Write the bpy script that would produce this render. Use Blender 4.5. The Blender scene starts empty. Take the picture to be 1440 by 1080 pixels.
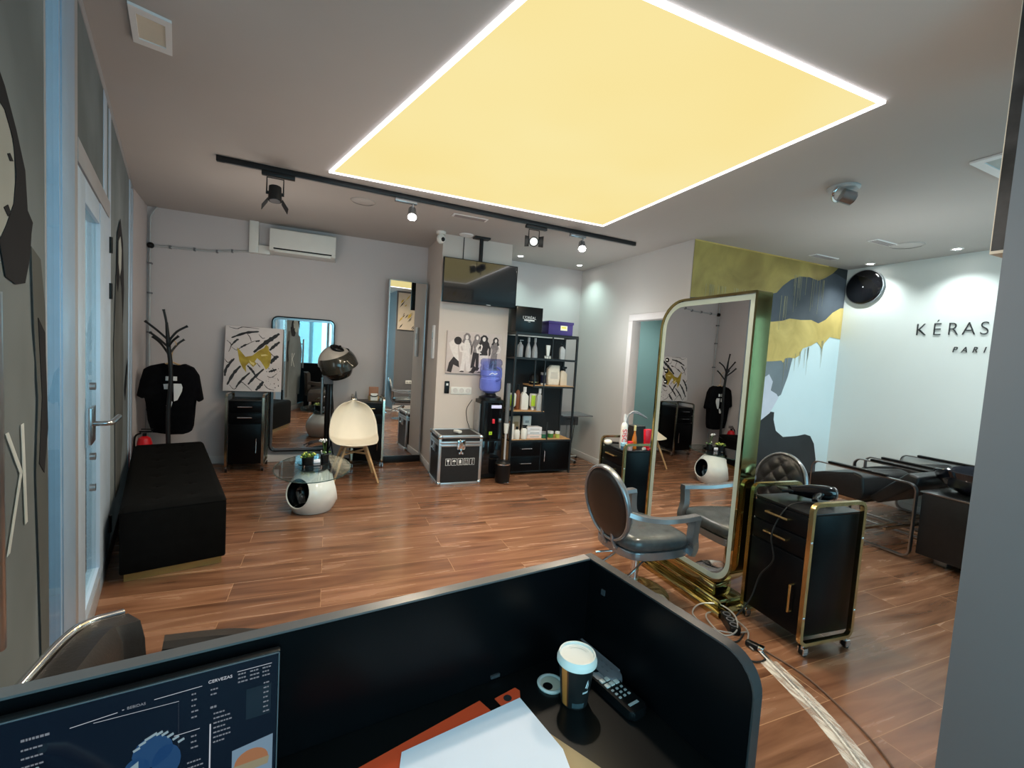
import bpy, bmesh, math, random
from mathutils import Vector, Matrix, Euler
random.seed(7)
EXPO = 1.5
PI = math.pi
R = math.radians
scene = bpy.context.scene
COL = scene.collection

# ------------------------------------------------------------------ materials
MATS = {}

def mat(name, col, rough=0.5, metal=0.0, spec=0.5, var=0.06, scale=9.0, bump=0.0, emit=None, estr=0.0, trans=0.0, alpha=1.0, coat=0.0, ior=1.45, sheen=0.0):
    if name in MATS:
        return MATS[name]
    m = bpy.data.materials.new(name)
    m.use_nodes = True
    nt = m.node_tree
    bs = nt.nodes['Principled BSDF']
    tc = nt.nodes.new('ShaderNodeTexCoord')
    no = nt.nodes.new('ShaderNodeTexNoise')
    no.inputs['Scale'].default_value = scale
    no.inputs['Detail'].default_value = 4
    nt.links.new(tc.outputs['Object'], no.inputs['Vector'])
    cr = nt.nodes.new('ShaderNodeValToRGB')
    c0 = [max(0, c * (1 - var)) for c in col[:3]] + [1]
    c1 = [min(1, c * (1 + var)) for c in col[:3]] + [1]
    cr.color_ramp.elements[0].position = 0.3
    cr.color_ramp.elements[1].position = 0.7
    cr.color_ramp.elements[0].color = c0
    cr.color_ramp.elements[1].color = c1
    nt.links.new(no.outputs['Fac'], cr.inputs['Fac'])
    nt.links.new(cr.outputs['Color'], bs.inputs['Base Color'])
    bs.inputs['Roughness'].default_value = rough
    bs.inputs['Metallic'].default_value = metal
    bs.inputs['Specular IOR Level'].default_value = spec
    bs.inputs['IOR'].default_value = ior
    bs.inputs['Transmission Weight'].default_value = trans
    bs.inputs['Alpha'].default_value = alpha
    bs.inputs['Coat Weight'].default_value = coat
    bs.inputs['Sheen Weight'].default_value = sheen
    if emit:
        bs.inputs['Emission Color'].default_value = (*emit, 1)
        bs.inputs['Emission Strength'].default_value = estr
    if bump:
        b = nt.nodes.new('ShaderNodeBump')
        b.inputs['Strength'].default_value = bump
        b.inputs['Distance'].default_value = 0.01
        n2 = nt.nodes.new('ShaderNodeTexNoise')
        n2.inputs['Scale'].default_value = scale * 12
        nt.links.new(tc.outputs['Object'], n2.inputs['Vector'])
        nt.links.new(n2.outputs['Fac'], b.inputs['Height'])
        nt.links.new(b.outputs['Normal'], bs.inputs['Normal'])
    MATS[name] = m
    return m

def srgb(r, g, b):
    f = lambda c: (c / 255 / 12.92) if c / 255 <= 0.04045 else ((c / 255 + 0.055) / 1.055) ** 2.4
    return (f(r), f(g), f(b))

M_WALL = mat('warm_grey_paint', srgb(196, 188, 187), 0.75, var=0.02, scale=2, bump=0.03)
M_WALLT = mat('pale_teal_white_paint', srgb(208, 213, 211), 0.7, var=0.02, scale=2)
M_WALLD = mat('cool_grey_paint', srgb(108, 107, 110), 0.8, var=0.03, scale=2, bump=0.03)
M_CEIL = mat('ceiling_paint', srgb(178, 172, 168), 0.85, var=0.02, scale=1.5)
M_WHITE = mat('white_paint', srgb(225, 224, 224), 0.5, var=0.02)
M_BASEB = mat('skirting_white', srgb(205, 203, 203), 0.5, var=0.02)
M_BLACK = mat('black_satin', (0.005, 0.005, 0.0055), 0.32, spec=0.35, var=0.2)
M_BLKLAM = mat('black_laminate', (0.0025, 0.0026, 0.0032), 0.30, spec=0.14, var=0.2, scale=5)
M_BLKLEA = mat('black_leather', (0.012, 0.012, 0.013), 0.36, var=0.2, scale=25, bump=0.12)
M_VELVET = mat('black_velvet', (0.0025, 0.0025, 0.0025), 0.9, spec=0.12, var=0.3, scale=20, bump=0.1)
M_CLOTH = mat('black_cotton', (0.004, 0.004, 0.005), 0.95, spec=0.1, var=0.3, scale=30, bump=0.2)
M_METBLK = mat('black_powder_metal', (0.010, 0.010, 0.011), 0.45, var=0.2)
M_GOLD = mat('brushed_gold', (0.60, 0.44, 0.20), 0.22, metal=1.0, var=0.08, scale=30)
M_GOLDM = mat('mirror_gold', (0.50, 0.40, 0.17), 0.08, metal=1.0, var=0.06, scale=4)
M_CHAMP = mat('champagne_steel', (0.55, 0.50, 0.40), 0.22, metal=1.0, var=0.05)
M_CHROME = mat('chrome', (0.78, 0.78, 0.80), 0.09, metal=1.0, var=0.03)
M_STEEL = mat('brushed_steel', (0.42, 0.43, 0.45), 0.28, metal=1.0, var=0.08, scale=20)
M_ALU = mat('aluminium_trim', (0.55, 0.56, 0.58), 0.3, metal=0.8, var=0.05)
M_SILV = mat('silver_lacquer', (0.30, 0.31, 0.33), 0.25, metal=0.7, var=0.08)
M_SEATL = mat('gunmetal_leather', (0.060, 0.069, 0.073), 0.20, spec=0.7, var=0.2, scale=18, bump=0.06)
M_FRAMEB = mat('daylit_blue_aluminium', srgb(150, 178, 205), 0.4, metal=0.2, var=0.04)  # bluish daylight put into the colour of the post
M_FRAMEG = mat('grey_aluminium', srgb(165, 165, 168), 0.4, metal=0.25, var=0.04)
M_FRAMEW = mat('pale_aluminium', srgb(178, 196, 214), 0.4, metal=0.15, var=0.03)
M_PLAST = mat('white_plastic', srgb(222, 220, 214), 0.3, var=0.02)
M_CREAM = mat('cream_shell_plastic', srgb(232, 222, 203), 0.35, var=0.02)
M_GLOSSW = mat('glossy_white_fibreglass', srgb(222, 220, 216), 0.12, coat=0.5, var=0.02)
M_GLOSSB = mat('glossy_black', (0.004, 0.004, 0.005), 0.08, coat=0.3, var=0.1)
M_OAK = mat('light_oak', (0.50, 0.32, 0.16), 0.45, var=0.2, scale=14)
M_SHELFW = mat('warm_wood_shelf', (0.55, 0.30, 0.13), 0.5, var=0.15, scale=14)
M_RED = mat('red_gloss', (0.55, 0.01, 0.015), 0.3, var=0.1)
M_ORANGE = mat('orange_red_card', (0.75, 0.075, 0.02), 0.6, var=0.05)
M_PAPER = mat('white_paper', srgb(232, 232, 242), 0.7, var=0.02)
M_KRAFT = mat('kraft_card', (0.42, 0.28, 0.14), 0.7, var=0.1)
M_GREYP = mat('grey_plastic', (0.14, 0.14, 0.15), 0.35, var=0.08)
M_LGREY = mat('light_grey_plastic', (0.42, 0.42, 0.42), 0.4, var=0.08)
M_PURP = mat('purple_card', (0.040, 0.022, 0.15), 0.5, var=0.1)
M_GREEN = mat('lime_label', (0.42, 0.62, 0.03), 0.4, var=0.05)
M_DKGREEN = mat('green_jar', (0.02, 0.15, 0.09), 0.35, var=0.1)
M_LEAF = mat('leaf_green', (0.05, 0.12, 0.02), 0.5, var=0.4, scale=30)
M_LEAFY = mat('leaf_yellow_green', (0.45, 0.50, 0.10), 0.5, var=0.3, scale=30)
M_BROWN = mat('amber_plastic', (0.22, 0.07, 0.03), 0.3, var=0.1)
M_AMBER = mat('amber_glass', (0.65, 0.18, 0.01), 0.15, var=0.1)
M_SILVB = mat('silver_grey_bottle', (0.30, 0.31, 0.33), 0.3, var=0.05)
M_PINK = mat('pink_red_plastic', (0.70, 0.03, 0.05), 0.3, var=0.1)
M_BLUEL = mat('pale_blue_plastic', (0.25, 0.50, 0.65), 0.3, var=0.1)
M_INK = mat('dark_ink', (0.02, 0.02, 0.022), 0.6, var=0.1)
M_GREYINK = mat('charcoal_letter', (0.05, 0.055, 0.06), 0.4, metal=0.4, var=0.1)
M_WTEXT = mat('white_print', (0.75, 0.75, 0.75), 0.6, var=0.02)
M_CORDB = mat('black_cable', (0.01, 0.01, 0.01), 0.5, var=0.1)
M_CORDG = mat('grey_cable', (0.35, 0.34, 0.33), 0.35, metal=0.4, var=0.1)
M_MIRROR = mat('silvered_mirror', (0.80, 0.82, 0.82), 0.0, metal=1.0, var=0.0)
M_MIRBEV = mat('frosted_light_band', srgb(158, 166, 156), 0.3, var=0.02)
M_SCREEN = mat('dark_screen_glass', (0.006, 0.009, 0.014), 0.06, spec=0.9, var=0.1)

def glass(name, col, rough=0.0, refl=0.9):
    """thin clear pane: mostly transparent with a fresnel reflection"""
    m = bpy.data.materials.new(name)
    m.use_nodes = True
    nt = m.node_tree
    nt.nodes.clear()
    out = nt.nodes.new('ShaderNodeOutputMaterial')
    mx = nt.nodes.new('ShaderNodeMixShader')
    tr = nt.nodes.new('ShaderNodeBsdfTransparent')
    gl = nt.nodes.new('ShaderNodeBsdfGlossy')
    fr = nt.nodes.new('ShaderNodeLayerWeight')
    fr.inputs['Blend'].default_value = 0.5
    pw = nt.nodes.new('ShaderNodeMath')
    pw.operation = 'POWER'
    pw.inputs[1].default_value = 5.0
    ma = nt.nodes.new('ShaderNodeMath')
    ma.operation = 'MULTIPLY_ADD'
    ma.inputs[1].default_value = refl
    ma.inputs[2].default_value = 0.04
    nt.links.new(fr.outputs['Facing'], pw.inputs[0])
    nt.links.new(pw.outputs[0], ma.inputs[0])
    no = nt.nodes.new('ShaderNodeTexNoise')
    no.inputs['Scale'].default_value = 1.2
    mxc = nt.nodes.new('ShaderNodeMixRGB')
    mxc.inputs['Color1'].default_value = (*col, 1)
    mxc.inputs['Color2'].default_value = (*[c * 0.95 for c in col], 1)
    nt.links.new(no.outputs['Fac'], mxc.inputs['Fac'])
    nt.links.new(mxc.outputs['Color'], tr.inputs['Color'])
    gl.inputs['Roughness'].default_value = rough
    nt.links.new(ma.outputs[0], mx.inputs['Fac'])
    nt.links.new(tr.outputs[0], mx.inputs[1])
    nt.links.new(gl.outputs[0], mx.inputs[2])
    nt.links.new(mx.outputs[0], out.inputs['Surface'])
    MATS[name] = m
    return m

M_GLASS = glass('clear_glass', (0.90, 0.97, 0.96), refl=0.45)
M_GLASSC = glass('cyan_glass', (0.62, 0.90, 0.97))
M_GLASSD = glass('table_glass', (0.90, 0.95, 0.95))
M_WATER = glass('blue_water_bottle', (0.68, 0.72, 0.95), 0.05)
M_VISOR = glass('dark_visor', (0.10, 0.10, 0.09), 0.05)

def emis(name, col, strength):
    m = mat(name, (0.02, 0.02, 0.02), 0.5, emit=col, estr=strength)
    return m

def panel_mat():
    """stretched warm light ceiling, very slightly mottled"""
    m = bpy.data.materials.new('warm_light_ceiling_film')
    m.use_nodes = True
    nt = m.node_tree
    bs = nt.nodes['Principled BSDF']
    tc = nt.nodes.new('ShaderNodeTexCoord')
    no = nt.nodes.new('ShaderNodeTexNoise')
    no.inputs['Scale'].default_value = 0.9
    nt.links.new(tc.outputs['Object'], no.inputs['Vector'])
    cr = nt.nodes.new('ShaderNodeValToRGB')
    cr.color_ramp.elements[0].position = 0.3
    cr.color_ramp.elements[1].position = 0.75
    cr.color_ramp.elements[0].color = (*srgb(254, 232, 158), 1)
    cr.color_ramp.elements[1].color = (*srgb(255, 238, 172), 1)
    nt.links.new(no.outputs['Fac'], cr.inputs['Fac'])
    bs.inputs['Base Color'].default_value = (0.0, 0.0, 0.0, 1)
    bs.inputs['Specular IOR Level'].default_value = 0.0
    nt.links.new(cr.outputs['Color'], bs.inputs['Emission Color'])
    bs.inputs['Emission Strength'].default_value = 0.96 / EXPO
    return m

def wood_floor():
    m = bpy.data.materials.new('walnut_laminate_planks')
    m.use_nodes = True
    nt = m.node_tree
    L = nt.links
    bs = nt.nodes['Principled BSDF']
    tc = nt.nodes.new('ShaderNodeTexCoord')
    br = nt.nodes.new('ShaderNodeTexBrick')
    br.offset = 0.37
    br.inputs['Scale'].default_value = 1.0
    br.inputs['Brick Width'].default_value = 1.25
    br.inputs['Row Height'].default_value = 0.19
    br.inputs['Mortar Size'].default_value = 0.0016
    br.inputs['Mortar Smooth'].default_value = 0.2
    br.inputs['Color1'].default_value = (0, 0, 0, 1)
    br.inputs['Color2'].default_value = (1, 1, 1, 1)
    br.inputs['Mortar'].default_value = (0.5, 0.5, 0.5, 1)
    L.new(tc.outputs['Object'], br.inputs['Vector'])
    mp = nt.nodes.new('ShaderNodeMapping')
    mp.inputs['Scale'].default_value = (0.9, 8.0, 1)
    L.new(tc.outputs['Object'], mp.inputs['Vector'])
    # per plank offset for the grain
    ad = nt.nodes.new('ShaderNodeVectorMath')
    ad.operation = 'ADD'
    sc = nt.nodes.new('ShaderNodeVectorMath')
    sc.operation = 'SCALE'
    sc.inputs['Scale'].default_value = 17.0
    L.new(br.outputs['Color'], sc.inputs[0])
    L.new(mp.outputs['Vector'], ad.inputs[0])
    L.new(sc.outputs['Vector'], ad.inputs[1])
    n1 = nt.nodes.new('ShaderNodeTexNoise')
    n1.inputs['Scale'].default_value = 1.5
    n1.inputs['Detail'].default_value = 5
    n1.inputs['Roughness'].default_value = 0.5
    n1.inputs['Distortion'].default_value = 0.7
    L.new(ad.outputs['Vector'], n1.inputs['Vector'])
    cr = nt.nodes.new('ShaderNodeValToRGB')
    e = cr.color_ramp.elements
    e[0].position = 0.28
    e[0].color = (0.085, 0.036, 0.019, 1)
    e[1].position = 0.74
    e[1].color = (0.285, 0.150, 0.088, 1)
    k = e.new(0.5)
    k.color = (0.175, 0.080, 0.042, 1)
    L.new(n1.outputs['Fac'], cr.inputs['Fac'])
    mxp = nt.nodes.new('ShaderNodeMixRGB')
    mxp.blend_type = 'MULTIPLY'
    mxp.inputs['Fac'].default_value = 0.35
    rgb = nt.nodes.new('ShaderNodeValToRGB')
    rgb.color_ramp.elements[0].color = (0.7, 0.7, 0.7, 1)
    rgb.color_ramp.elements[1].color = (1.3, 1.25, 1.2, 1)
    L.new(br.outputs['Color'], rgb.inputs['Fac'])
    L.new(cr.outputs['Color'], mxp.inputs['Color1'])
    L.new(rgb.outputs['Color'], mxp.inputs['Color2'])
    seam = nt.nodes.new('ShaderNodeMixRGB')
    seam.inputs['Color2'].default_value = (0.42, 0.24, 0.13, 1)
    L.new(mxp.outputs['Color'], seam.inputs['Color1'])
    mm = nt.nodes.new('ShaderNodeMath')
    mm.operation = 'MULTIPLY'
    mm.inputs[1].default_value = 0.75
    L.new(br.outputs['Fac'], mm.inputs[0])
    L.new(mm.outputs[0], seam.inputs['Fac'])
    L.new(seam.outputs['Color'], bs.inputs['Base Color'])
    rr = nt.nodes.new('ShaderNodeMapRange')
    rr.inputs['To Min'].default_value = 0.17
    rr.inputs['To Max'].default_value = 0.34
    L.new(n1.outputs['Fac'], rr.inputs['Value'])
    L.new(rr.outputs['Result'], bs.inputs['Roughness'])
    b = nt.nodes.new('ShaderNodeBump')
    b.inputs['Strength'].default_value = 0.10
    b.inputs['Distance'].default_value = 0.004
    L.new(n1.outputs['Fac'], b.inputs['Height'])
    L.new(b.outputs['Normal'], bs.inputs['Normal'])
    return m

def film_mat(name, col, trans):
    m = bpy.data.materials.new(name)
    m.use_nodes = True
    nt = m.node_tree
    nt.nodes.clear()
    out = nt.nodes.new('ShaderNodeOutputMaterial')
    mx = nt.nodes.new('ShaderNodeMixShader')
    mx.inputs['Fac'].default_value = trans
    df = nt.nodes.new('ShaderNodeBsdfDiffuse')
    tl = nt.nodes.new('ShaderNodeBsdfTranslucent')
    tc = nt.nodes.new('ShaderNodeTexCoord')
    no = nt.nodes.new('ShaderNodeTexNoise')
    no.inputs['Scale'].default_value = 1.6
    no.inputs['Detail'].default_value = 3
    nt.links.new(tc.outputs['Object'], no.inputs['Vector'])
    cr = nt.nodes.new('ShaderNodeValToRGB')
    cr.color_ramp.elements[0].position = 0.35
    cr.color_ramp.elements[1].position = 0.65
    cr.color_ramp.elements[0].color = (*[c * 0.8 for c in col], 1)
    cr.color_ramp.elements[1].color = (*[min(1, c * 1.15) for c in col], 1)
    nt.links.new(no.outputs['Fac'], cr.inputs['Fac'])
    for b in (df, tl):
        nt.links.new(cr.outputs['Color'], b.inputs['Color'])
    nt.links.new(df.outputs[0], mx.inputs[1])
    nt.links.new(tl.outputs[0], mx.inputs[2])
    nt.links.new(mx.outputs[0], out.inputs['Surface'])
    MATS[name] = m
    return m

def goldleaf(name, base, dark, scale=2.2):
    m = bpy.data.materials.new(name)
    m.use_nodes = True
    nt = m.node_tree
    L = nt.links
    bs = nt.nodes['Principled BSDF']
    tc = nt.nodes.new('ShaderNodeTexCoord')
    n = nt.nodes.new('ShaderNodeTexNoise')
    n.inputs['Scale'].default_value = scale
    n.inputs['Detail'].default_value = 6
    n.inputs['Distortion'].default_value = 0.6
    L.new(tc.outputs['Object'], n.inputs['Vector'])
    cr = nt.nodes.new('ShaderNodeValToRGB')
    cr.color_ramp.elements[0].position = 0.32
    cr.color_ramp.elements[1].position = 0.68
    cr.color_ramp.elements[0].color = (*dark, 1)
    cr.color_ramp.elements[1].color = (*base, 1)
    L.new(n.outputs['Fac'], cr.inputs['Fac'])
    L.new(cr.outputs['Color'], bs.inputs['Base Color'])
    bs.inputs['Metallic'].default_value = 0.35
    bs.inputs['Roughness'].default_value = 0.42
    return m

# ------------------------------------------------------------------ mesh builder
class MB:
    def __init__(self):
        self.bm = bmesh.new()

    def _bev(self, vs, bev, seg):
        if bev > 0:
            s = set(vs)
            es = [e for e in self.bm.edges if e.verts[0] in s and e.verts[1] in s]
            bmesh.ops.bevel(self.bm, geom=es, offset=bev, segments=seg, affect='EDGES', profile=0.5)

    def box(self, c, s, rz=0, bev=0.0, seg=2, rot=None):
        m = Matrix.Translation(Vector(c)) @ (rot.to_matrix().to_4x4() if rot else Matrix.Rotation(rz, 4, 'Z')) @ Matrix.Diagonal((s[0], s[1], s[2], 1))
        r = bmesh.ops.create_cube(self.bm, size=1.0, matrix=m)
        self._bev(r['verts'], bev, seg)
        return self

    def bx(self, x0, x1, y0, y1, z0, z1, bev=0.0, seg=2):
        return self.box(((x0 + x1) / 2, (y0 + y1) / 2, (z0 + z1) / 2), (abs(x1 - x0), abs(y1 - y0), abs(z1 - z0)), 0, bev, seg)

    def cyl(self, a, b, r, r2=None, n=20, caps=True):
        a, b = Vector(a), Vector(b)
        d = b - a
        q = d.to_track_quat('Z', 'Y').to_matrix().to_4x4()
        m = Matrix.Translation((a + b) / 2) @ q
        bmesh.ops.create_cone(self.bm, cap_ends=caps, segments=n, radius1=r, radius2=r if r2 is None else r2, depth=d.length, matrix=m)
        return self

    def sph(self, c, r, n=20, rot=None):
        s = r if hasattr(r, '__len__') else (r, r, r)
        m = Matrix.Translation(Vector(c)) @ (rot.to_matrix().to_4x4() if rot else Matrix.Identity(4)) @ Matrix.Diagonal((*s, 1))
        bmesh.ops.create_uvsphere(self.bm, u_segments=n, v_segments=max(6, n // 2), radius=1.0, matrix=m)
        return self

    def sweep(self, pts, sec, up=(0, 0, 1), closed=False, caps=True):
        pts = [Vector(p) for p in pts]
        n = len(pts)
        rings = []
        up = Vector(up)
        for i, p in enumerate(pts):
            if closed:
                t = pts[(i + 1) % n] - pts[i - 1]
            else:
                t = pts[min(i + 1, n - 1)] - pts[max(i - 1, 0)]
            t.normalize()
            s = up.cross(t)
            if s.length < 1e-4:
                s = Vector((1, 0, 0)).cross(t)
            s.normalize()
            nn = t.cross(s)
            k = 1.0
            rings.append([self.bm.verts.new(p + s * (u * k) + nn * (v * k)) for u, v in sec])
        m = len(sec)
        for i in range(n if closed else n - 1):
            a, b = rings[i], rings[(i + 1) % n]
            for j in range(m):
                self.bm.faces.new((a[j], a[(j + 1) % m], b[(j + 1) % m], b[j]))
        if caps and not closed:
            self.bm.faces.new(list(reversed(rings[0])))
            self.bm.faces.new(rings[-1])
        return self

    def tube(self, pts, r, n=10, closed=False, smooth=0):
        """parallel-transport tube"""
        pts = [Vector(p) for p in pts]
        if smooth:
            pts = catmull(pts, smooth, closed)
        N = len(pts)
        if hasattr(r, '__len__') and len(r) != N:
            src = list(r)
            r = []
            for i in range(N):
                f = i / (N - 1) * (len(src) - 1)
                k = min(int(f), len(src) - 2)
                r.append(src[k] + (src[k + 1] - src[k]) * (f - k))
        rings = []
        t0 = (pts[1] - pts[0]).normalized()
        s = t0.orthogonal().normalized()
        pt = t0
        for i, p in enumerate(pts):
            if closed:
                t = pts[(i + 1) % N] - pts[i - 1]
            else:
                t = pts[min(i + 1, N - 1)] - pts[max(i - 1, 0)]
            if t.length < 1e-9:
                t = pt.copy()
            t.normalize()
            q = pt.rotation_difference(t)
            s = q @ s
            s = (s - t * s.dot(t)).normalized()
            nn = t.cross(s)
            pt = t
            rr = r[i] if hasattr(r, '__len__') else r
            rings.append([self.bm.verts.new(p + s * (rr * math.cos(2 * PI * k / n)) + nn * (rr * math.sin(2 * PI * k / n))) for k in range(n)])
        for i in range(N if closed else N - 1):
            a, b = rings[i], rings[(i + 1) % N]
            for j in range(n):
                self.bm.faces.new((a[j], a[(j + 1) % n], b[(j + 1) % n], b[j]))
        if not closed:
            self.bm.faces.new(list(reversed(rings[0])))
            self.bm.faces.new(rings[-1])
        return self

    def lathe(self, prof, c=(0, 0, 0), n=32, sx=1, sy=1, rot=None):
        m = rot.to_matrix() if rot else Matrix.Identity(3)
        c = Vector(c)
        rings = []
        for r, z in prof:
            if r < 1e-6:
                rings.append([self.bm.verts.new(c + m @ Vector((0, 0, z)))])
            else:
                rings.append([self.bm.verts.new(c + m @ Vector((r * sx * math.cos(2 * PI * k / n), r * sy * math.sin(2 * PI * k / n), z))) for k in range(n)])
        for a, b in zip(rings[:-1], rings[1:]):
            for k in range(n):
                k2 = (k + 1) % n
                if len(a) == 1 and len(b) == 1:
                    continue
                if len(a) == 1:
                    self.bm.faces.new((a[0], b[k2], b[k]))
                elif len(b) == 1:
                    self.bm.faces.new((a[k], a[k2], b[0]))
                else:
                    self.bm.faces.new((a[k], a[k2], b[k2], b[k]))
        return self

    def prism(self, poly, f0, f1, fn=None, bev=0.0, seg=2):
        """poly = 2-D outline; fn(u, v, w) -> 3-D point; w runs f0..f1"""
        fn = fn or (lambda u, v, w: (u, w, v))
        a = [self.bm.verts.new(fn(u, v, f0)) for u, v in poly]
        b = [self.bm.verts.new(fn(u, v, f1)) for u, v in poly]
        n = len(poly)
        self.bm.faces.new(a)
        self.bm.faces.new(list(reversed(b)))
        for i in range(n):
            j = (i + 1) % n
            self.bm.faces.new((a[j], a[i], b[i], b[j]))
        self._bev(a + b, bev, seg)
        return self

    def grid(self, fn, nu, nv, closeu=False):
        vs = [[self.bm.verts.new(fn(i / (nu if closeu else nu - 1), j / (nv - 1))) for j in range(nv)] for i in range(nu)]
        for i in range(nu if closeu else nu - 1):
            for j in range(nv - 1):
                i2 = (i + 1) % nu
                self.bm.faces.new((vs[i][j], vs[i2][j], vs[i2][j + 1], vs[i][j + 1]))
        return self

    def build(self, name, m, parent=None, angle=38, loc=None, kind=None):
        bmesh.ops.recalc_face_normals(self.bm, faces=self.bm.faces)
        for f in self.bm.faces:
            f.smooth = True
        me = bpy.data.meshes.new(name)
        self.bm.to_mesh(me)
        self.bm.free()
        me.materials.append(m)
        me.set_sharp_from_angle(angle=R(angle))
        o = bpy.data.objects.new(name, me)
        COL.objects.link(o)
        if parent:
            o.parent = parent
        if loc:
            o.location = loc
        if kind:
            o['kind'] = kind
        return o

def catmull(P, k, closed=False):
    out = []
    n = len(P)
    rng = range(n) if closed else range(n - 1)
    for i in rng:
        p0 = P[(i - 1) % n] if closed or i > 0 else P[0]
        p1 = P[i]
        p2 = P[(i + 1) % n]
        p3 = P[(i + 2) % n] if closed or i + 2 < n else P[-1]
        for j in range(k):
            t = j / k
            out.append(0.5 * ((2 * p1) + (-p0 + p2) * t + (2 * p0 - 5 * p1 + 4 * p2 - p3) * t * t + (-p0 + 3 * p1 - 3 * p2 + p3) * t ** 3))
    if not closed:
        out.append(P[-1])
    return out

def tag(o, label, cat, group=None, kind=None):
    o['label'] = label
    o['category'] = cat
    if group:
        o['group'] = group
    if kind:
        o['kind'] = kind
    return o

def thing(name, label, cat, loc=(0, 0, 0), rz=0.0, group=None):
    o = bpy.data.objects.new(name, None)
    o.empty_display_size = 0.1
    COL.objects.link(o)
    o.location = loc
    o.rotation_euler = (0, 0, rz)
    return tag(o, label, cat, group)

def dup(root, loc, rz=None, label=None, group=None):
    r = root.copy()
    COL.objects.link(r)
    r.location = loc
    if rz is not None:
        r.rotation_euler = (0, 0, rz)
    if label:
        r['label'] = label
    if group:
        r['group'] = group
    for ch in list(root.children):
        c = ch.copy()
        COL.objects.link(c)
        c.parent = r
        for g in list(ch.children):
            d = g.copy()
            COL.objects.link(d)
            d.parent = c
    return r

def text(name, s, size, m, parent=None, mtx=None, ext=0.002, align='CENTER', space=1.0, shear=0.0, sx=1.0, off=0.0):
    cu = bpy.data.curves.new(name, 'FONT')
    cu.body = s
    cu.size = size
    cu.extrude = ext
    cu.offset = off
    cu.align_x = align
    cu.align_y = 'CENTER'
    cu.space_character = space
    cu.shear = shear
    t = bpy.data.objects.new(name, cu)
    COL.objects.link(t)
    dg = bpy.context.evaluated_depsgraph_get()
    me = bpy.data.meshes.new_from_object(t.evaluated_get(dg))
    bpy.data.objects.remove(t)
    me.transform(Matrix.Diagonal((sx, 1, 1, 1)))
    if mtx is not None:
        me.transform(mtx)
    me.materials.clear()
    me.materials.append(m)
    o = bpy.data.objects.new(name, me)
    COL.objects.link(o)
    if parent:
        o.parent = parent
    return o

def frame_mtx(origin, xdir, zdir):
    """text matrix: glyph x along xdir, glyph y along zdir"""
    x = Vector(xdir).normalized()
    y = Vector(zdir).normalized()
    n = x.cross(y)
    m = Matrix((x, y, n)).transposed().to_4x4()
    m.translation = Vector(origin)
    return m

def empty_bm():
    return MB()

def rrect(w, h, r, n=6, cx=0, cy=0, radii=None):
    """rounded rectangle outline, radii = (bl, br, tr, tl)"""
    rs = radii or (r, r, r, r)
    out = []
    for (sx, sy, a0), rr in zip(((-1, -1, PI), (1, -1, 1.5 * PI), (1, 1, 0), (-1, 1, 0.5 * PI)), rs):
        px, py = cx + sx * (w / 2 - rr), cy + sy * (h / 2 - rr)
        if rr < 1e-5:
            out.append((px, py))
            continue
        for k in range(n + 1):
            a = a0 + (PI / 2) * k / n
            out.append((px + rr * math.cos(a), py + rr * math.sin(a)))
    return out

# ------------------------------------------------------------------ camera
H = 2.671
F = 626.25
yaw, pitch, roll = 0.39218368, 0.06557676, -0.06227497
fw = Vector((math.sin(yaw) * math.cos(pitch), math.cos(yaw) * math.cos(pitch), -math.sin(pitch)))
rt = Vector((math.cos(yaw), -math.sin(yaw), 0))
dn = fw.cross(rt)
rt2 = rt * math.cos(roll) + dn * math.sin(roll)
dn2 = -rt * math.sin(roll) + dn * math.cos(roll)
cam = bpy.data.cameras.new('camera')
cam.sensor_width = 36
cam.lens = F / 1440 * 36
cam.clip_start = 0.02
cam.clip_end = 200
co = bpy.data.objects.new('camera', cam)
COL.objects.link(co)
mw = Matrix((rt2, -dn2, -fw)).transposed().to_4x4()
mw.translation = Vector((0, 0, 1.4))
co.matrix_world = mw
scene.camera = co

# ------------------------------------------------------------------ room shell
YB, XR, YP, XK = 5.705, 3.355, 3.553, 5.76
YN = -1.0

def struct(mb, name, m, parent=None, loc=None):
    return mb.build(name, m, parent, kind='structure', loc=loc)

struct(MB().bx(-2.6, 6.0, -1.3, 8.2, -0.08, 0.0), 'floor', wood_floor())
struct(MB().bx(-2.6, 6.0, -1.3, 8.2, H, H + 0.08), 'ceiling', M_CEIL)
struct(MB().bx(-1.9, XR + 0.1, YB, YB + 0.1, 0, H), 'wall_back', M_WALL)
struct(MB().bx(-1.74, 1.11, YB - 0.015, YB, 0, 0.085, 0.003), 'baseboard_back', M_BASEB)
struct(MB().bx(1.93, XR - 0.015, YB - 0.015, YB, 0, 0.085, 0.003), 'baseboard_alcove', M_BASEB)
struct(MB().bx(1.111, 1.93, 4.903, YB - 0.001, 0, H), 'pillar_centre', mat('pillar_paint', srgb(205, 193, 185), 0.75, var=0.02, scale=2))
struct(MB().bx(1.096, 1.111, 4.888, YB - 0.02, 0, 0.085, 0.003).bx(1.111, 1.945, 4.888, 4.903, 0, 0.085, 0.003), 'baseboard_pillar', M_BASEB)
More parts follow.
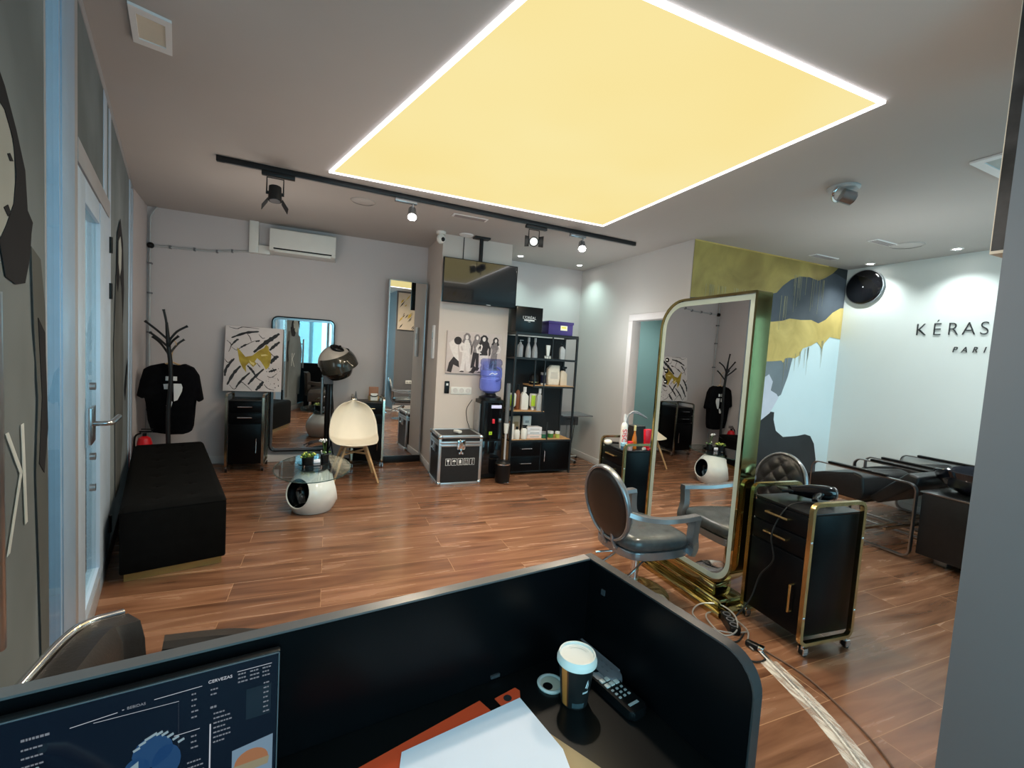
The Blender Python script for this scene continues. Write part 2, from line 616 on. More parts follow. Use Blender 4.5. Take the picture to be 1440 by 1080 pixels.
# door wall x = XR with a door opening
D0, D1, DH = 3.72, 4.44, 1.90
struct(MB().bx(XR, XR + 0.1, D1, YB - 0.001, 0, H).bx(XR, XR + 0.1, YP + 0.0005, D0, 0, H).bx(XR, XR + 0.1, D0, D1, DH, H), 'wall_right', mat('wall_right_paint', srgb(200, 194, 191), 0.75, var=0.02, scale=2))
struct(MB().bx(XR - 0.015, XR, D1 + 0.08, YB, 0, 0.085, 0.003).bx(XR - 0.015, XR, YP, D0 - 0.08, 0, 0.085, 0.003), 'baseboard_right', M_BASEB)
d = struct(MB().bx(XR - 0.012, XR + 0.112, D1 - 0.006, D1 + 0.07, 0, DH - 0.0065, 0.002).bx(XR - 0.012, XR + 0.112, D0 - 0.07, D0 + 0.006, 0, DH - 0.0065, 0.002).bx(XR - 0.012, XR + 0.112, D0 - 0.07, D1 + 0.07, DH - 0.006, DH + 0.07, 0.004), 'door_1', mat('door_white', srgb(226, 218, 218), 0.5, var=0.02))
# open leaf swung into the side room, hinged on the near jamb
leaf = thing('door_2', 'grey interior door leaf standing ajar', 'door', (XR + 0.10, D0 + 0.02, 0), R(28))
leaf['kind'] = 'structure'
MB().bx(0.0, 0.68, 0.0, 0.04, 0.01, DH - 0.01, 0.003).build('leaf_panel', mat('door_leaf_grey', srgb(150, 160, 162), 0.5, var=0.02), leaf)
MB().cyl((0.60, 0.04, 0.98), (0.60, 0.10, 0.98), 0.011).cyl((0.61, 0.095, 0.98), (0.49, 0.095, 0.98), 0.009).cyl((0.60, 0.04, 0.90), (0.60, 0.06, 0.90), 0.02).build('door_handle', M_CHROME, leaf)
# side room beyond the door
M_TEAL = mat('side_room_teal', srgb(140, 168, 165), 0.7, var=0.03, scale=2)
struct(MB().bx(4.86, 4.92, YP + 0.1, YB + 0.1, 0, H).bx(XR + 0.1, 4.92, YB, YB + 0.1, 0, H), 'wall_side_room', M_TEAL)
sg = MB().bx(4.845, 4.858, 5.24, 5.38, 1.50, 1.60, 0.003).build('wall_sign', M_BLACK)
tag(sg, 'small black sign on the teal wall seen through the open doorway', 'sign')
MB().bx(4.842, 4.845, 5.28, 5.34, 1.53, 1.57).build('sign_face', M_WTEXT, sg)
# painted wall and the bright right wall
struct(MB().bx(XR + 0.1005, XK - 0.001, YP, YP + 0.1, 0, H), 'wall_mural', M_WALLT)
struct(MB().bx(XK, XK + 0.1, YN - 0.2, YP + 0.1, 0, H), 'wall_wash_area', M_WALLT)
struct(MB().bx(XK - 0.012, XK, YN, YP, 0, 0.08, 0.003), 'baseboard_wash', M_BASEB)
# grey partition beside the reception desk
PX, PY = 1.90, 0.725
struct(MB().bx(PX, 2.66, YN, PY, 0, H), 'partition_1', M_WALLD)
struct(MB().bx(PX, 2.66, PY, PY + 0.015, 0, 0.08, 0.003), 'baseboard_partition', M_BASEB)

# ------------------------------------------------------------------ street front: left wall on a slanted line
LW0 = Vector((-0.306, 0, 0))
lu = Vector((-0.258, 0.966, 0)).normalized()
lnn = Vector((0.966, 0.258, 0)).normalized()      # into the room
LANG = math.atan2(lu.y, lu.x)

def LP(s, z, w=0.0):
    return LW0 + lu * s + lnn * w + Vector((0, 0, z))

def lbox(mb, s0, s1, z0, z1, w0, w1, bev=0.0):
    c = LP((s0 + s1) / 2, (z0 + z1) / 2, (w0 + w1) / 2)
    return mb.box(c, (abs(s1 - s0), abs(w1 - w0), abs(z1 - z0)), LANG, bev)

def lpoly(name, poly, m, parent, w=0.004, t=0.0012):
    return MB().prism(poly, w, w + t, lambda u, v, ww: LP(u, v, ww)).build(name, m, parent)

M_FILM = film_mat('frosted_mural_film', srgb(134, 140, 141), 0.38)
M_FDARK = film_mat('mural_dark_hair', srgb(52, 52, 54), 0.12)
M_FMID = film_mat('mural_mid_grey', srgb(102, 104, 102), 0.3)
M_FSKIN = film_mat('mural_light_skin', srgb(176, 178, 172), 0.35)
M_FLINE = film_mat('mural_white_line', srgb(248, 250, 245), 0.6)

w1 = struct(lbox(MB(), 1.15, 1.78, 0.10, H - 0.02, -0.012, 0.0), 'window_1', M_FILM)
struct(lbox(MB(), -1.03, 1.11, 0.10, H - 0.02, -0.012, -0.002), 'window_9', M_GLASSC)
struct(lbox(MB(), 1.11, 1.15, 0.0, H, -0.04, 0.002), 'trim_9', M_FRAMEG)
fig = bpy.data.objects.new('mural_figure', None)
COL.objects.link(fig)
tag(fig, 'black and white photo of a long haired woman on frosted glass nearest the desk', 'window mural')
lpoly('body_shadow', [(1.60, 1.60), (1.70, 1.58), (1.752, 1.45), (1.76, 1.2), (1.775, 0.9), (1.775, 0.3), (1.69, 0.3), (1.66, 0.7), (1.63, 1.0), (1.66, 1.2), (1.62, 1.4)], M_FMID, fig)
lpoly('arm', [(1.66, 1.42), (1.74, 1.38), (1.77, 1.1), (1.72, 0.98), (1.66, 1.02), (1.70, 1.2)], M_FDARK, fig, 0.0055)
lpoly('torso', [(1.05, 1.50), (1.30, 1.58), (1.55, 1.50), (1.62, 1.30), (1.60, 1.05), (1.62, 0.70), (1.55, 0.3), (1.0, 0.3), (0.9, 1.2)], M_FILM, fig)
lpoly('face', [(1.25, 1.86), (1.38, 1.86), (1.44, 1.79), (1.445, 1.72), (1.42, 1.64), (1.36, 1.58), (1.24, 1.58), (1.15, 1.72)], M_FSKIN, fig, 0.0055)
lpoly('hair', [(1.10, 1.90), (1.25, 1.95), (1.37, 1.90), (1.455, 1.84), (1.53, 1.77), (1.55, 1.68), (1.60, 1.66), (1.585, 1.63), (1.57, 1.57), (1.52, 1.50), (1.44, 1.49), (1.36, 1.50), (1.32, 1.57), (1.37, 1.61), (1.43, 1.67), (1.452, 1.74), (1.43, 1.81), (1.37, 1.85), (1.27, 1.86), (1.18, 1.80), (1.10, 1.65)], M_FDARK, fig, 0.007)
lpoly('eye', [(1.385, 1.765), (1.405, 1.772), (1.43, 1.762), (1.405, 1.755)], M_FDARK, fig, 0.007)
lpoly('lips', [(1.355, 1.645), (1.385, 1.657), (1.405, 1.645), (1.385, 1.632)], M_FDARK, fig, 0.007)
lg = bpy.data.objects.new('window_logo', None)
COL.objects.link(lg)
tag(lg, 'white line logo strokes on the frosted glass in front of the woman', 'window logo')
def lstroke(s0, z0, s1, z1, wd, w=0.008):
    lpoly('stroke', [(s0 - wd, z0), (s0 + wd, z0), (s1 + wd, z1), (s1 - wd, z1)], M_FLINE, lg, w)
lstroke(1.478, 1.160, 1.505, 0.905, 0.012)
lstroke(1.352, 1.160, 1.463, 1.045, 0.011)
lstroke(1.463, 1.045, 1.352, 0.885, 0.011)

# clear strip, posts, door and second mural bay
struct(lbox(MB(), 1.80, 1.985, 0.10, H - 0.02, -0.012, 0.0), 'window_2', M_GLASS)
struct(lbox(lbox(MB(), 1.78, 1.80, 0.0, H, -0.03, 0.001), -1.03, 5.2, 0.0, 0.10, -0.05, 0.004, 0.002), 'trim_1', M_FRAMEG)
struct(lbox(lbox(MB(), 2.01, 2.245, 0.0, H, -0.10, 0.005, 0.002), 1.985, 2.01, 0.0, H, -0.10, 0.001), 'trim_2', M_FRAMEB)
struct(lbox(MB(), 2.246, 2.33, 0.0, H, -0.09, 0.002, 0.001), 'trim_3', M_FRAMEG)
struct(lbox(lbox(MB(), 2.331, 3.40, 2.03, 2.12, -0.09, 0.004, 0.001), -1.03, 5.25, H - 0.05, H, -0.09, 0.004, 0.001), 'trim_4', M_FRAMEG)
struct(lbox(MB(), 2.33, 3.12, 2.12, H - 0.05, -0.012, 0.0), 'window_3', M_FILM)
struct(lbox(lbox(MB(), 3.12, 3.26, 2.12, H - 0.05, -0.09, 0.003, 0.001), 3.36, 3.46, 0.0, H - 0.05, -0.09, 0.003, 0.001), 'trim_5', M_FRAMEW)
struct(lbox(MB(), 3.26, 3.36, 2.12, H - 0.05, -0.012, 0.0), 'window_4', M_FILM)
dr = thing('door_3', 'glazed street door with pale aluminium frame and steel lever handle', 'door')
dr['kind'] = 'structure'
dd = MB()
lbox(dd, 2.34, 2.52, 0.02, 2.02, -0.045, 0.001, 0.001)
lbox(dd, 2.98, 3.35, 0.02, 2.02, -0.045, 0.004, 0.001)
lbox(dd, 2.52, 2.98, 0.02, 0.16, -0.045, 0.001, 0.001)
lbox(dd, 2.52, 2.98, 1.92, 2.02, -0.045, 0.001, 0.001)
dd.build('door_frame', M_FRAMEW, dr)
lbox(MB(), 2.52, 2.98, 0.16, 1.92, -0.022, -0.012).build('door_glass', M_GLASS, dr)
hb = MB()
lbox(hb, 2.50, 2.62, 0.90, 1.06, 0.012, 0.024, 0.003)
hb.tube([LP(2.56, 0.985, 0.02), LP(2.56, 0.985, 0.075), LP(2.62, 0.985, 0.085), LP(2.80, 0.98, 0.09)], 0.011, 12, smooth=4)
hb.build('door_handle', M_STEEL, dr)
hb = MB()
for z in (1.15, 0.84, 0.70):
    hb.cyl(LP(2.56, z, 0.01), LP(2.56, z, 0.03), 0.016)
hb.build('lock', M_STEEL, dr)
hb = MB()
for z in (1.62, 1.88):
    hb.cyl(LP(3.385, z - 0.045, 0.008), LP(3.385, z + 0.045, 0.008), 0.010)
for z in (0.25,):
    hb.cyl(LP(3.385, z - 0.05, 0.008), LP(3.385, z + 0.05, 0.008), 0.010)
hb.build('hinge', M_BLACK, dr)
w5 = struct(lbox(MB(), 3.46, 4.80, 0.10, H - 0.05, -0.012, 0.0), 'window_5', M_FILM)
fg2 = bpy.data.objects.new('mural_figure', None)
COL.objects.link(fg2)
tag(fg2, 'slim standing woman in the grey photo mural on the glass beside the black bench', 'window mural')
lpoly('body', [(3.75, 1.75), (3.95, 1.80), (4.20, 1.60), (4.30, 1.2), (4.25, 0.6), (4.05, 0.3), (3.75, 0.3), (3.70, 0.9), (3.62, 1.3)], M_FMID, fg2)
lpoly('hair', [(3.80, 2.02), (4.0, 2.15), (4.2, 2.02), (4.30, 1.7), (4.22, 1.45), (4.10, 1.7), (3.98, 1.78), (3.85, 1.65), (3.76, 1.7)], M_FDARK, fg2, 0.0055)
lpoly('face', [(3.86, 1.98), (3.98, 2.03), (4.07, 1.95), (4.04, 1.82), (3.95, 1.76), (3.86, 1.84)], M_FSKIN, fg2, 0.007)
lpoly('arm', [(4.42, 0.95), (4.65, 1.18), (4.68, 1.10), (4.46, 0.86)], M_FDARK, fg2, 0.0055)
struct(lbox(lbox(MB(), 4.80, 4.92, 0.0, H - 0.05, -0.06, 0.008, 0.002), 5.08, 5.22, 0.0, H - 0.05, -0.06, 0.006, 0.002), 'trim_6', M_FRAMEW)
struct(lbox(MB(), 4.92, 5.08, 0.10, H - 0.05, -0.012, 0.0), 'window_6', M_FILM)
struct(MB().prism([(-1.655, 5.04), (-1.75, YB), (-2.0, YB), (-1.90, 5.04)], 0, H, lambda u, v, w: (u, v, w)), 'wall_left', M_WALL)
struct(MB().prism([(-1.639, 5.04), (-1.734, YB - 0.016), (-1.75, YB - 0.016), (-1.655, 5.04)], 0, 0.09, lambda u, v, w: (u, v, w)), 'baseboard_left', M_BASEB)

# near glass front behind the desk (seen in the mirrors) with entrance door
nf = MB()
for x in (-0.04, 0.42, 0.92, 1.84):
    nf.bx(x - 0.03, x + 0.03, YN - 0.05, YN + 0.03, 0, H, 0.004)
nf.bx(-0.07, 1.90, YN - 0.05, YN + 0.03, 2.10, 2.17, 0.004).bx(-0.07, 1.90, YN - 0.05, YN + 0.03, H - 0.05, H).bx(-0.07, 1.90, YN - 0.05, YN + 0.03, 0, 0.07)
struct(nf, 'trim_7', M_FRAMEG)
struct(MB().bx(-0.07, 1.90, YN - 0.015, YN - 0.005, 0.07, H - 0.05), 'window_7', M_GLASSC)
eh = MB().cyl(LP(1.0, 0.85, 0.06), LP(1.0, 1.45, 0.06), 0.016).cyl(LP(1.0, 0.95, 0.0), LP(1.0, 0.95, 0.06), 0.01).cyl(LP(1.0, 1.35, 0.0), LP(1.0, 1.35, 0.06), 0.01)
tag(eh.build('door_pull_handle', M_STEEL), 'long vertical steel pull handle on the glass entrance, seen in the wall mirror', 'handle')
nf = MB().bx(2.66, XK, YN - 0.05, YN + 0.03, H - 0.3, H).bx(2.66, XK, YN - 0.05, YN + 0.03, 0, 0.07)
for x in (3.09, 3.9, 4.8, 5.72):
    nf.bx(x - 0.03, x + 0.03, YN - 0.05, YN + 0.03, 0, H, 0.004)
struct(nf, 'trim_8', M_FRAMEG)
struct(MB().bx(2.66, XK, YN - 0.015, YN - 0.005, 0.07, H - 0.3), 'window_8', M_GLASSC)

# outside: arcade pavement and bright shop fronts
struct(MB().bx(-14, 8, -12, 12, -0.12, -0.09), 'pavement', mat('pavement_tile', srgb(180, 190, 196), 0.6, var=0.08, scale=1.2))
sf = thing('shop_building', 'pale shop front across the street with a yellow fascia strip', 'building', (-6.2, 3.0, -0.09), R(15))
MB().bx(-0.3, 0, -5, 8, 0, 4.2).build('facade', mat('facade_pale_glow', srgb(200, 214, 214), 0.7, var=0.05, emit=srgb(215, 225, 222), estr=0.8), sf)  # facade glows by itself, added so that it looks daylit
MB().bx(0, 0.12, -5, 8, 2.55, 2.72).build('fascia_strip', mat('yellow_fascia_glow', srgb(235, 215, 60), 0.5, emit=srgb(240, 220, 80), estr=0.7), sf)  # fascia strip also given an added glow
MB().bx(0, 0.06, -5, 8, 2.1, 2.5).build('fascia_sign', mat('sign_blue', srgb(40, 60, 110), 0.4), sf)
fm = MB()
for i in range(9):
    fm.bx(0, 0.05, -4.8 + i * 1.4, -4.74 + i * 1.4, 0.1, 2.1)
fm.bx(0, 0.05, -5, 8, 1.35, 1.41)
fm.build('mullion', mat('mullion_teal', srgb(80, 130, 135), 0.5), sf)
st = MB().bx(-3.6, -3.52, 1.0, 6.0, 0.0, 1.2).build('low_screen', mat('teal_screen', srgb(60, 120, 125), 0.4, var=0.1))
tag(st, 'low teal glazed screen standing on the pavement outside the window', 'screen')

# ------------------------------------------------------------------ mural paint on the far right wall
M_LEAFG = goldleaf('gold_leaf_dull', srgb(188, 166, 96), srgb(138, 118, 66))
M_LEAFB = goldleaf('gold_leaf_bright', srgb(222, 196, 120), srgb(192, 164, 92), 4)
M_MDARK = mat('mural_slate', srgb(70, 76, 84), 0.55, var=0.3, scale=3)
M_MBLK = mat('mural_black', srgb(40, 44, 47), 0.55, var=0.25, scale=3)
M_MGREY = mat('mural_grey', srgb(112, 122, 128), 0.6, var=0.12, scale=3)
M_MPALE = mat('mural_pale_blue', srgb(205, 222, 226), 0.65, var=0.02, scale=2)
M_MLAV = mat('mural_pale_lilac', srgb(196, 200, 212), 0.6, var=0.04)
mur = bpy.data.objects.new('wall_mural_painting', None)
COL.objects.link(mur)
tag(mur, 'mural of gold leaf, slate drips and a pale profile behind the gold mirror', 'mural')
def mp(name, poly, m, k=1):
    return MB().prism(poly, YP - 0.002 * k, YP - 0.002 * k - 0.0015).build(name, m, mur)
mp('pale_ground', [(XR, 0.0), (XK, 0.0), (XK, 1.9), (XR, 1.9)], M_MPALE, 1)
mp('upper_gold', [(XR, H), (5.582, H), (5.488, 2.594), (5.369, 2.529), (5.25, 2.482), (5.098, 2.504), (4.942, 2.493), (4.795, 2.443), (4.668, 2.357), (4.58, 2.27), (4.3, 2.20), (3.926, 2.16), (3.374, 2.093), (XR, 2.09)], M_LEAFG, 3)
mp('slate_band', [(XR, 2.5), (XK, H), (XK - 0.003, 2.20), (5.70, 2.205), (5.564, 2.139), (5.449, 2.044), (5.33, 1.992), (5.199, 2.022), (5.017, 2.006), (4.837, 2.007), (4.725, 1.973), (4.55, 1.946), (4.2, 1.96), (3.8, 1.90), (XR, 1.92)], M_MDARK, 2)
mp('slate_corner', [(5.582, H), (XK - 0.003, H), (XK - 0.003, 2.55), (5.55, 2.60), (5.49, 2.595)], M_MBLK, 3)
mp('lower_gold', [(XK - 0.003, 2.212), (5.70, 2.205), (5.564, 2.139), (5.449, 2.044), (5.33, 1.992), (5.199, 2.022), (5.017, 2.006), (4.837, 2.007), (4.725, 1.973), (4.55, 1.946), (4.2, 1.96), (3.8, 1.9), (XR, 1.92), (XR, 1.45), (4.0, 1.47), (4.619, 1.508), (4.767, 1.524), (4.80, 1.50), (4.83, 1.555), (4.903, 1.564), (4.988, 1.561), (5.055, 1.597), (5.103, 1.683), (5.246, 1.726), (5.339, 1.774), (5.39, 1.74), (5.44, 1.695), (5.47, 1.766), (5.56, 1.849), (XK - 0.003, 1.835)], M_LEAFB, 3)
mp('grey_hair', [(XR, 1.60), (4.96, 1.60), (4.90, 1.341), (4.82, 1.133), (4.755, 1.10), (4.60, 1.20), (XR, 1.2)], M_MGREY, 2)
mp('lilac_highlight', [(4.10, 1.10), (4.59, 1.36), (4.66, 1.28), (4.64, 1.18), (4.74, 1.14), (4.78, 1.10), (4.66, 0.92), (4.5, 0.82), (4.1, 0.8)], M_MLAV, 4)
mp('dark_shoulder', [(XR, 1.0), (4.55, 0.95), (4.735, 0.93), (4.737, 0.844), (4.793, 0.715), (4.923, 0.640), (5.165, 0.650), (5.30, 0.668), (5.40, 0.645), (5.48, 0.55), (5.542, 0.36), (5.566, 0.0), (XR, 0.0)], M_MBLK, 3)
dm = MB()
for i in range(46):
    x = random.uniform(3.5, 5.62)
    top = 2.62 if x > 5.45 else (2.50 if x > 4.8 else 2.25)
    L_ = random.uniform(0.12, 0.42)
    wd = random.uniform(0.0015, 0.004)
    dm.prism([(x - wd, top), (x + wd, top), (x + wd * 0.4, top - L_), (x - wd * 0.4, top - L_)], YP - 0.0085, YP - 0.0095)
for i in range(12):
    x = random.uniform(4.8, 5.55)
    z0 = 1.57 + (x - 4.95) * 0.4
    dm.prism([(x - 0.004, z0 + 0.03), (x + 0.004, z0 + 0.03), (x + 0.001, z0 - random.uniform(0.1, 0.3)), (x - 0.001, z0 - 0.1)], YP - 0.0085, YP - 0.0095)
dm.build('gold_drips', mat('drip_gold', srgb(165, 158, 128), 0.4, metal=0.3), mur)
MB().bx(XR, 5.4, YP - 0.012, YP - 0.009, H - 0.012, H).build('top_edge', M_LEAFB, mur)

# lettering on the bright wall (K ends at larger y; reading direction is -y)
def wall_letters(name, s, ys, z, size, wx, label, sh=0.0):
    root = thing(name, label, 'wall lettering')
    for ch, y in zip(s, ys):
        text('letter', ch, size, M_GREYINK, root, frame_mtx((XK - 0.005, y, z), (0, -1, 0), (0, 0, 1)), 0.004, 'LEFT', sx=wx, shear=sh, off=-0.0035 if size > 0.1 else 0.0)
    return root
wall_letters('wall_lettering', 'KÉRASTASE', [2.80, 2.655, 2.535, 2.42, 2.29, 2.17, 2.06, 1.93, 1.82], 1.925, 0.185, 0.86, 'large dark thin capitals reading KÉRASTASE on the pale right wall')
wall_letters('wall_lettering', 'PARIS', [2.475, 2.405, 2.325, 2.245, 2.20], 1.722, 0.080, 0.85, 'small dark capitals reading PARIS below the large wall lettering', 0.25)

# ------------------------------------------------------------------ ceiling: light panel
A0, B0, C0, D0p = (-0.034, 3.673), (2.34, 3.666), (2.315, 1.355), (0.655, 1.36)
lp = thing('light_panel', 'large glowing warm yellow ceiling light with white border', 'ceiling light')
MB().prism([A0, B0, C0, D0p], H - 0.006, H - 0.001, lambda u, v, w: (u, v, w)).build('diffuser', panel_mat(), lp)
edge = MB()
pp = [A0, B0, C0, D0p]
cx_, cy_ = sum(p[0] for p in pp) / 4, sum(p[1] for p in pp) / 4
for i in range(4):
    a, b = Vector((*pp[i], 0)), Vector((*pp[(i + 1) % 4], 0))
    mid = (a + b) / 2
    edge.box((mid.x, mid.y, H - 0.008), ((b - a).length + 0.018, 0.018, 0.014), math.atan2((b - a).y, (b - a).x))
edge.build('border_strip', emis('led_border_white', (1.0, 0.97, 1.0), 2.2), lp)

# ceiling fittings
def square_fitting(name, label, pts, m_in, inset=0.16):
    r = thing(name, label, 'ceiling light')
    c = Vector((sum(p[0] for p in pts) / len(pts), sum(p[1] for p in pts) / len(pts), 0))
    P_ = [Vector((*p, 0)) for p in pts]
    Q_ = [c + (p - c) * (1 - inset * 2) for p in P_]
    fr = MB()
    n = len(pts)
    for i in range(n):
        j = (i + 1) % n
        fr.prism([(P_[i].x, P_[i].y), (P_[j].x, P_[j].y), (Q_[j].x, Q_[j].y), (Q_[i].x, Q_[i].y)], H - 0.012, H - 0.0005, lambda u, v, w: (u, v, w))
    fr.build('frame', M_WHITE, r)
    MB().prism([(p.x, p.y) for p in Q_], H - 0.006, H - 0.0005, lambda u, v, w: (u, v, w)).build('diffuser', m_in, r)
    return r
square_fitting('recessed_light', 'small square recessed ceiling light switched off, above the street windows', [(-0.765, 2.27), (-0.638, 2.325), (-0.705, 2.585), (-0.835, 2.545)], mat('dim_diffuser', srgb(170, 162, 150), 0.4, emit=(1, 0.85, 0.6), estr=0.05))  # faint warm glow added to the diffuser, though the light is off
square_fitting('air_vent', 'square white ceiling air diffuser beside the grey partition', [(3.377, 1.481), (3.98, 1.50), (3.97, 0.90), (3.36, 0.88)], mat('vent_grey', srgb(170, 175, 172), 0.5), 0.08)

M_SPOTON = emis('lamp_lit', (1.0, 0.98, 0.92), 30.0)
def downlight(x, y, label):
    r = thing('downlight', label, 'ceiling light', (x, y, H), 0, 'small recessed downlights')
    MB().lathe([(0.030, -0.004), (0.045, -0.006), (0.048, -0.0005)], n=24).build('trim_ring', M_WHITE, r)
    MB().lathe([(0.0, -0.003), (0.030, -0.003), (0.030, -0.001)], n=24).build('lamp', M_SPOTON, r)
    return r
for x, y, l in ((2.232, 5.378, 'small lit downlight above the black shelving unit'), (3.112, 5.384, 'small lit downlight in the corner above the folding table'),
                (5.602, 3.217, 'small lit downlight just above the round black wall disc'), (5.51, 2.426, 'small lit downlight above the large wall lettering')):
    downlight(x, y, l)

def disc(name, x, y, r_, label, cat):
    o = thing(name, label, cat, (x, y, H))
    MB().lathe([(0, -0.006), (r_ * 0.85, -0.006), (r_, -0.0005)], n=32).build('grille', mat('ceiling_disc', srgb(186, 180, 176), 0.6), o)
    MB().lathe([(r_ * 0.97, -0.008), (r_ * 1.06, -0.006), (r_ * 1.08, -0.0005)], n=32).build('rim', M_CEIL, o)
disc('ceiling_speaker', 0.235, 4.268, 0.10, 'flat round ceiling speaker between the track and air conditioner', 'speaker')
disc('ceiling_speaker', 5.05, 2.60, 0.12, 'flat round ceiling speaker over the wash basins', 'speaker')
def linear_vent(x0, x1, y, label):
    o = thing('linear_vent', label, 'air vent', ((x0 + x1) / 2, y, H))
    w = (x1 - x0)
    MB().bx(-w / 2, w / 2, -0.045, 0.045, -0.008, -0.0005, 0.002).build('frame', M_WHITE, o)
    m_ = MB()
    for k in range(4):
        m_.bx(-w / 2 + 0.02, w / 2 - 0.02, -0.032 + k * 0.018, -0.022 + k * 0.018, -0.011, -0.0075)
    m_.build('slat_shade', mat('vent_shadow', srgb(150, 140, 138), 0.7), o)  # shade of the vent slots put in as darker strips
linear_vent(1.02, 1.36, 4.17, 'narrow white ceiling vent in front of the television')
linear_vent(4.75, 5.12, 3.30, 'narrow white ceiling vent beside the gold mural')
linear_vent(4.62, 4.95, 2.66, 'narrow white ceiling vent over the wash units')
# projector like black and chrome fitting
o = thing('ceiling_projector', 'small black and chrome swivel ceiling lamp over the wash area', 'ceiling light', (3.19, 2.05, H))
MB().lathe([(0, -0.02), (0.085, -0.02), (0.095, -0.01), (0.095, -0.0005)], n=28).build('base', M_LGREY, o)
MB().tube([(-0.09, -0.02, -0.02), (-0.10, 0, -0.06), (0, 0.05, -0.075), (0.10, 0.0, -0.06), (0.09, -0.02, -0.02)], 0.010, 10, smooth=5).build('bracket', M_CHROME, o)
MB().cyl((-0.03, -0.01, -0.06), (0.03, -0.05, -0.085), 0.045).cyl((0.03, -0.05, -0.085), (0.035, -0.053, -0.088), 0.033).build('lamp_head', M_STEEL, o)
MB().cyl((0.034, -0.053, -0.0875), (0.037, -0.055, -0.089), 0.028).build('lens', M_GLOSSB, o)

# track with four spot heads
ta, tb = Vector((-0.78, 3.815, H - 0.02)), Vector((2.97, 4.0, H - 0.02))
tr = thing('lighting_track', 'long black ceiling lighting track along the edge of the light panel', 'lighting track')
ang = math.atan2((tb - ta).y, (tb - ta).x)
MB().box((ta + tb) / 2, ((tb - ta).length, 0.034, 0.038), ang, 0.002).build('rail', M_METBLK, tr)
MB().box((ta + tb) / 2 + Vector((0, 0, -0.0195)), ((tb - ta).length - 0.1, 0.012, 0.002), ang).build('slot', M_GREYP, tr)
def tpos(x):
    t = (x - ta.x) / (tb.x - ta.x)
    return ta.lerp(tb, t)
def barn_spot(x, label, lit, tilt, yawz):
    p = tpos(x)
    r = thing('track_spotlight', label, 'spotlight', (p.x, p.y, H - 0.04), ang)
    MB().bx(-0.09, 0.13, -0.02, 0.02, -0.03, -0.001, 0.003).build('adapter', M_METBLK, r)
    MB().tube([(-0.055, 0, -0.15), (-0.055, 0, -0.04), (0.055, 0, -0.04), (0.055, 0, -0.15)], 0.005, 8).build('bracket', M_METBLK, r)
    h = MB()
    e = Euler((tilt, 0, yawz))
    m_ = e.to_matrix()
    c = Vector((0, 0, -0.15))
    h.cyl(c + m_ @ Vector((0, 0.05, 0)), c + m_ @ Vector((0, -0.055, 0)), 0.042, 0.046, 24)
    h.cyl(c + Vector((-0.06, 0, 0)), c + Vector((0.06, 0, 0)), 0.012)
    h.build('lamp_head', M_METBLK, r)
    MB().cyl(c + m_ @ Vector((0, -0.055, 0)), c + m_ @ Vector((0, -0.058, 0)), 0.036, None, 24).build('lens', lit, r)
    b = MB()
    for sx in (-1, 1):
        q = [c + m_ @ Vector((sx * 0.045, -0.055, -0.045)), c + m_ @ Vector((sx * 0.045, -0.055, 0.045)), c + m_ @ Vector((sx * 0.085, -0.12, 0.05)), c + m_ @ Vector((sx * 0.085, -0.12, -0.05))]
        vs = [b.bm.verts.new(v) for v in q]
        b.bm.faces.new(vs)
        vs = [b.bm.verts.new(v + Vector((sx * 0.002, 0, 0))) for v in q]
        b.bm.faces.new(vs)
    b.build('barn_door', M_METBLK, r)
    return r
barn_spot(-0.41, 'black track spot with open flaps pointing down, nearest the street windows', M_GREYP, R(80), 0.1)
barn_spot(1.76, 'black square-flapped track spot facing the room, between the two lit spots', mat('dim_lens', (0.5, 0.5, 0.48), 0.2, emit=(1, 1, 0.95), estr=0.6), R(12), R(-25))
def can_spot(x, label, aim):
    p = tpos(x)
    r = thing('track_spotlight', label, 'spotlight', (p.x, p.y, H - 0.04), ang)
    MB().bx(-0.09, 0.09, -0.018, 0.018, -0.028, -0.001, 0.003).build('adapter', M_SILV, r)
    MB().cyl((0.06, 0, -0.028), (0.06, 0, -0.075), 0.007).build('stem', M_SILV, r)
    a = Vector(aim).normalized()
    c = Vector((0.055, 0, -0.10))
    MB().cyl(c - a * 0.045, c + a * 0.05, 0.032, 0.040, 24).build('lamp_head', M_SILV, r)
    MB().cyl(c + a * 0.0505, c + a * 0.054, 0.034, None, 24).build('lens', M_SPOTON, r)
    return r
can_spot(0.55, 'lit silver can spotlight on the track, left of the television', (-0.1, -0.55, -0.8))
can_spot(2.25, 'lit silver can spotlight near the right end of the track', (-0.3, -0.6, -0.75))

# ------------------------------------------------------------------ air conditioner, pipes, camera
ac = thing('air_conditioner', 'white split air conditioner high on the grey wall', 'air conditioner', (-0.30, YB, 2.34))
MB().prism([(0, 0.0), (-0.20, 0.02), (-0.215, 0.06), (-0.20, 0.25), (-0.17, 0.262), (0, 0.262)], -0.33, 0.33, lambda u, v, w: (w, u, v), 0.006).build('casing', M_PLAST, ac)
MB().bx(-0.29, 0.29, -0.212, -0.17, 0.035, 0.048).build('air_slot', M_BLACK, ac)
MB().bx(-0.28, 0.28, -0.214, -0.208, 0.006, 0.03, 0.002).build('louver', M_PLAST, ac)
d_ = MB().bx(-0.84, -0.75, YB - 0.07, YB - 0.001, 2.33, H - 0.002, 0.005).bx(-0.75, -0.632, YB - 0.07, YB - 0.001, 2.33, 2.42, 0.005)
tag(d_.build('pipe_cover', M_PLAST), 'white L-shaped duct cover left of the air conditioner', 'duct')
pb = thing('conduit_pipe', 'thin grey conduit pipes with clips in the corner by the coat stand', 'pipe')
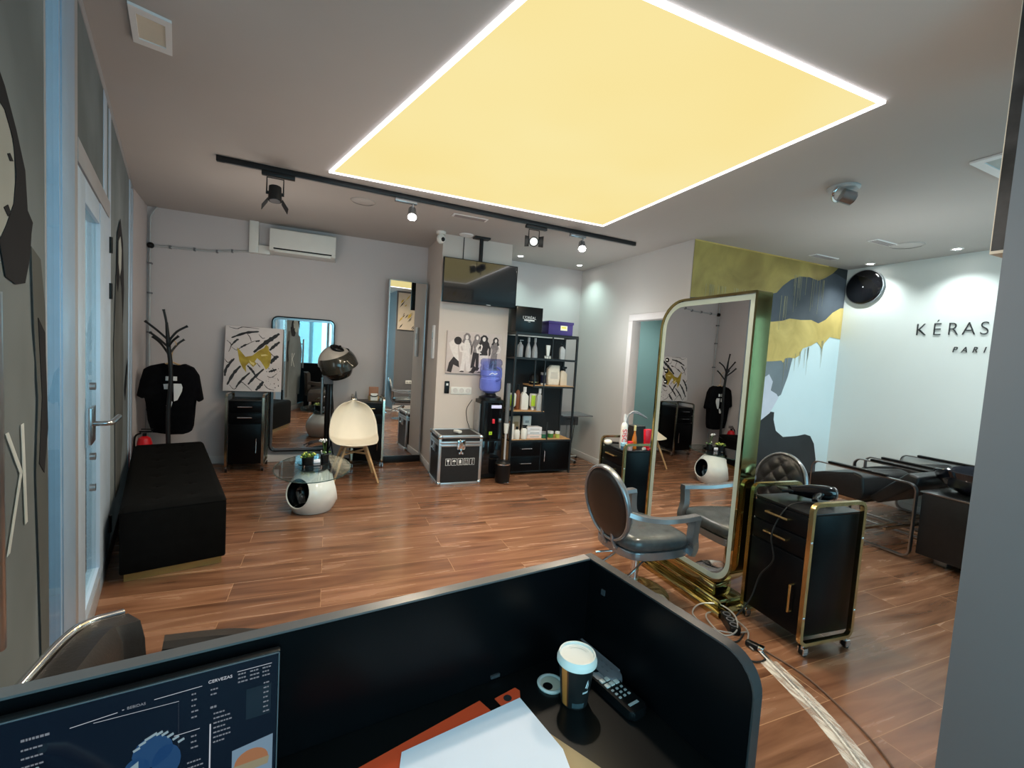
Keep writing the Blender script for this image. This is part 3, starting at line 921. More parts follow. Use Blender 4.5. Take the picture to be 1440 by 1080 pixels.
MB().tube([(-1.715, YB - 0.03, 0.09), (-1.715, YB - 0.03, 2.26)], 0.010, 8).tube([(-1.715, YB - 0.03, 2.30), (-1.715, YB - 0.03, 2.56), (-1.69, YB - 0.03, 2.62), (-1.66, YB - 0.03, 2.665)], 0.010, 8).build('riser', M_LGREY, pb)
MB().tube([(-1.70, YB - 0.02, 2.28), (-1.2, YB - 0.02, 2.295), (-0.84, YB - 0.02, 2.345)], 0.010, 8).build('branch_pipe', M_LGREY, pb)
MB().sph((-1.712, YB - 0.03, 2.28), 0.032, 12).build('junction', M_BLACK, pb)
for x, z in ((-1.55, 2.285), (-1.34, 2.292), (-1.14, 2.30), (-1.0, 2.325)):
    MB().bx(x - 0.008, x + 0.008, YB - 0.036, YB - 0.001, z - 0.016, z + 0.016).build('clip', M_GREYP, pb)
for z in (0.6, 1.0, 1.4, 1.8, 2.1):
    MB().bx(-1.735, -1.70, YB - 0.045, YB - 0.001, z - 0.008, z + 0.008).build('clip', M_GREYP, pb)
sc_ = thing('security_camera', 'small white dome security camera on the ceiling by the pillar', 'camera', (1.07, 4.84, H))
MB().lathe([(0, -0.03), (0.05, -0.028), (0.052, -0.0005)], n=24).build('base', M_PLAST, sc_)
MB().sph((0, 0, -0.075), (0.045, 0.045, 0.055), 20).build('body', M_PLAST, sc_)
MB().sph((0.015, -0.03, -0.085), 0.024, 16).build('lens', M_GLOSSB, sc_)

# ------------------------------------------------------------------ television
tv = thing('television', 'black flat television hanging from the ceiling in front of the pillar', 'television', (1.52, 4.76, 0))
MB().box((0, 0, 2.16), (0.855, 0.035, 0.475), 0, 0.004).build('casing', M_BLACK, tv)
MB().box((0, -0.0186, 2.163), (0.835, 0.002, 0.452)).build('screen', mat('tv_glass', (0.008, 0.010, 0.014), 0.10, spec=1.0, coat=1.0, var=0.05), tv)
MB().box((0.10, -0.019, 1.932), (0.05, 0.003, 0.008)).build('logo_badge', M_LGREY, tv)
MB().cyl((0, 0.05, 2.30), (0, 0.05, H - 0.02), 0.022).bx(-0.09, 0.09, -0.0, 0.10, H - 0.02, H - 0.001, 0.003).bx(-0.15, 0.15, 0.0175, 0.06, 2.10, 2.34).build('ceiling_mount', M_METBLK, tv)
tc_ = MB().tube([(1.34, 4.88, H - 0.001), (1.34, 4.885, 2.5), (1.335, 4.87, 2.36)], 0.005, 6).build('tv_cable', M_CORDB)
tag(tc_, 'thin black cable dropping from the ceiling to the television', 'cable')
sh_ = MB().lathe([(0, -0.012), (0.07, -0.012), (0.08, -0.0005)], c=(1.34, 4.80, H), n=24)
tag(sh_.build('ceiling_rose', M_WHITE), 'flat white ceiling plate where the television cable comes out', 'ceiling plate')

# photo print with five walking figures
ph = thing('photo_canvas', 'black and white canvas of five posing women on the pillar', 'picture', (1.53, 4.903, 1.39))
MB().bx(-0.325, 0.325, -0.025, -0.001, -0.24, 0.235, 0.003).build('canvas', mat('canvas_grey', srgb(200, 186, 182), 0.7, var=0.05), ph)
M_P1 = mat('photo_dark', srgb(52, 46, 48), 0.7, var=0.25, scale=40)
M_P2 = mat('photo_mid', srgb(128, 118, 118), 0.7, var=0.3, scale=40)
M_P3 = mat('photo_light', srgb(222, 212, 208), 0.7, var=0.08, scale=40)
def pp_(name, poly, m, k=0):
    return MB().prism(poly, -0.0262 - 0.0009 * k, -0.0256).build(name, m, ph)
def figure(x, z0, hgt, lean, top, bot, hairm, flare=0.0, wide=1.0, flip=1):
    s = hgt
    X_ = lambda a, b: (x + flip * a * s * wide + lean * b * s, z0 + b * s)
    pp_('legs', [X_(-0.12 - flare, 0.0), X_(-0.02, 0.0), X_(0.00, 0.30), X_(0.04, 0.02), X_(0.15 + flare, 0.0), X_(0.12, 0.30), X_(0.10, 0.50), X_(-0.09, 0.52), X_(-0.10, 0.28)], bot, 1)
    pp_('shoes', [X_(-0.14 - flare, -0.015), X_(-0.02, -0.012), X_(-0.03, 0.02), X_(-0.10, 0.02)], M_P1, 2)
    pp_('torso', [X_(-0.10, 0.46), X_(0.10, 0.47), X_(0.085, 0.58), X_(0.12, 0.70), X_(0.125, 0.79), X_(0.04, 0.84), X_(-0.04, 0.84), X_(-0.13, 0.79), X_(-0.12, 0.68), X_(-0.08, 0.58)], top, 2)
    pp_('arm', [X_(-0.12, 0.80), X_(-0.20, 0.66), X_(-0.17, 0.52), X_(-0.06, 0.50), X_(-0.06, 0.53), X_(-0.13, 0.56), X_(-0.15, 0.65), X_(-0.09, 0.74)], M_P3, 3)
    pp_('arm', [X_(0.12, 0.80), X_(0.17, 0.66), X_(0.16, 0.46), X_(0.13, 0.46), X_(0.13, 0.64), X_(0.09, 0.74)], top if top is not M_P3 else M_P2, 3)
    pp_('hair', [X_(-0.02, 1.02), X_(0.05, 1.01), X_(0.10, 0.94), X_(0.09, 0.86), X_(0.14, 0.78), X_(0.07, 0.76), X_(0.05, 0.84), X_(-0.04, 0.84), X_(-0.07, 0.74), X_(-0.13, 0.77), X_(-0.09, 0.86), X_(-0.09, 0.95)], hairm, 4)
    pp_('face', [X_(0.042 * math.cos(a), 0.905 + 0.062 * math.sin(a)) for a in [k * PI / 5 for k in range(10)]], M_P3, 5)
figure(-0.105, -0.215, 0.43, 0.02, M_P3, M_P3, M_P2, 0.02)
figure(0.015, -0.17, 0.38, 0.03, M_P2, M_P1, M_P2, 0.0, 0.95, -1)
figure(0.115, -0.215, 0.42, -0.02, M_P1, M_P3, M_P1, 0.03, 1.15)
figure(0.235, -0.17, 0.36, 0.05, M_P2, M_P2, M_P1, 0.0, 1.0, -1)
# crouching figure on the left
pp_('legs', [(-0.31, -0.22), (-0.26, -0.23), (-0.24, -0.14), (-0.17, -0.17), (-0.18, -0.10), (-0.24, -0.05), (-0.29, -0.12)], M_P1, 1)
pp_('torso', [(-0.24, -0.05), (-0.18, -0.10), (-0.19, 0.0), (-0.20, 0.10), (-0.25, 0.14), (-0.30, 0.10), (-0.28, 0.03)], M_P3, 2)
pp_('hair', [(-0.20 + 0.045 * math.cos(a), 0.13 + 0.045 * math.sin(a)) for a in [k * PI / 6 for k in range(12)]], M_P1, 3)
pp_('dog', [(-0.06, -0.22), (-0.03, -0.20), (0.0, -0.14), (0.03, -0.17), (0.07, -0.16), (0.05, -0.20), (0.02, -0.20), (0.0, -0.23)], M_P1, 4)

# things on the pillar
o = thing('wall_remote', 'small black remote holder on the pillar below the photo canvas', 'remote holder', (1.235, 4.903, 0.99))
MB().bx(-0.028, 0.028, -0.02, -0.001, -0.07, 0.07, 0.008, 3).build('body', M_BLACK, o)
MB().bx(-0.012, 0.012, -0.022, -0.0195, 0.02, 0.045, 0.002).build('button', M_WTEXT, o)
o = thing('socket_plate', 'white triple power socket plate on the pillar beside the black remote holder', 'socket', (1.405, 4.903, 0.955))
MB().bx(-0.12, 0.12, -0.010, -0.001, -0.042, 0.042, 0.004).build('plate', M_PLAST, o)
for k in (-1, 0, 1):
    MB().lathe([(0, -0.001), (0.026, -0.001), (0.028, 0.003)], c=(k * 0.075, -0.0125, 0), n=20, rot=Euler((R(90), 0, 0))).build('socket', mat('socket_grey', srgb(205, 200, 196), 0.4), o)
o = thing('switch_panel', 'tall white wall panel on the side of the pillar next to the tall mirror', 'switch panel', (1.111, 5.10, 1.50))
MB().bx(-0.022, -0.001, -0.045, 0.045, -0.20, 0.18, 0.004).build('plate', M_WHITE, o)
MB().bx(-0.025, -0.0215, -0.02, 0.02, 0.02, 0.10, 0.001).build('switch', M_LGREY, o)

# ------------------------------------------------------------------ flight case
fc = thing('flight_case', 'black flight case with silver edges and butterfly latch beside the water cooler', 'flight case', (1.308, 4.665, 0), 0)
W2, D2, HC = 0.235, 0.215, 0.525
MB().bx(-W2 + 0.006, W2 - 0.006, -D2 + 0.006, D2 - 0.006, 0.006, HC - 0.006).build('case_body', mat('case_vinyl', (0.010, 0.010, 0.011), 0.5, var=0.2, scale=40, bump=0.1), fc)
e_ = MB()
t_ = 0.014
for sx in (-1, 1):
    for sy in (-1, 1):
        e_.box((sx * (W2 - t_), sy * (D2 - t_), HC / 2), (t_ * 2, t_ * 2, HC - 0.01), 0, 0.003)
for z in (t_, HC - t_, HC - 0.105, HC - 0.075):
    tt = t_ if z in (t_, HC - t_) else 0.012
    for sy in (-1, 1):
        e_.box((0, sy * (D2 - tt * 0.98), z), (2 * W2 - 0.01, tt * 2, tt * 2), 0, 0.003)
    for sx in (-1, 1):
        e_.box((sx * (W2 - tt * 0.98), 0, z), (tt * 2, 2 * D2 - 0.01, tt * 2), 0, 0.003)
e_.build('edge_trim', M_ALU, fc)
c_ = MB()
for sx in (-1, 1):
    for sy in (-1, 1):
        for z in (0.02, HC - 0.02):
            c_.sph((sx * (W2 - 0.016), sy * (D2 - 0.016), z), 0.028, 14)
c_.build('corner_guard', M_CHROME, fc)
l_ = MB().bx(-0.045, 0.045, -D2 - 0.008, -D2 + 0.002, HC - 0.15, HC - 0.045, 0.012, 3)
l_.cyl((0, -D2 - 0.008, HC - 0.09), (0, -D2 - 0.016, HC - 0.09), 0.022)
l_.box((0, -D2 - 0.014, HC - 0.165), (0.022, 0.010, 0.05), 0, 0.004).box((-0.015, -D2 - 0.014, HC - 0.188), (0.02, 0.01, 0.022), 0, 0.006).box((0.015, -D2 - 0.014, HC - 0.188), (0.02, 0.01, 0.022), 0, 0.006)
l_.build('latch', M_CHROME, fc)
MB().bx(-W2 - 0.004, -W2 + 0.001, -0.06, 0.06, HC - 0.20, HC - 0.12, 0.002).tube([(-W2 - 0.006, -0.05, HC - 0.15), (-W2 - 0.022, -0.04, HC - 0.165), (-W2 - 0.022, 0.04, HC - 0.165), (-W2 - 0.006, 0.05, HC - 0.15)], 0.006, 8).build('side_handle', M_STEEL, fc)
# five shipping symbols
g_ = MB()
ic = MB()
y_ = -D2 + 0.004
for k in range(5):
    cx = -0.13 + k * 0.065
    g_.box((cx, y_, 0.245), (0.054, 0.003, 0.072))
    ic.box((cx, y_ - 0.0012, 0.245), (0.047, 0.003, 0.065))
g_.build('symbol_frame', M_WTEXT, fc)
ic.build('symbol_ground', M_BLACK, fc)
s_ = MB()
def sq(cx, cz, w, h):
    s_.box((cx, y_ - 0.003, cz), (w, 0.002, h))
def spoly(p):
    s_.prism(p, y_ - 0.0038, y_ - 0.002)
x = -0.13
spoly([(x - 0.014, 0.270), (x + 0.014, 0.270), (x + 0.010, 0.252), (x + 0.002, 0.244), (x + 0.002, 0.226), (x + 0.010, 0.221), (x - 0.010, 0.221), (x - 0.002, 0.226), (x - 0.002, 0.244), (x - 0.010, 0.252)])
x = -0.065
spoly([(x - 0.018, 0.248), (x - 0.012, 0.262), (x, 0.268), (x + 0.012, 0.262), (x + 0.018, 0.248)])
sq(x, 0.234, 0.003, 0.03)
x = 0.0
spoly([(x, 0.272), (x + 0.016, 0.255), (x + 0.010, 0.253), (x + 0.012, 0.232), (x - 0.012, 0.232), (x - 0.010, 0.253), (x - 0.016, 0.255)])
sq(x, 0.222, 0.026, 0.004)
x = 0.065
for q in (-0.010, 0.010):
    spoly([(x + q, 0.272), (x + q + 0.007, 0.260), (x + q + 0.002, 0.260), (x + q + 0.002, 0.226), (x + q - 0.002, 0.226), (x + q - 0.002, 0.260), (x + q - 0.007, 0.260)])
sq(x, 0.221, 0.032, 0.004)
x = 0.13
sq(x, 0.247, 0.005, 0.05)
sq(x, 0.224, 0.012, 0.010)
sq(x + 0.01, 0.262, 0.006, 0.004)
s_.build('symbol_icon', M_WTEXT, fc)
o = thing('card_reader', 'small white handheld device lying on the flight case', 'device', (1.305, 4.60, HC), R(25))
MB().box((0, 0, 0.016), (0.045, 0.10, 0.030), 0, 0.010, 3).build('body', M_PLAST, o)
MB().box((0, 0.025, 0.032), (0.03, 0.035, 0.004), 0, 0.001).build('screen', M_LGREY, o)

# ------------------------------------------------------------------ water cooler
wc = thing('water_cooler', 'black floor-standing water cooler between the flight case and black shelves', 'water cooler', (1.70, 4.735, 0))
MB().prism(rrect(0.28, 0.27, 0.05), 0.02, 0.88, lambda u, v, w: (u, v, w), 0.006).build('cabinet', M_BLACK, wc)
MB().prism(rrect(0.20, 0.02, 0.004, cy=-0.138), 0.45, 0.86, lambda u, v, w: (u, v, w)).build('front_panel', M_GLOSSB, wc)
MB().prism(rrect(0.012, 0.20, 0.004, cx=-0.142), 0.10, 0.84, lambda u, v, w: (u, v, w)).build('side_panel', M_STEEL, wc)
MB().lathe([(0.13, 0.88), (0.125, 0.91), (0.07, 0.925), (0.06, 0.95), (0.0, 0.95)], n=28).build('collar', M_BLACK, wc)
MB().box((0.03, -0.150, 0.815), (0.12, 0.006, 0.035), 0, 0.002).build('display', mat('display_lilac', (0.45, 0.45, 0.6), 0.3, emit=(0.6, 0.6, 0.8), estr=0.3), wc)
MB().box((0.0, -0.157, 0.655), (0.028, 0.02, 0.05), 0, 0.004).build('hot_tap', M_PINK, wc)
MB().box((0.075, -0.157, 0.665), (0.028, 0.02, 0.04), 0, 0.004).build('cold_tap', M_STEEL, wc)
MB().box((-0.025, -0.150, 0.52), (0.036, 0.003, 0.036)).build('sticker', M_GREEN, wc)
MB().box((-0.025, -0.1518, 0.52), (0.014, 0.002, 0.004)).box((-0.025, -0.1518, 0.52), (0.004, 0.002, 0.014)).build('sticker_cross', M_INK, wc)
MB().bx(-0.11, 0.11, -0.14, -0.13, 0.06, 0.43, 0.003).build('lower_door', M_GLOSSB, wc)
wb = thing('water_bottle', 'blue translucent water jug upside down on the cooler', 'water bottle', (1.69, 4.725, 0.951))
prof = [(0.0, 0.0), (0.05, 0.0), (0.075, 0.012), (0.112, 0.03), (0.125, 0.06), (0.125, 0.16), (0.116, 0.17), (0.116, 0.19), (0.125, 0.20), (0.125, 0.29), (0.116, 0.30), (0.116, 0.32), (0.125, 0.33), (0.122, 0.37), (0.10, 0.39), (0.0, 0.39)]
MB().lathe(prof, n=32).build('bottle_body', M_WATER, wb)
MB().lathe([(0, 0.004), (0.05, 0.006), (0.108, 0.034), (0.118, 0.062), (0.118, 0.16), (0.110, 0.17), (0.110, 0.19), (0.118, 0.20), (0.118, 0.26), (0.0, 0.26)], n=28).build('water', mat('blue_water_glow', (0.30, 0.34, 0.66), 0.05, var=0.05, emit=(0.25, 0.3, 0.65), estr=0.08), wb)  # faint glow added to the water
MB().tube([(0.02, -0.125, 0.30), (0.06, -0.150, 0.27), (0.06, -0.150, 0.18), (0.02, -0.125, 0.15)], 0.012, 10, smooth=4).build('handle', mat('blue_handle', (0.10, 0.13, 0.45), 0.2), wb)
MB().sweep([(-0.06, -0.1205, 0.215), (-0.03, -0.129, 0.235), (0.0, -0.1315, 0.222), (0.03, -0.129, 0.232)], [(-0.004, -0.001), (0.004, -0.001), (0.004, 0.001), (-0.004, 0.001)], up=(0, 1, 0)).build('logo_stroke', M_WTEXT, wb)
cb = MB().tube([(1.53, 4.86, 0.86), (1.47, 4.86, 0.75), (1.485, 4.87, 0.62), (1.52, 4.87, 0.50), (1.50, 4.87, 0.2)], 0.004, 6, smooth=5)
tag(cb.build('cooler_cable', M_CORDB), 'thin dark cable looping behind the water cooler', 'cable')
# cup dispenser tube with cups
cd = thing('cup_dispenser', 'grey tube cup dispenser with a white cup, mounted beside the water cooler', 'cup dispenser', (1.865, 4.60, 0))
MB().lathe([(0.024, 0.62), (0.024, 1.06), (0.020, 1.08), (0.0, 1.08)], n=20).build('tube', mat('clear_grey_plastic', (0.12, 0.125, 0.13), 0.2, var=0.05), cd)
MB().lathe([(0.0, 0.515), (0.022, 0.515), (0.030, 0.63), (0.026, 0.63)], n=20).build('cup', M_PLAST, cd)
MB().lathe([(0.0, 0.0), (0.012, 0.0), (0.012, 0.515), (0.0, 0.515)], n=16).build('post', M_LGREY, cd)
# pedal bin
bn = thing('pedal_bin', 'small black pedal bin with a steel rim in front of the shelves', 'bin', (1.80, 4.47, 0))
MB().lathe([(0, 0.0), (0.075, 0.0), (0.082, 0.02), (0.085, 0.20), (0.0, 0.20)], n=28).build('body', M_BLACK, bn)
MB().lathe([(0.085, 0.200), (0.088, 0.203), (0.088, 0.212), (0.084, 0.214)], n=28).build('rim', M_CHROME, bn)
MB().lathe([(0.084, 0.214), (0.07, 0.235), (0.0, 0.242)], n=28).build('lid', M_BLACK, bn)
MB().box((0.01, -0.095, 0.018), (0.05, 0.03, 0.008), 0, 0.002).build('pedal', M_CHROME, bn)

# ------------------------------------------------------------------ shelving unit
SX0, SX1, SY0, SY1 = 1.955, 2.775, 4.69, 5.02
su = thing('shelving_unit', 'tall black metal shelving unit with drawers beside the pillar', 'shelving unit', (SX0, SY0, 0))
SW, SD, ST = SX1 - SX0, SY1 - SY0, 1.655
p_ = 0.022
f_ = MB()
for x in (0, SW - p_):
    for y in (0, SD - p_):
        f_.bx(x, x + p_, y, y + p_, 0, ST)
f_.bx(p_, SW - p_, 0, p_, ST - p_, ST).bx(0, p_, p_, SD - p_, ST - p_, ST).bx(SW - p_, SW, p_, SD - p_, ST - p_, ST)
f_.bx(p_, SW - p_, 0, p_, 1.355, 1.375).bx(p_, SW - p_, 0, p_, 0.395, 0.415)
f_.bx(0.26, SW - p_, 0, p_, 1.035, 1.055).bx(p_, 0.42, 0, p_, 0.73, 0.75)
f_.bx(0.385, 0.40, 0.002, 0.018, 0.75, 1.355).bx(0.26, 0.275, 0.002, 0.018, 1.055, 1.355).bx(0.47, 0.485, 0.002, 0.018, 1.375, ST - p_).bx(0.47, 0.485, 0.002, 0.018, 0.415, 0.62)
f_.bx(0, p_, p_, SD - p_, 1.355, 1.375).bx(SW - p_, SW, p_, SD - p_, 1.355, 1.375).bx(SW - p_, SW, p_, SD - p_, 1.035, 1.055).bx(0, p_, p_, SD - p_, 0.73, 0.75)
f_.build('frame', M_METBLK, su)
MB().bx(p_, SW - p_, SD - 0.012, SD - 0.004, 0.0, ST - p_).build('back_panel', mat('shelf_back', (0.006, 0.006, 0.007), 0.6, var=0.2), su)
MB().bx(0.002, SW - 0.002, 0.002, SD - 0.003, ST, ST + 0.012).build('top_board', M_BLACK, su)
for nm, x0, x1, z in (('shelf', p_, SW - p_, 1.376), ('shelf', 0.26, SW - p_, 1.056), ('shelf', p_, 0.42, 0.751), ('shelf', p_, SW - p_, 0.416)):
    MB().bx(x0, x1, 0.004, SD - 0.014, z - 0.012, z + 0.004).build('shelf', M_SHELFW if z < 1.3 else M_BLACK, su)
MB().bx(p_, SW - p_, 0.012, SD - 0.014, 0.03, 0.40).build('cabinet_box', M_BLACK, su)
for z0, z1 in ((0.05, 0.21), (0.225, 0.385)):
    dw = MB().bx(0.03, 0.40, 0.0, 0.012, z0, z1, 0.002).build('drawer', M_BLKLAM, su)
    MB().tube([(0.14, 0.0, (z0 + z1) / 2 + 0.01), (0.15, -0.022, (z0 + z1) / 2 + 0.01), (0.28, -0.022, (z0 + z1) / 2 + 0.01), (0.29, 0.0, (z0 + z1) / 2 + 0.01)], 0.006, 8).build('handle', M_CHROME, dw)
dw = MB().bx(0.42, SW - 0.03, 0.0, 0.012, 0.05, 0.385, 0.002).build('cabinet_door', M_BLKLAM, su)
MB().tube([(0.45, 0.0, 0.15), (0.45, -0.022, 0.16), (0.45, -0.022, 0.28), (0.45, 0.0, 0.29)], 0.006, 8).build('handle', M_CHROME, dw)
MB().bx(0.0, 0.012, p_, SD - p_, 0.03, 0.39).build('side_panel', M_SHELFW, su)

def bottle(name, label, x, y, z, h, r, m, cap=None, capm=None, shape='round', pump=False, group=None, rz=0.0, cat='bottle'):
    o = thing(name, label, cat, (x, y, z), rz, group)
    nh = h * (0.78 if cap else 0.97)
    if shape == 'round':
        pr = [(0, 0), (r * 0.94, 0), (r, r * 0.1), (r, nh * 0.82), (r * 0.8, nh * 0.92), (r * 0.36, nh), (0, nh)]
        MB().lathe(pr, n=20).build('bottle_body', m, o)
    elif shape == 'taper':
        pr = [(0, 0), (r, 0), (r, nh * 0.35), (r * 0.75, nh * 0.65), (r * 0.34, nh * 0.88), (r * 0.30, nh), (0, nh)]
        MB().lathe(pr, n=20).build('bottle_body', m, o)
    elif shape == 'slant':
        MB().prism([(-r, 0), (r, 0), (r, nh * 0.78), (-r * 0.05, nh), (-r * 0.55, nh), (-r, nh * 0.85)], -r * 0.55, r * 0.55, None, 0.006, 2).build('bottle_body', m, o)
    elif shape == 'tube':
        MB().prism([(-r * 0.6, 0), (r * 0.6, 0), (r, nh), (-r, nh)], -r * 0.4, r * 0.4, None, 0.004, 2).build('bottle_body', m, o)
    if cap == 'cap':
        MB().lathe([(0, nh), (r * 0.42, nh), (r * 0.42, h), (0, h)], n=16).build('cap', capm, o)
    if cap == 'pump':
        MB().lathe([(0, nh), (r * 0.4, nh), (r * 0.4, nh + h * 0.07), (r * 0.12, nh + h * 0.08), (r * 0.12, h), (0, h)], n=12).bx(-r * 0.2, r * 0.95, -r * 0.15, r * 0.15, h - h * 0.035, h).build('pump', capm, o)
    if cap == 'trigger':
        MB().lathe([(0, nh), (r * 0.4, nh), (r * 0.35, nh + h * 0.08), (0, nh + h * 0.08)], n=12).prism([(-r * 0.7, h - h * 0.1), (r * 0.9, h - h * 0.12), (r * 1.0, h - h * 0.02), (-r * 0.5, h)], -r * 0.2, r * 0.2).prism([(r * 0.4, h - h * 0.25), (r * 0.6, h - h * 0.25), (r * 0.6, h - h * 0.1), (r * 0.3, h - h * 0.1)], -r * 0.12, r * 0.12).build('trigger', capm, o)
    return o
yS = SY0 + 0.13
zt = 1.380
bottle('pump_bottle', 'pale grey pump bottle at the left of the upper shelf', 2.07, yS, zt, 0.20, 0.036, M_SILVB, 'pump', M_LGREY)
for x in (2.175, 2.26):
    bottle('tall_bottle', 'slim silver tapered bottle, one of a pair on the upper shelf', x, yS, zt, 0.235, 0.035, M_SILVB, 'cap', M_LGREY, 'taper', group='pair of tapered bottles on the upper shelf')
bottle('cream_tube', 'white squeeze tube standing on small jars on the upper shelf', 2.435, yS, zt + 0.034, 0.13, 0.028, M_PLAST, None, None, 'tube', cat='tube')
for k in range(4):
    j = thing('small_jar', 'tiny white lidded jar in the row under the squeeze tube', 'jar', (2.405 + k * 0.028, yS, zt), 0, 'tiny white jars on the upper shelf')
    MB().lathe([(0, 0), (0.0125, 0), (0.0125, 0.022), (0, 0.022)], n=12).build('jar_body', M_PLAST, j)
    MB().lathe([(0.0, 0.0222), (0.0135, 0.0222), (0.0135, 0.033), (0, 0.033)], n=12).build('lid', M_LGREY, j)
bottle('spray_bottle', 'grey trigger spray bottle at the right of the upper shelf', 2.63, yS, zt, 0.20, 0.034, M_LGREY, 'trigger', M_BLACK, 'slant')
zt = 1.061
o = thing('round_tin', 'black round tin at the left of the second shelf', 'tin', (2.27, yS, zt))
MB().lathe([(0, 0), (0.05, 0), (0.06, 0.03), (0.055, 0.10), (0.03, 0.13), (0, 0.135)], n=20).build('tin_body', M_BLACK, o)
MB().lathe([(0.0602, 0.028), (0.064, 0.028), (0.064, 0.036), (0.0598, 0.036)], n=20).build('rim', M_GOLD, o)
o = thing('dark_jar', 'dark blue labelled jar in the middle of the second shelf', 'jar', (2.395, yS, zt))
MB().lathe([(0, 0), (0.032, 0), (0.032, 0.12), (0, 0.12)], n=20).build('jar_body', mat('navy_plastic', (0.01, 0.012, 0.04), 0.3), o)
MB().lathe([(0, 0.1205), (0.034, 0.1205), (0.034, 0.15), (0, 0.15)], n=20).build('lid', M_SILVB, o)
MB().lathe([(0.0325, 0.0), (0.034, 0.0), (0.034, 0.02), (0.0325, 0.02)], n=20).build('band', M_PLAST, o)
o = thing('refill_pouch', 'large cream refill pouch on the second shelf', 'pouch', (2.525, yS, zt))
MB().prism([(-0.075, 0), (0.075, 0), (0.08, 0.10), (0.075, 0.245), (-0.04, 0.245), (-0.082, 0.20), (-0.078, 0.08)], -0.03, 0.03, None, 0.012, 3).build('pouch_body', mat('pouch_cream', srgb(222, 212, 196), 0.35, var=0.06, scale=30), o)
MB().prism([(-0.05, 0.08), (0.05, 0.08), (0.045, 0.16), (-0.045, 0.16)], -0.0315, -0.0305).build('label_print', mat('label_grey', srgb(200, 192, 180), 0.5), o)
bottle('spray_bottle', 'clear cream spray bottle with black trigger at the end of the second shelf', 2.665, yS, zt, 0.235, 0.045, mat('bottle_cream', srgb(214, 198, 176), 0.25), 'trigger', M_BLACK, 'slant')
zt = 0.756
def inv_bottle(x, label):
    o = thing('inverted_bottle', label, 'bottle', (x, yS - 0.01, zt), 0, 'lime and white inverted bottles')
    MB().lathe([(0, 0), (0.024, 0), (0.022, 0.035), (0.0, 0.035)], n=16).build('cap', M_PLAST, o)
    MB().lathe([(0, 0.0355), (0.03, 0.036), (0.045, 0.055), (0.047, 0.17), (0.04, 0.195), (0, 0.195)], n=22).build('bottle_body', M_PLAST, o)
    MB().prism([(-0.040, 0.05), (0.008, 0.05), (0.008, 0.18), (-0.040, 0.18)], -0.049, -0.030, None, 0.004).build('label_band', M_GREEN, o)
inv_bottle(2.005, 'lime and white inverted bottle at the left end of the third shelf')
inv_bottle(2.275, 'lime and white inverted bottle between two white pump bottles on the third shelf')
bottle('tall_bottle', 'slim brown bottle on the third shelf behind the post', 2.09, yS + 0.03, zt, 0.30, 0.028, M_BROWN, 'cap', M_BLACK)
bottle('pump_bottle', 'white slanted litre bottle next to the brown bottle', 2.165, yS, zt, 0.27, 0.046, M_PLAST, 'cap', M_WHITE, 'slant')
bottle('slim_bottle', 'thin grey bottle beside the inner post of the third shelf', 2.335, yS + 0.08, zt, 0.18, 0.014, M_SILVB)
bottle('pump_bottle', 'grey slanted litre bottle right of the inner post on the third shelf', 2.325 + 0.0, yS - 0.085, zt, 0.265, 0.040, M_LGREY, 'cap', M_WHITE, 'slant')
zt = 0.421
o = thing('product_box', 'white product carton at the left end of the lowest shelf', 'box', (1.995, yS - 0.06, zt))
MB().box((0, 0, 0.09), (0.035, 0.09, 0.18), 0, 0.002).build('carton', M_PLAST, o)
MB().box((-0.0182, 0, 0.09), (0.001, 0.06, 0.10)).build('print', M_LGREY, o)
bottle('tall_bottle', 'copper coloured bottle behind the white carton', 2.035, yS + 0.08, zt, 0.24, 0.034, mat('copper_plastic', (0.55, 0.22, 0.12), 0.3), 'cap', M_PLAST)
bottle('small_bottle', 'small white bottle with black cap on the lowest shelf', 2.06, yS - 0.08, zt, 0.145, 0.036, M_PLAST, 'cap', M_BLACK)
bottle('small_bottle', 'small white bottle with black spray head on the lowest shelf', 2.15, yS - 0.08, zt, 0.165, 0.038, M_PLAST, 'trigger', M_BLACK)
o = thing('carton_box', 'upright beige carton standing behind the small white bottles', 'box', (2.13, yS + 0.14, zt))
MB().box((0, 0, 0.12), (0.10, 0.04, 0.24), 0, 0.002).build('carton', mat('beige_card', srgb(200, 176, 150), 0.6), o)
MB().box((0, -0.0205, 0.14), (0.06, 0.001, 0.06)).build('print', M_KRAFT, o)
o = thing('carton_box', 'upright white carton standing behind the long stacked boxes', 'box', (2.275, yS + 0.14, zt))
MB().box((0, 0, 0.12), (0.11, 0.04, 0.24), 0, 0.002).build('carton', M_PLAST, o)
MB().box((0, -0.0205, 0.17), (0.05, 0.001, 0.03)).build('print', M_LGREY, o)
for k in range(3):
    o = thing('long_box', ['long white box, lowest of the stack of three on the lowest shelf', 'long white box, middle of the stack of three on the lowest shelf', 'long white box, topmost of the stack of three on the lowest shelf'][k], 'box', (2.29, yS - 0.02, zt + k * 0.046), 0)
    MB().box((0, 0, 0.022), (0.19, 0.12, 0.043), 0, 0.002).build('carton', mat('carton_rose' if k == 0 else 'carton_white', srgb(222, 200, 192) if k == 0 else srgb(222, 220, 222), 0.5), o)
    MB().box((0, -0.0605, 0.022), (0.12, 0.001, 0.012)).build('print', M_LGREY, o)
def flat_jar(x, label, body, lid, y=0.0, r=0.036):
    o = thing('flat_jar', label, 'jar', (x, yS - 0.02 + y, zt))
    MB().lathe([(0, 0), (r * 0.95, 0), (r, 0.01), (r, 0.05), (0, 0.05)], n=22).build('jar_body', body, o)
    MB().lathe([(0, 0.0505), (r * 1.04, 0.0505), (r * 1.04, 0.078), (0, 0.078)], n=22).build('lid', lid, o)
flat_jar(2.425, 'green jar with grey lid beside the long boxes', M_DKGREEN, M_SILVB, -0.03)
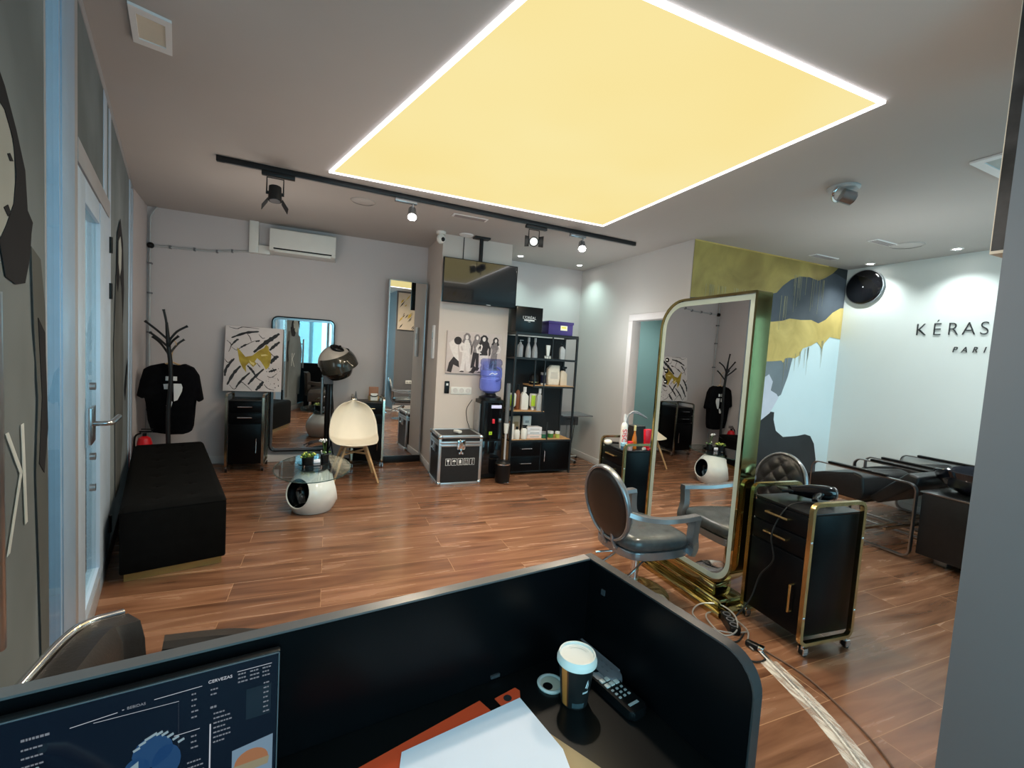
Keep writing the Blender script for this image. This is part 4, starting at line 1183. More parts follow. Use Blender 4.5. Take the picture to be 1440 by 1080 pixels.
flat_jar(2.535, 'green jar with white lid at the right of the lowest shelf', mat('mid_green', (0.06, 0.22, 0.05), 0.4), M_WHITE)
flat_jar(2.62, 'small lime jar at the right end of the lowest shelf', M_LEAFY, M_WHITE, -0.02, 0.028)
# boxes on top
bxz = ST + 0.013
o = thing('storage_box', 'black box with white lettering on top of the shelves', 'box', (2.115, 4.84, bxz))
MB().box((0, 0, 0.145), (0.335, 0.26, 0.29), 0, 0.003).build('carton', M_BLACK, o)
text('print_text', "L'ORÉAL", 0.045, M_WTEXT, o, frame_mtx((0.0, -0.1315, 0.165), (1, 0, 0), (0, 0, 1)), 0.001)
MB().box((0, -0.131, 0.137), (0.13, 0.001, 0.016)).build('print_bar', M_WTEXT, o)
text('small_print', 'PARIS', 0.013, M_WTEXT, o, frame_mtx((0, -0.1315, 0.118), (1, 0, 0), (0, 0, 1)), 0.001)
o = thing('storage_box', 'purple lidded box with a yellow label on top of the shelves', 'box', (2.545, 4.86, bxz))
MB().box((0, 0, 0.065), (0.325, 0.25, 0.13), 0, 0.003).build('carton', M_PURP, o)
MB().box((0, 0, 0.145), (0.34, 0.265, 0.03), 0, 0.003).build('lid', M_PURP, o)
MB().box((0.04, -0.1265, 0.085), (0.09, 0.001, 0.055)).build('label_sticker', mat('cream_label', srgb(235, 230, 190), 0.6), o)
MB().box((0.04, -0.1275, 0.09), (0.06, 0.001, 0.02)).build('label_print', mat('yellow_print', srgb(215, 200, 70), 0.6), o)

# folding table in the corner
o = thing('side_table', 'small grey laptop table in the corner behind the shelves', 'table', (3.06, 5.25, 0))
MB().box((0, 0, 0.645), (0.46, 0.40, 0.018), 0, 0.004).build('table_top', M_GREYP, o)
MB().tube([(0.02, 0.10, 0.636), (0.02, 0.10, 0.06)], 0.016, 10).build('column', M_LGREY, o)
MB().tube([(-0.18, 0.12, 0.035), (0.20, 0.12, 0.035)], 0.014, 10).tube([(0.02, 0.12, 0.035), (0.02, -0.16, 0.035)], 0.014, 10).build('foot', M_LGREY, o)
c_ = MB()
for x, y in ((-0.18, 0.12), (0.20, 0.12), (0.02, -0.16)):
    c_.cyl((x - 0.008, y, 0.02), (x + 0.008, y, 0.02), 0.02, None, 14)
c_.build('caster', M_BLACK, o)
MB().bx(-0.21, 0.10, -0.05, 0.16, 0.50, 0.636, 0.01).build('under_tray', mat('dark_grey_tray', (0.08, 0.08, 0.085), 0.5), o)
MB().tube([(-0.15, -0.15, 0.60), (-0.05, -0.17, 0.60), (0.0, -0.12, 0.55), (0.0, -0.05, 0.2), (-0.1, -0.05, 0.1)], 0.005, 6, smooth=4).build('cable', M_CORDB, o)

# ------------------------------------------------------------------ tufted bench along the street windows
bench = thing('bench', 'long black velvet bench with shallow tufting and a brass plinth', 'bench', (0, 0, 0))
bo = LP(3.08, 0, 0.07)          # near left floor corner
bench.location = bo
bench.rotation_euler = (0, 0, LANG - PI / 2 + R(1.2))
BWd, BL, BHt = 0.50, 1.78, 0.43
def bench_top(u, v):
    x, y = u * BWd, v * BL
    e = min(u, 1 - u, (v * BL) / BWd, ((1 - v) * BL) / BWd)
    z = BHt - 0.03 * max(0, 1 - e / 0.07) ** 2
    if e > 0.08:
        for cy in range(7):
            for cx in range(2):
                d2 = (x - BWd * (0.33 + 0.34 * cx)) ** 2 + (y - BL * (0.08 + 0.14 * cy)) ** 2
                z -= 0.010 * math.exp(-d2 / 0.0012)
    return (x, y, z)
b = MB().grid(bench_top, 37, 97)
b.build('cushion_top', M_VELVET, bench, 80)
MB().bx(0.001, BWd - 0.001, 0.001, BL - 0.001, 0.045, BHt - 0.028, 0.012, 3).build('upholstered_box', M_VELVET, bench)
MB().bx(0.02, BWd - 0.02, 0.025, BL - 0.02, 0.0, 0.045).build('plinth', mat('plinth_brass', (0.45, 0.32, 0.12), 0.35, metal=0.8), bench)
bt = MB()
for cy in range(7):
    for cx in range(2):
        bt.sph((BWd * (0.33 + 0.34 * cx), BL * (0.08 + 0.14 * cy), BHt - 0.008), (0.008, 0.008, 0.004), 10)
bt.build('button', M_VELVET, bench)

# fire extinguisher
o = thing('fire_extinguisher', 'red fire extinguisher standing behind the far end of the black bench', 'fire extinguisher', (-1.565, 5.08, 0))
o.scale = (0.9, 0.9, 0.92)
MB().lathe([(0, 0), (0.06, 0), (0.065, 0.02), (0.065, 0.40), (0.05, 0.45), (0.02, 0.47), (0, 0.47)], n=24).build('cylinder', M_RED, o)
MB().cyl((0, 0, 0.47), (0, 0, 0.50), 0.018).box((0.01, 0, 0.515), (0.11, 0.018, 0.014), 0, 0.003).box((0.02, 0, 0.54), (0.10, 0.016, 0.01), 0, 0.003).build('valve', M_BLACK, o)
MB().tube([(-0.03, 0, 0.50), (-0.08, 0, 0.46), (-0.085, 0, 0.30), (-0.08, 0, 0.15)], 0.009, 8, smooth=4).build('hose', M_BLACK, o)

# coat stand, hanger and shirt
o = thing('coat_stand', 'black branching tree coat stand in the far left corner', 'coat stand', (-1.39, 5.13, 0))
MB().tube([(0, 0, 0.03), (-0.01, 0, 0.6), (0.008, 0, 1.0), (-0.015, 0, 1.30), (-0.03, 0, 1.50)], [0.020, 0.019, 0.018, 0.018, 0.011], 10, smooth=4).build('trunk', M_METBLK, o)
for q in ([(-0.02, 0, 1.40), (-0.035, 0, 1.52), (-0.055, 0.0, 1.62)], [(-0.01, 0, 1.33), (-0.10, 0, 1.42), (-0.20, 0.02, 1.50)], [(-0.01, 0, 1.33), (0.05, 0, 1.42), (0.13, 0.02, 1.48)],
          [(-0.015, 0, 1.27), (-0.07, -0.05, 1.34), (-0.14, -0.06, 1.40)], [(-0.015, 0, 1.27), (0.03, -0.05, 1.33), (0.08, -0.06, 1.38)],
          [(-0.01, 0, 1.20), (-0.09, 0.06, 1.30), (-0.16, 0.08, 1.36)], [(-0.01, 0, 1.20), (0.04, 0.06, 1.30), (0.09, 0.08, 1.35)]):
    MB().tube(q, [0.013] + [0.010] * 7 + [0.013], 8, smooth=4).build('branch', M_METBLK, o)
for k in range(4):
    a = PI / 4 + k * PI / 2
    MB().tube([(0, 0, 0.16), (0.10 * math.cos(a), 0.10 * math.sin(a), 0.08), (0.20 * math.cos(a), 0.20 * math.sin(a), 0.012)], 0.012, 8, smooth=4).build('leg', M_METBLK, o)
hg = MB().tube([(-1.50, 5.235, 1.085), (-1.40, 5.23, 1.125), (-1.31, 5.235, 1.085)], 0.008, 8).tube([(-1.40, 5.23, 1.125), (-1.40, 5.22, 1.20), (-1.37, 5.19, 1.27), (-1.35, 5.16, 1.31), (-1.37, 5.14, 1.335)], 0.004, 6, smooth=4)
tag(hg.build('coat_hanger', M_OAK), 'thin wooden hanger hooked on the coat stand holding the black shirt', 'hanger')
o = thing('tshirt', 'black t-shirt with white block print hanging on the coat stand', 'shirt', (-1.40, 5.235, 0))
def sx_(px): return (px - 240) * 0.00566
def sz_(py): return 1.12 - (py - 510) * 0.0069
out = [(228, 511), (235, 514), (247, 515), (257, 511), (270, 516), (278, 527), (285, 562), (280, 565), (273, 558), (271, 572), (272, 585), (271, 600), (268, 608), (258, 611), (240, 611), (225, 609), (214, 608), (208, 590), (206, 568), (206, 556), (201, 561), (193, 557), (198, 535), (202, 520), (211, 515)]
sh = MB().prism([(sx_(a), sz_(b)) for a, b in out], -0.045, 0.045, None, 0.010, 3)
sh.build('shirt_body', M_CLOTH, o, 60)
def sprint(name, p):
    MB().prism([(sx_(a), sz_(b)) for a, b in p], -0.0475, -0.044).build(name, M_WTEXT, o)
sprint('chest_print', [(233, 529), (239, 529), (239, 535), (233, 535)])
sprint('chest_print', [(243, 529), (249, 529), (249, 535), (242, 535)])
sprint('chest_print', [(230, 540), (239, 539), (239, 547), (231, 547)])
sprint('chest_print', [(244, 539), (255, 539), (257, 544), (256, 550), (250, 562), (245, 564)])
sprint('chest_print', [(240, 562), (243, 565), (241, 573), (236, 574), (234, 570)])

# ------------------------------------------------------------------ salon carts
def make_cart(name, label, loc, rz, rail, hm, w=0.375, dp=0.375, rail_mat=None, lift=0.0):
    """front faces local -Y"""
    o = thing(name, label, 'trolley', loc, rz, None)
    hw, hd = w / 2 - 0.028, dp / 2 - 0.012
    MB().bx(-hw, hw, -hd + 0.012, hd, 0.085, 0.70, 0.002).build('cabinet', M_BLKLAM, o)
    MB().bx(-hw - 0.001, hw + 0.001, -hd + 0.008, hd + 0.002, 0.701, 0.712, 0.002).build('top_panel', M_BLACK, o)
    for z0, z1 in ((0.595, 0.69), (0.49, 0.585)):
        dw = MB().bx(-hw + 0.004, hw - 0.004, -hd, -hd + 0.012, z0, z1, 0.0015).build('drawer', M_BLKLAM, o)
        zc = (z0 + z1) / 2 + 0.01
        MB().tube([(-0.065, -hd, zc), (-0.065, -hd - 0.024, zc), (0.065, -hd - 0.024, zc), (0.065, -hd, zc)], 0.006, 8).build('handle', hm, dw)
    dw = MB().bx(-hw + 0.004, hw - 0.004, -hd, -hd + 0.012, 0.095, 0.48, 0.0015).build('cabinet_door', M_BLKLAM, o)
    MB().tube([(hw - 0.045, -hd, 0.20), (hw - 0.045, -hd - 0.024, 0.20), (hw - 0.045, -hd - 0.024, 0.34), (hw - 0.045, -hd, 0.34)], 0.006, 8).build('handle', hm, dw)
    for s in (-1, 1):
        x = s * (w / 2 - 0.014)
        yy = dp / 2 - 0.012
        pts = []
        rr = 0.035
        for (cy, cz, a0) in ((-yy + rr, 0.06 + rr, PI), (yy - rr, 0.06 + rr, 1.5 * PI), (yy - rr, 0.765 - rr, 0), (-yy + rr, 0.765 - rr, 0.5 * PI)):
            for k in range(6):
                a = a0 + PI / 2 * k / 5
                pts.append((x, cy + rr * math.cos(a), cz + rr * math.sin(a)))
        sec = [(-0.011, -0.009), (0.011, -0.009), (0.011, 0.009), (-0.011, 0.009)]
        m_ = MB()
        P3 = [Vector(p) for p in pts]
        rings = []
        n = len(P3)
        for i, p in enumerate(P3):
            t = (P3[(i + 1) % n] - P3[i - 1]).normalized()
            nx = Vector((1, 0, 0))
            ny = t.cross(nx)
            rings.append([m_.bm.verts.new(p + nx * u + ny * v) for u, v in sec])
        for i in range(n):
            a_, b_ = rings[i], rings[(i + 1) % n]
            for j in range(4):
                m_.bm.faces.new((a_[j], a_[(j + 1) % 4], b_[(j + 1) % 4], b_[j]))
        m_.build('side_rail', rail, o)
        bl = MB()
        for yb in (-yy, yy):
            for zb in (0.20, 0.58):
                bl.sph((x + s * 0.011, yb + 0.0, zb), (0.004, 0.008, 0.008), 10)
        bl.build('bolt', M_CHROME, o)
        for yb in (-dp / 2 + 0.04, dp / 2 - 0.04):
            cs = MB().cyl((x, yb, 0.060), (x, yb, 0.035), 0.008).bx(x - 0.017, x - 0.012, yb - 0.012, yb + 0.016, 0.012, 0.045).bx(x + 0.012, x + 0.017, yb - 0.012, yb + 0.016, 0.012, 0.045).build('caster', M_CHROME, o)
            MB().cyl((x - 0.011, yb + 0.008, 0.0205), (x + 0.011, yb + 0.008, 0.0205), 0.020, None, 16).build('wheel', M_BLACK, cs)
    return o

CART1 = make_cart('styling_trolley', 'black trolley with brass rails holding a hair dryer, right of the arched mirror', (2.375, 1.545, 0), R(-94), M_GOLD, M_GOLD)
CART2 = dup(CART1, (2.31, 2.945, 0), R(-94), 'black trolley with brass rails crowded with bottles, left of the arched mirror')
CART3 = make_cart('styling_trolley', 'black trolley with steel rails in the corner beneath the black and gold canvas', (-0.785, 5.45, 0), 0.0, M_CHAMP, M_CHROME, 0.36, 0.38)
CART3.scale = (1, 1, 1.06)
CART4 = dup(CART3, (0.435, 5.43, 0), 0.0, 'black trolley with steel rails half hidden behind the white shell chair')

# canvas on the corner trolley
def splat_canvas(parent, w, h, dy, seed, gold=True):
    rnd = random.Random(seed)
    def pr(name, poly, m, k):
        MB().prism(poly, dy - 0.0008 * k, dy - 0.0003 * k + 0.0003).build(name, m, parent)
    return rnd, pr
cv = thing('abstract_canvas', 'abstract canvas of black slashes and a gold splash on the corner trolley', 'painting', (-0.755, 5.50, 0.830))
cv.rotation_euler = (R(-7), 0, 0)
CW, CH = 0.55, 0.70
MB().bx(-CW / 2, CW / 2, 0.0, 0.03, 0.0, CH, 0.003).build('canvas', mat('canvas_white', srgb(205, 196, 194), 0.7, var=0.06, scale=6), cv)
def c_uv(px, py):  # from the picture crop of the canvas
    return (-CW / 2 + (px - 145) / (945 - 145) * CW, CH - (py - 90) / (1005 - 90) * CH)
def slash(mb, pts, wd, d0, d1):
    P_ = [Vector((*c_uv(*p), 0)) for p in pts]
    P_ = catmull(P_, 5)
    L_, R_ = [], []
    n = len(P_)
    for i, p in enumerate(P_):
        t = (P_[min(i + 1, n - 1)] - P_[max(i - 1, 0)]).normalized()
        s = Vector((-t.y, t.x, 0))
        k = 1.45 * wd * (0.35 + 0.9 * math.sin(PI * min(1, (i + 0.5) / n)) * (0.7 + 0.3 * math.sin(i * 2.3)))
        L_.append((p.x + s.x * k, p.y + s.y * k))
        R_.append((p.x - s.x * k, p.y - s.y * k))
    for i in range(n - 1):
        mb.prism([L_[i], L_[i + 1], R_[i + 1], R_[i]], d0, d1)
m1 = MB()
for pts, wd in (([(230, 260), (420, 180), (600, 150)], 0.009), ([(230, 370), (300, 290), (330, 280)], 0.007), ([(540, 450), (680, 320), (800, 230), (890, 160)], 0.015),
                ([(760, 410), (830, 340), (900, 280)], 0.011), ([(780, 600), (830, 530), (890, 490)], 0.013), ([(165, 800), (180, 690), (280, 550)], 0.009),
                ([(200, 920), (280, 760), (370, 650)], 0.010), ([(320, 950), (390, 850), (500, 740)], 0.008), ([(480, 910), (560, 810), (690, 680)], 0.009),
                ([(590, 990), (650, 920), (690, 860)], 0.012), ([(460, 640), (530, 710), (570, 770)], 0.008), ([(760, 720), (820, 700), (870, 680)], 0.009), ([(360, 390), (440, 340)], 0.007), ([(560, 295), (620, 280)], 0.006)):
    slash(m1, pts, wd, -0.0012, -0.0002)
m1.build('black_slashes', M_INK, cv)
m1 = MB()
rn = random.Random(4)
for pts in ([(190, 110), (300, 130), (380, 100), (600, 110)], [(240, 390), (300, 430), (350, 400), (420, 360), (520, 300), (620, 270)], [(430, 180), (480, 240), (500, 300)], [(600, 190), (650, 240), (690, 235)], [(150, 560), (200, 610), (250, 560)],
            [(230, 920), (300, 980), (380, 880), (450, 920), (540, 1000)], [(560, 780), (620, 830), (680, 860)], [(700, 900), (760, 960), (850, 980)], [(760, 430), (820, 490), (870, 480)], [(590, 600), (640, 660)], [(740, 780), (800, 800), (880, 740)], [(170, 300), (230, 360), (200, 460)]):
    slash(m1, pts, 0.0028, -0.0010, -0.0002)
for k in range(26):
    u, v = c_uv(rn.uniform(720, 920), rn.uniform(640, 980))
    r_ = rn.uniform(0.002, 0.006)
    m1.prism([(u + r_ * math.cos(a * PI / 3), v + r_ * 1.3 * math.sin(a * PI / 3)) for a in range(6)], -0.0010, -0.0002)
m1.build('fine_splatter', mat('splatter_grey', srgb(70, 62, 62), 0.6), cv)
gp = [(310, 390), (360, 440), (430, 520), (520, 500), (600, 430), (680, 380), (710, 330), (745, 360), (750, 410), (790, 470), (780, 580), (760, 650), (720, 690), (690, 640), (640, 570), (590, 530), (560, 580), (590, 610), (540, 660), (480, 600), (440, 650), (450, 740), (400, 680), (350, 580)]
MB().prism([c_uv(*p) for p in gp], -0.0022, -0.0013).build('gold_splash', goldleaf('gold_splash_paint', srgb(190, 162, 60), srgb(150, 122, 40), 10), cv)
MB().prism([c_uv(*p) for p in [(480, 560), (520, 590), (560, 600), (550, 640), (500, 610)]], -0.0030, -0.0023).prism([c_uv(*p) for p in [(640, 480), (700, 470), (740, 480), (700, 495), (650, 500)]], -0.0030, -0.0023).build('gold_highlight', mat('gold_cream', srgb(222, 200, 130), 0.5), cv)

# basket and cone on the trolley behind the shell chair
o = thing('gift_basket', 'small woven amber basket with a white card on the trolley behind the shell chair', 'basket', (0.50, 5.44, 0.756))
MB().lathe([(0, 0), (0.055, 0), (0.065, 0.05), (0.060, 0.06), (0, 0.05)], n=20, sy=0.7).build('basket_body', M_KRAFT, o)
MB().bx(-0.055, 0.055, 0.02, 0.032, 0.05, 0.165, 0.004).build('back_board', mat('amber_board', srgb(150, 105, 80), 0.5), o)
MB().bx(-0.04, 0.04, -0.055, -0.048, 0.01, 0.095, 0.004).build('card', M_PLAST, o)
MB().tube([(-0.045, -0.06, 0.075), (-0.02, -0.065, 0.062), (0.02, -0.065, 0.062), (0.045, -0.06, 0.075)], 0.006, 8, smooth=4).build('ribbon', M_BLACK, o)
o = thing('cone_bottle', 'small grey cone shaped bottle on the trolley above the shell chair', 'bottle', (0.30, 5.42, 0.756))
MB().lathe([(0, 0), (0.025, 0), (0.012, 0.07), (0.005, 0.11), (0, 0.115)], n=16).build('bottle_body', M_GREYP, o)
MB().sph((0, -0.024, 0.02), 0.010, 12).build('knob', M_PLAST, o)

# ------------------------------------------------------------------ wall mirrors
m1 = thing('arched_mirror', 'black framed rectangular mirror with rounded corners low on the grey wall', 'mirror', (-0.275, 5.66, 0.13))
wM, hM = 0.66, 1.54
MB().prism(rrect(wM - 0.02, hM - 0.02, 0.06, cy=hM / 2), -0.010, -0.004).build('mirror_glass', M_MIRROR, m1)
def ring(name, w, h, r, t, d0, d1, m, parent, cy, fn=None, radii=None, radii2=None, cx=0):
    mb = MB()
    fn = fn or (lambda u, v, ww: (u, ww, v))
    o_ = rrect(w, h, r, 8, cx, cy, radii)
    i_ = rrect(w - 2 * t, h - 2 * t, max(r - t, 0.0001), 8, cx, cy, radii2)
    vo0 = [mb.bm.verts.new(fn(u, v, d0)) for u, v in o_]
    vi0 = [mb.bm.verts.new(fn(u, v, d0)) for u, v in i_]
    vo1 = [mb.bm.verts.new(fn(u, v, d1)) for u, v in o_]
    vi1 = [mb.bm.verts.new(fn(u, v, d1)) for u, v in i_]
    n = len(o_)
    for i in range(n):
        j = (i + 1) % n
        mb.bm.faces.new((vo0[i], vo0[j], vi0[j], vi0[i]))
        mb.bm.faces.new((vo1[j], vo1[i], vi1[i], vi1[j]))
        mb.bm.faces.new((vo0[j], vo0[i], vo1[i], vo1[j]))
        mb.bm.faces.new((vi0[i], vi0[j], vi1[j], vi1[i]))
    return mb.build(name, m, parent)
ring('frame', wM, hM, 0.07, 0.014, -0.024, 0.03, M_BLACK, m1, hM / 2)
ring('inner_bevel', wM - 0.03, hM - 0.03, 0.06, 0.022, -0.014, -0.0105, M_STEEL, m1, hM / 2)
m2 = thing('tall_mirror', 'tall narrow leaning mirror with dark metal frame beside the pillar', 'mirror', (0.855, 5.49, 0.0), R(3.2))
wM, hM = 0.455, 2.20
MB().bx(-wM / 2 + 0.012, wM / 2 - 0.012, -0.004, 0.0, 0.085, hM - 0.01).build('mirror_glass', M_MIRROR, m2)
MB().bx(-wM / 2, -wM / 2 + 0.012, -0.012, 0.075, 0, hM).bx(wM / 2 - 0.012, wM / 2, -0.012, 0.075, 0, hM).bx(-wM / 2, wM / 2, -0.012, 0.075, hM - 0.01, hM).bx(-wM / 2 + 0.012, wM / 2 - 0.012, 0.001, 0.07, 0.08, hM - 0.01).build('frame', M_STEEL, m2)
MB().bx(-wM / 2, wM / 2, -0.014, 0.07, 0.0, 0.08, 0.002).build('base_rail', M_BLACK, m2)

# ------------------------------------------------------------------ hood dryer
hd = thing('hood_dryer', 'silver and black salon hood dryer on a black floor stand', 'hood dryer', (0.0, 5.30, 0))
hd.scale = (1.1, 1.1, 1.1)
MB().tube([(0, 0.06, 0.05), (0, 0.06, 0.94)], 0.026, 14).build('pole', M_BLACK, hd)
MB().tube([(-0.055, 0.06, 0.55), (-0.055, 0.06, 0.92)], 0.012, 10).build('side_rod', M_STEEL, hd)
MB().bx(-0.045, 0.045, 0.03, 0.09, 0.86, 0.96, 0.01).build('neck', M_GREYP, hd)
for k in range(5):
    a = R(20 + 72 * k)
    lg_ = MB().tube([(0, 0.06, 0.10), (0.10 * math.cos(a), 0.06 + 0.10 * math.sin(a), 0.085), (0.24 * math.cos(a), 0.06 + 0.24 * math.sin(a), 0.05)], [0.02] * 5 + [0.018] * 3 + [0.012], 10, smooth=4).build('leg', M_BLACK, hd)
    MB().sph((0.24 * math.cos(a), 0.06 + 0.24 * math.sin(a), 0.022), 0.022, 12).build('caster', M_BLACK, lg_)
hc = Vector((0.07, -0.02, 1.08))
tl = Euler((R(14), R(-20), 0))
tm = tl.to_matrix()
def dome(u, v, rx, ry, rz_, t0, t1):
    th = 2 * PI * u
    ph_ = t0 + (t1 - t0) * v
    return hc + tm @ Vector((rx * math.sin(ph_) * math.cos(th), ry * math.sin(ph_) * math.sin(th), rz_ * math.cos(ph_)))
MB().grid(lambda u, v: dome(u, v, 0.172, 0.19, 0.175, 0.02, 1.45), 40, 14, True).build('hood_shell', M_CREAM if False else mat('pearl_silver', srgb(190, 182, 172), 0.25, metal=0.35, coat=0.4), hd)
MB().grid(lambda u, v: dome(u, v, 0.160 - 0.012 * v, 0.178 - 0.012 * v, 0.205, 1.38, 2.35), 40, 14, True).build('hood_bowl', mat('smoked_black', (0.014, 0.013, 0.011), 0.12, coat=0.3), hd)
# tinted visor on the front right
def visor(u, v):
    th = R(-150 + 215 * u)
    ph_ = 1.0 + 0.85 * v
    k = 1.05 + 0.10 * v * math.cos(th + R(42))
    return hc + tm @ Vector((0.178 * k * math.sin(min(ph_, 1.6)) * math.cos(th), 0.195 * k * math.sin(min(ph_, 1.6)) * math.sin(th), 0.18 * math.cos(ph_)))
MB().grid(visor, 30, 10).build('visor', mat('visor_smoke', (0.03, 0.028, 0.022), 0.08, coat=0.5), hd)
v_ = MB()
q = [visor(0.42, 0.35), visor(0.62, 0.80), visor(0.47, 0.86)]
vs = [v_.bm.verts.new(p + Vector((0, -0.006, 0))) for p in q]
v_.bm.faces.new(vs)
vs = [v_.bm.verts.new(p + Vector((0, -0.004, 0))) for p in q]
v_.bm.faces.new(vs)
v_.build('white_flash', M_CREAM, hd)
cp = hc + tm @ Vector((0.05, -0.06, 0.155))
MB().sph(cp, (0.07, 0.05, 0.03), 20, Euler((R(28), R(18), 0))).build('control_panel', M_BLACK, hd)
for k in range(3):
    MB().cyl(cp + Vector((-0.035 + 0.03 * k, -0.035, 0.012)), cp + Vector((-0.035 + 0.03 * k, -0.052, 0.026)), 0.012).build('knob', M_BLACK, hd)
MB().tube([(0.02, 0.05, 0.95), (0.055, 0.03, 0.6), (0.05, 0.04, 0.25), (0.10, 0.06, 0.03)], 0.006, 6, smooth=5).build('cable', M_CORDB, hd)

# ------------------------------------------------------------------ pod table
pt = thing('pod_table', 'white egg shaped pod table with an oval glass top and a round hollow', 'table', (-0.09, 4.02, 0))
HOLES = [(R(228), 0.175, 0.118), (R(6), 0.175, 0.11)]
def pod_r(z):
    t = z / 0.34
    return 0.105 + 0.100 * math.sin(PI * min(1, max(0, (t * 0.80 + 0.16)))) ** 1.0 - 0.05 * max(0, t - 0.6) ** 1.2
def pod_shell(scale, m, name, inward=False):
    mb = MB()
    nu, nv = 120, 60
    vs = []
    for i in range(nu):
        th = 2 * PI * i / nu
        row = []
        for j in range(nv):
            z = 0.002 + 0.336 * j / (nv - 1)
            r_ = pod_r(z) * scale
            row.append(mb.bm.verts.new((r_ * math.cos(th), r_ * math.sin(th), z if scale == 1 else 0.01 + z * 0.95)))
        vs.append(row)
    for i in range(nu):
        for j in range(nv - 1):
            c = (vs[i][j].co + vs[(i + 1) % nu][j + 1].co) / 2
            skip = False
            for az, hz, hr in HOLES:
                dv = Vector((c.x, c.y, 0)).normalized()
                if dv.dot(Vector((math.cos(az), math.sin(az), 0))) > 0:
                    lat = dv.cross(Vector((math.cos(az), math.sin(az), 0))).z * Vector((c.x, c.y, 0)).length
                    if lat * lat + (c.z - hz) ** 2 < hr * hr:
                        skip = True
            if not skip:
                mb.bm.faces.new((vs[i][j], vs[(i + 1) % nu][j], vs[(i + 1) % nu][j + 1], vs[i][j + 1]))
    return mb.build(name, m, pt, 60)
pod_shell(1.0, M_GLOSSW, 'pod_shell')
pod_shell(0.95, M_GLOSSB, 'pod_lining')
MB().lathe([(0, 0.001), (pod_r(0.0) * 0.99, 0.001), (pod_r(0.0) * 0.94, 0.012), (0, 0.012)], n=40).build('base', M_GLOSSB, pt)
MB().lathe([(0, 0.338), (pod_r(0.336), 0.338), (0.12, 0.352), (0, 0.352)], n=40).build('neck_plate', mat('neck_dark', (0.03, 0.03, 0.03), 0.3), pt)
for az, hz, hr in HOLES:
    pts = []
    for k in range(48):
        a = 2 * PI * k / 48
        lat, z = hr * math.cos(a), hz + hr * math.sin(a)
        r_ = pod_r(z) * 0.985
        lat = max(-r_ * 0.97, min(r_ * 0.97, lat))
        da = math.asin(lat / r_)
        pts.append((r_ * math.cos(az + da), r_ * math.sin(az + da), z))
    MB().tube(pts, 0.0055, 8, closed=True).build('opening_rim', M_GLOSSW, pt)
pegs = MB()
for a in (0.6, 2.2, 3.8, 5.4):
    pegs.cyl((0.09 * math.cos(a), 0.09 * math.sin(a), 0.352), (0.09 * math.cos(a), 0.09 * math.sin(a), 0.386), 0.012)
pegs.build('peg', M_CHROME, pt)
MB().lathe([(0, 0.386), (0.99, 0.386), (1.0, 0.390), (0.99, 0.396), (0, 0.396)], n=72, sx=0.285, sy=0.45, c=(0, -0.13, 0)).build('glass_top', M_GLASSD, pt)
MB().tube([(0.2855 * math.cos(2 * PI * k / 64), -0.13 + 0.4505 * math.sin(2 * PI * k / 64), 0.391) for k in range(64)], 0.0035, 6, closed=True).build('glass_edge', mat('glass_edge_green', (0.02, 0.05, 0.045), 0.15), pt)
MB().lathe([(0, 0.397), (0.125, 0.397), (0.125, 0.402), (0, 0.402)], n=40).build('centre_disc', M_GLOSSB, pt)

def plant(name, label, loc, pot_r, pot_h, n, fl):
    o = thing(name, label, 'plant', loc)
    MB().lathe([(0, 0), (pot_r * 0.9, 0), (pot_r, pot_h), (pot_r * 0.85, pot_h), (0, pot_h * 0.9)], n=20).build('pot', M_BLACK, o)
    rn = random.Random(n)
    lf_ = MB()
    fb = MB()
    for k in range(n):
        a = rn.uniform(0, 2 * PI)
        r_ = rn.uniform(0.2, 1.25) * pot_r
        z = pot_h + rn.uniform(0.002, 0.03)
        tgt = lf_ if rn.random() < 0.5 else fb
        tgt.sph((r_ * math.cos(a), r_ * math.sin(a), z), (rn.uniform(0.006, 0.012),) * 2 + (0.008,), 8)
    lf_.build('leaves', M_LEAF, o)
    fb.build('flowers', fl, o)
    return o
plant('succulent_pot', 'small black pot of yellow green succulents on the pod table', (-0.135, 3.98, 0.403), 0.048, 0.05, 60, M_LEAFY)
o = plant('flower_vase', 'small black vase with tiny white flowers on the pod table', (-0.005, 4.02, 0.403), 0.033, 0.06, 8, M_WHITE)
st_ = MB()
for a, h_, dx in ((0.0, 0.13, -0.02), (1.0, 0.12, 0.01), (2.0, 0.14, -0.03)):
    st_.tube([(0, 0, 0.05), (dx * 0.5, -0.01, 0.05 + h_ * 0.6), (dx, -0.02, 0.05 + h_)], 0.002, 5)
st_.build('stem', M_LEAF, o)
wf = MB()
rn = random.Random(3)
for k in range(12):
    wf.sph((-0.015 + rn.uniform(-0.03, 0.03), -0.02 + rn.uniform(-0.02, 0.02), 0.18 + rn.uniform(-0.012, 0.012)), 0.008, 8)
wf.build('blossom', M_WHITE, o)
bl = MB()
for a0, L_ in ((PI, 0.17), (PI * 0.92, 0.14), (PI * 1.1, 0.15)):
    def leaf_fn(u, v, a0=a0, L_=L_):
        w_ = 0.018 * math.sin(PI * min(0.98, u + 0.02))
        return (math.cos(a0) * L_ * u + (v - 0.5) * 2 * w_ * math.sin(a0) * 0.3, math.sin(a0) * L_ * u + (v - 0.5) * 2 * w_, 0.16 + 0.025 * math.sin(u * PI) - 0.02 * u + (v - 0.5) * 0.01)
    bl.grid(leaf_fn, 12, 3)
bl.build('long_leaf', M_GLOSSB, o)
o = thing('card_stack', 'small white folded card between the two black pots', 'card', (-0.065, 3.975, 0.403))
MB().box((0, 0, 0.015), (0.05, 0.012, 0.028), R(10), 0.002).build('card', M_PAPER, o)

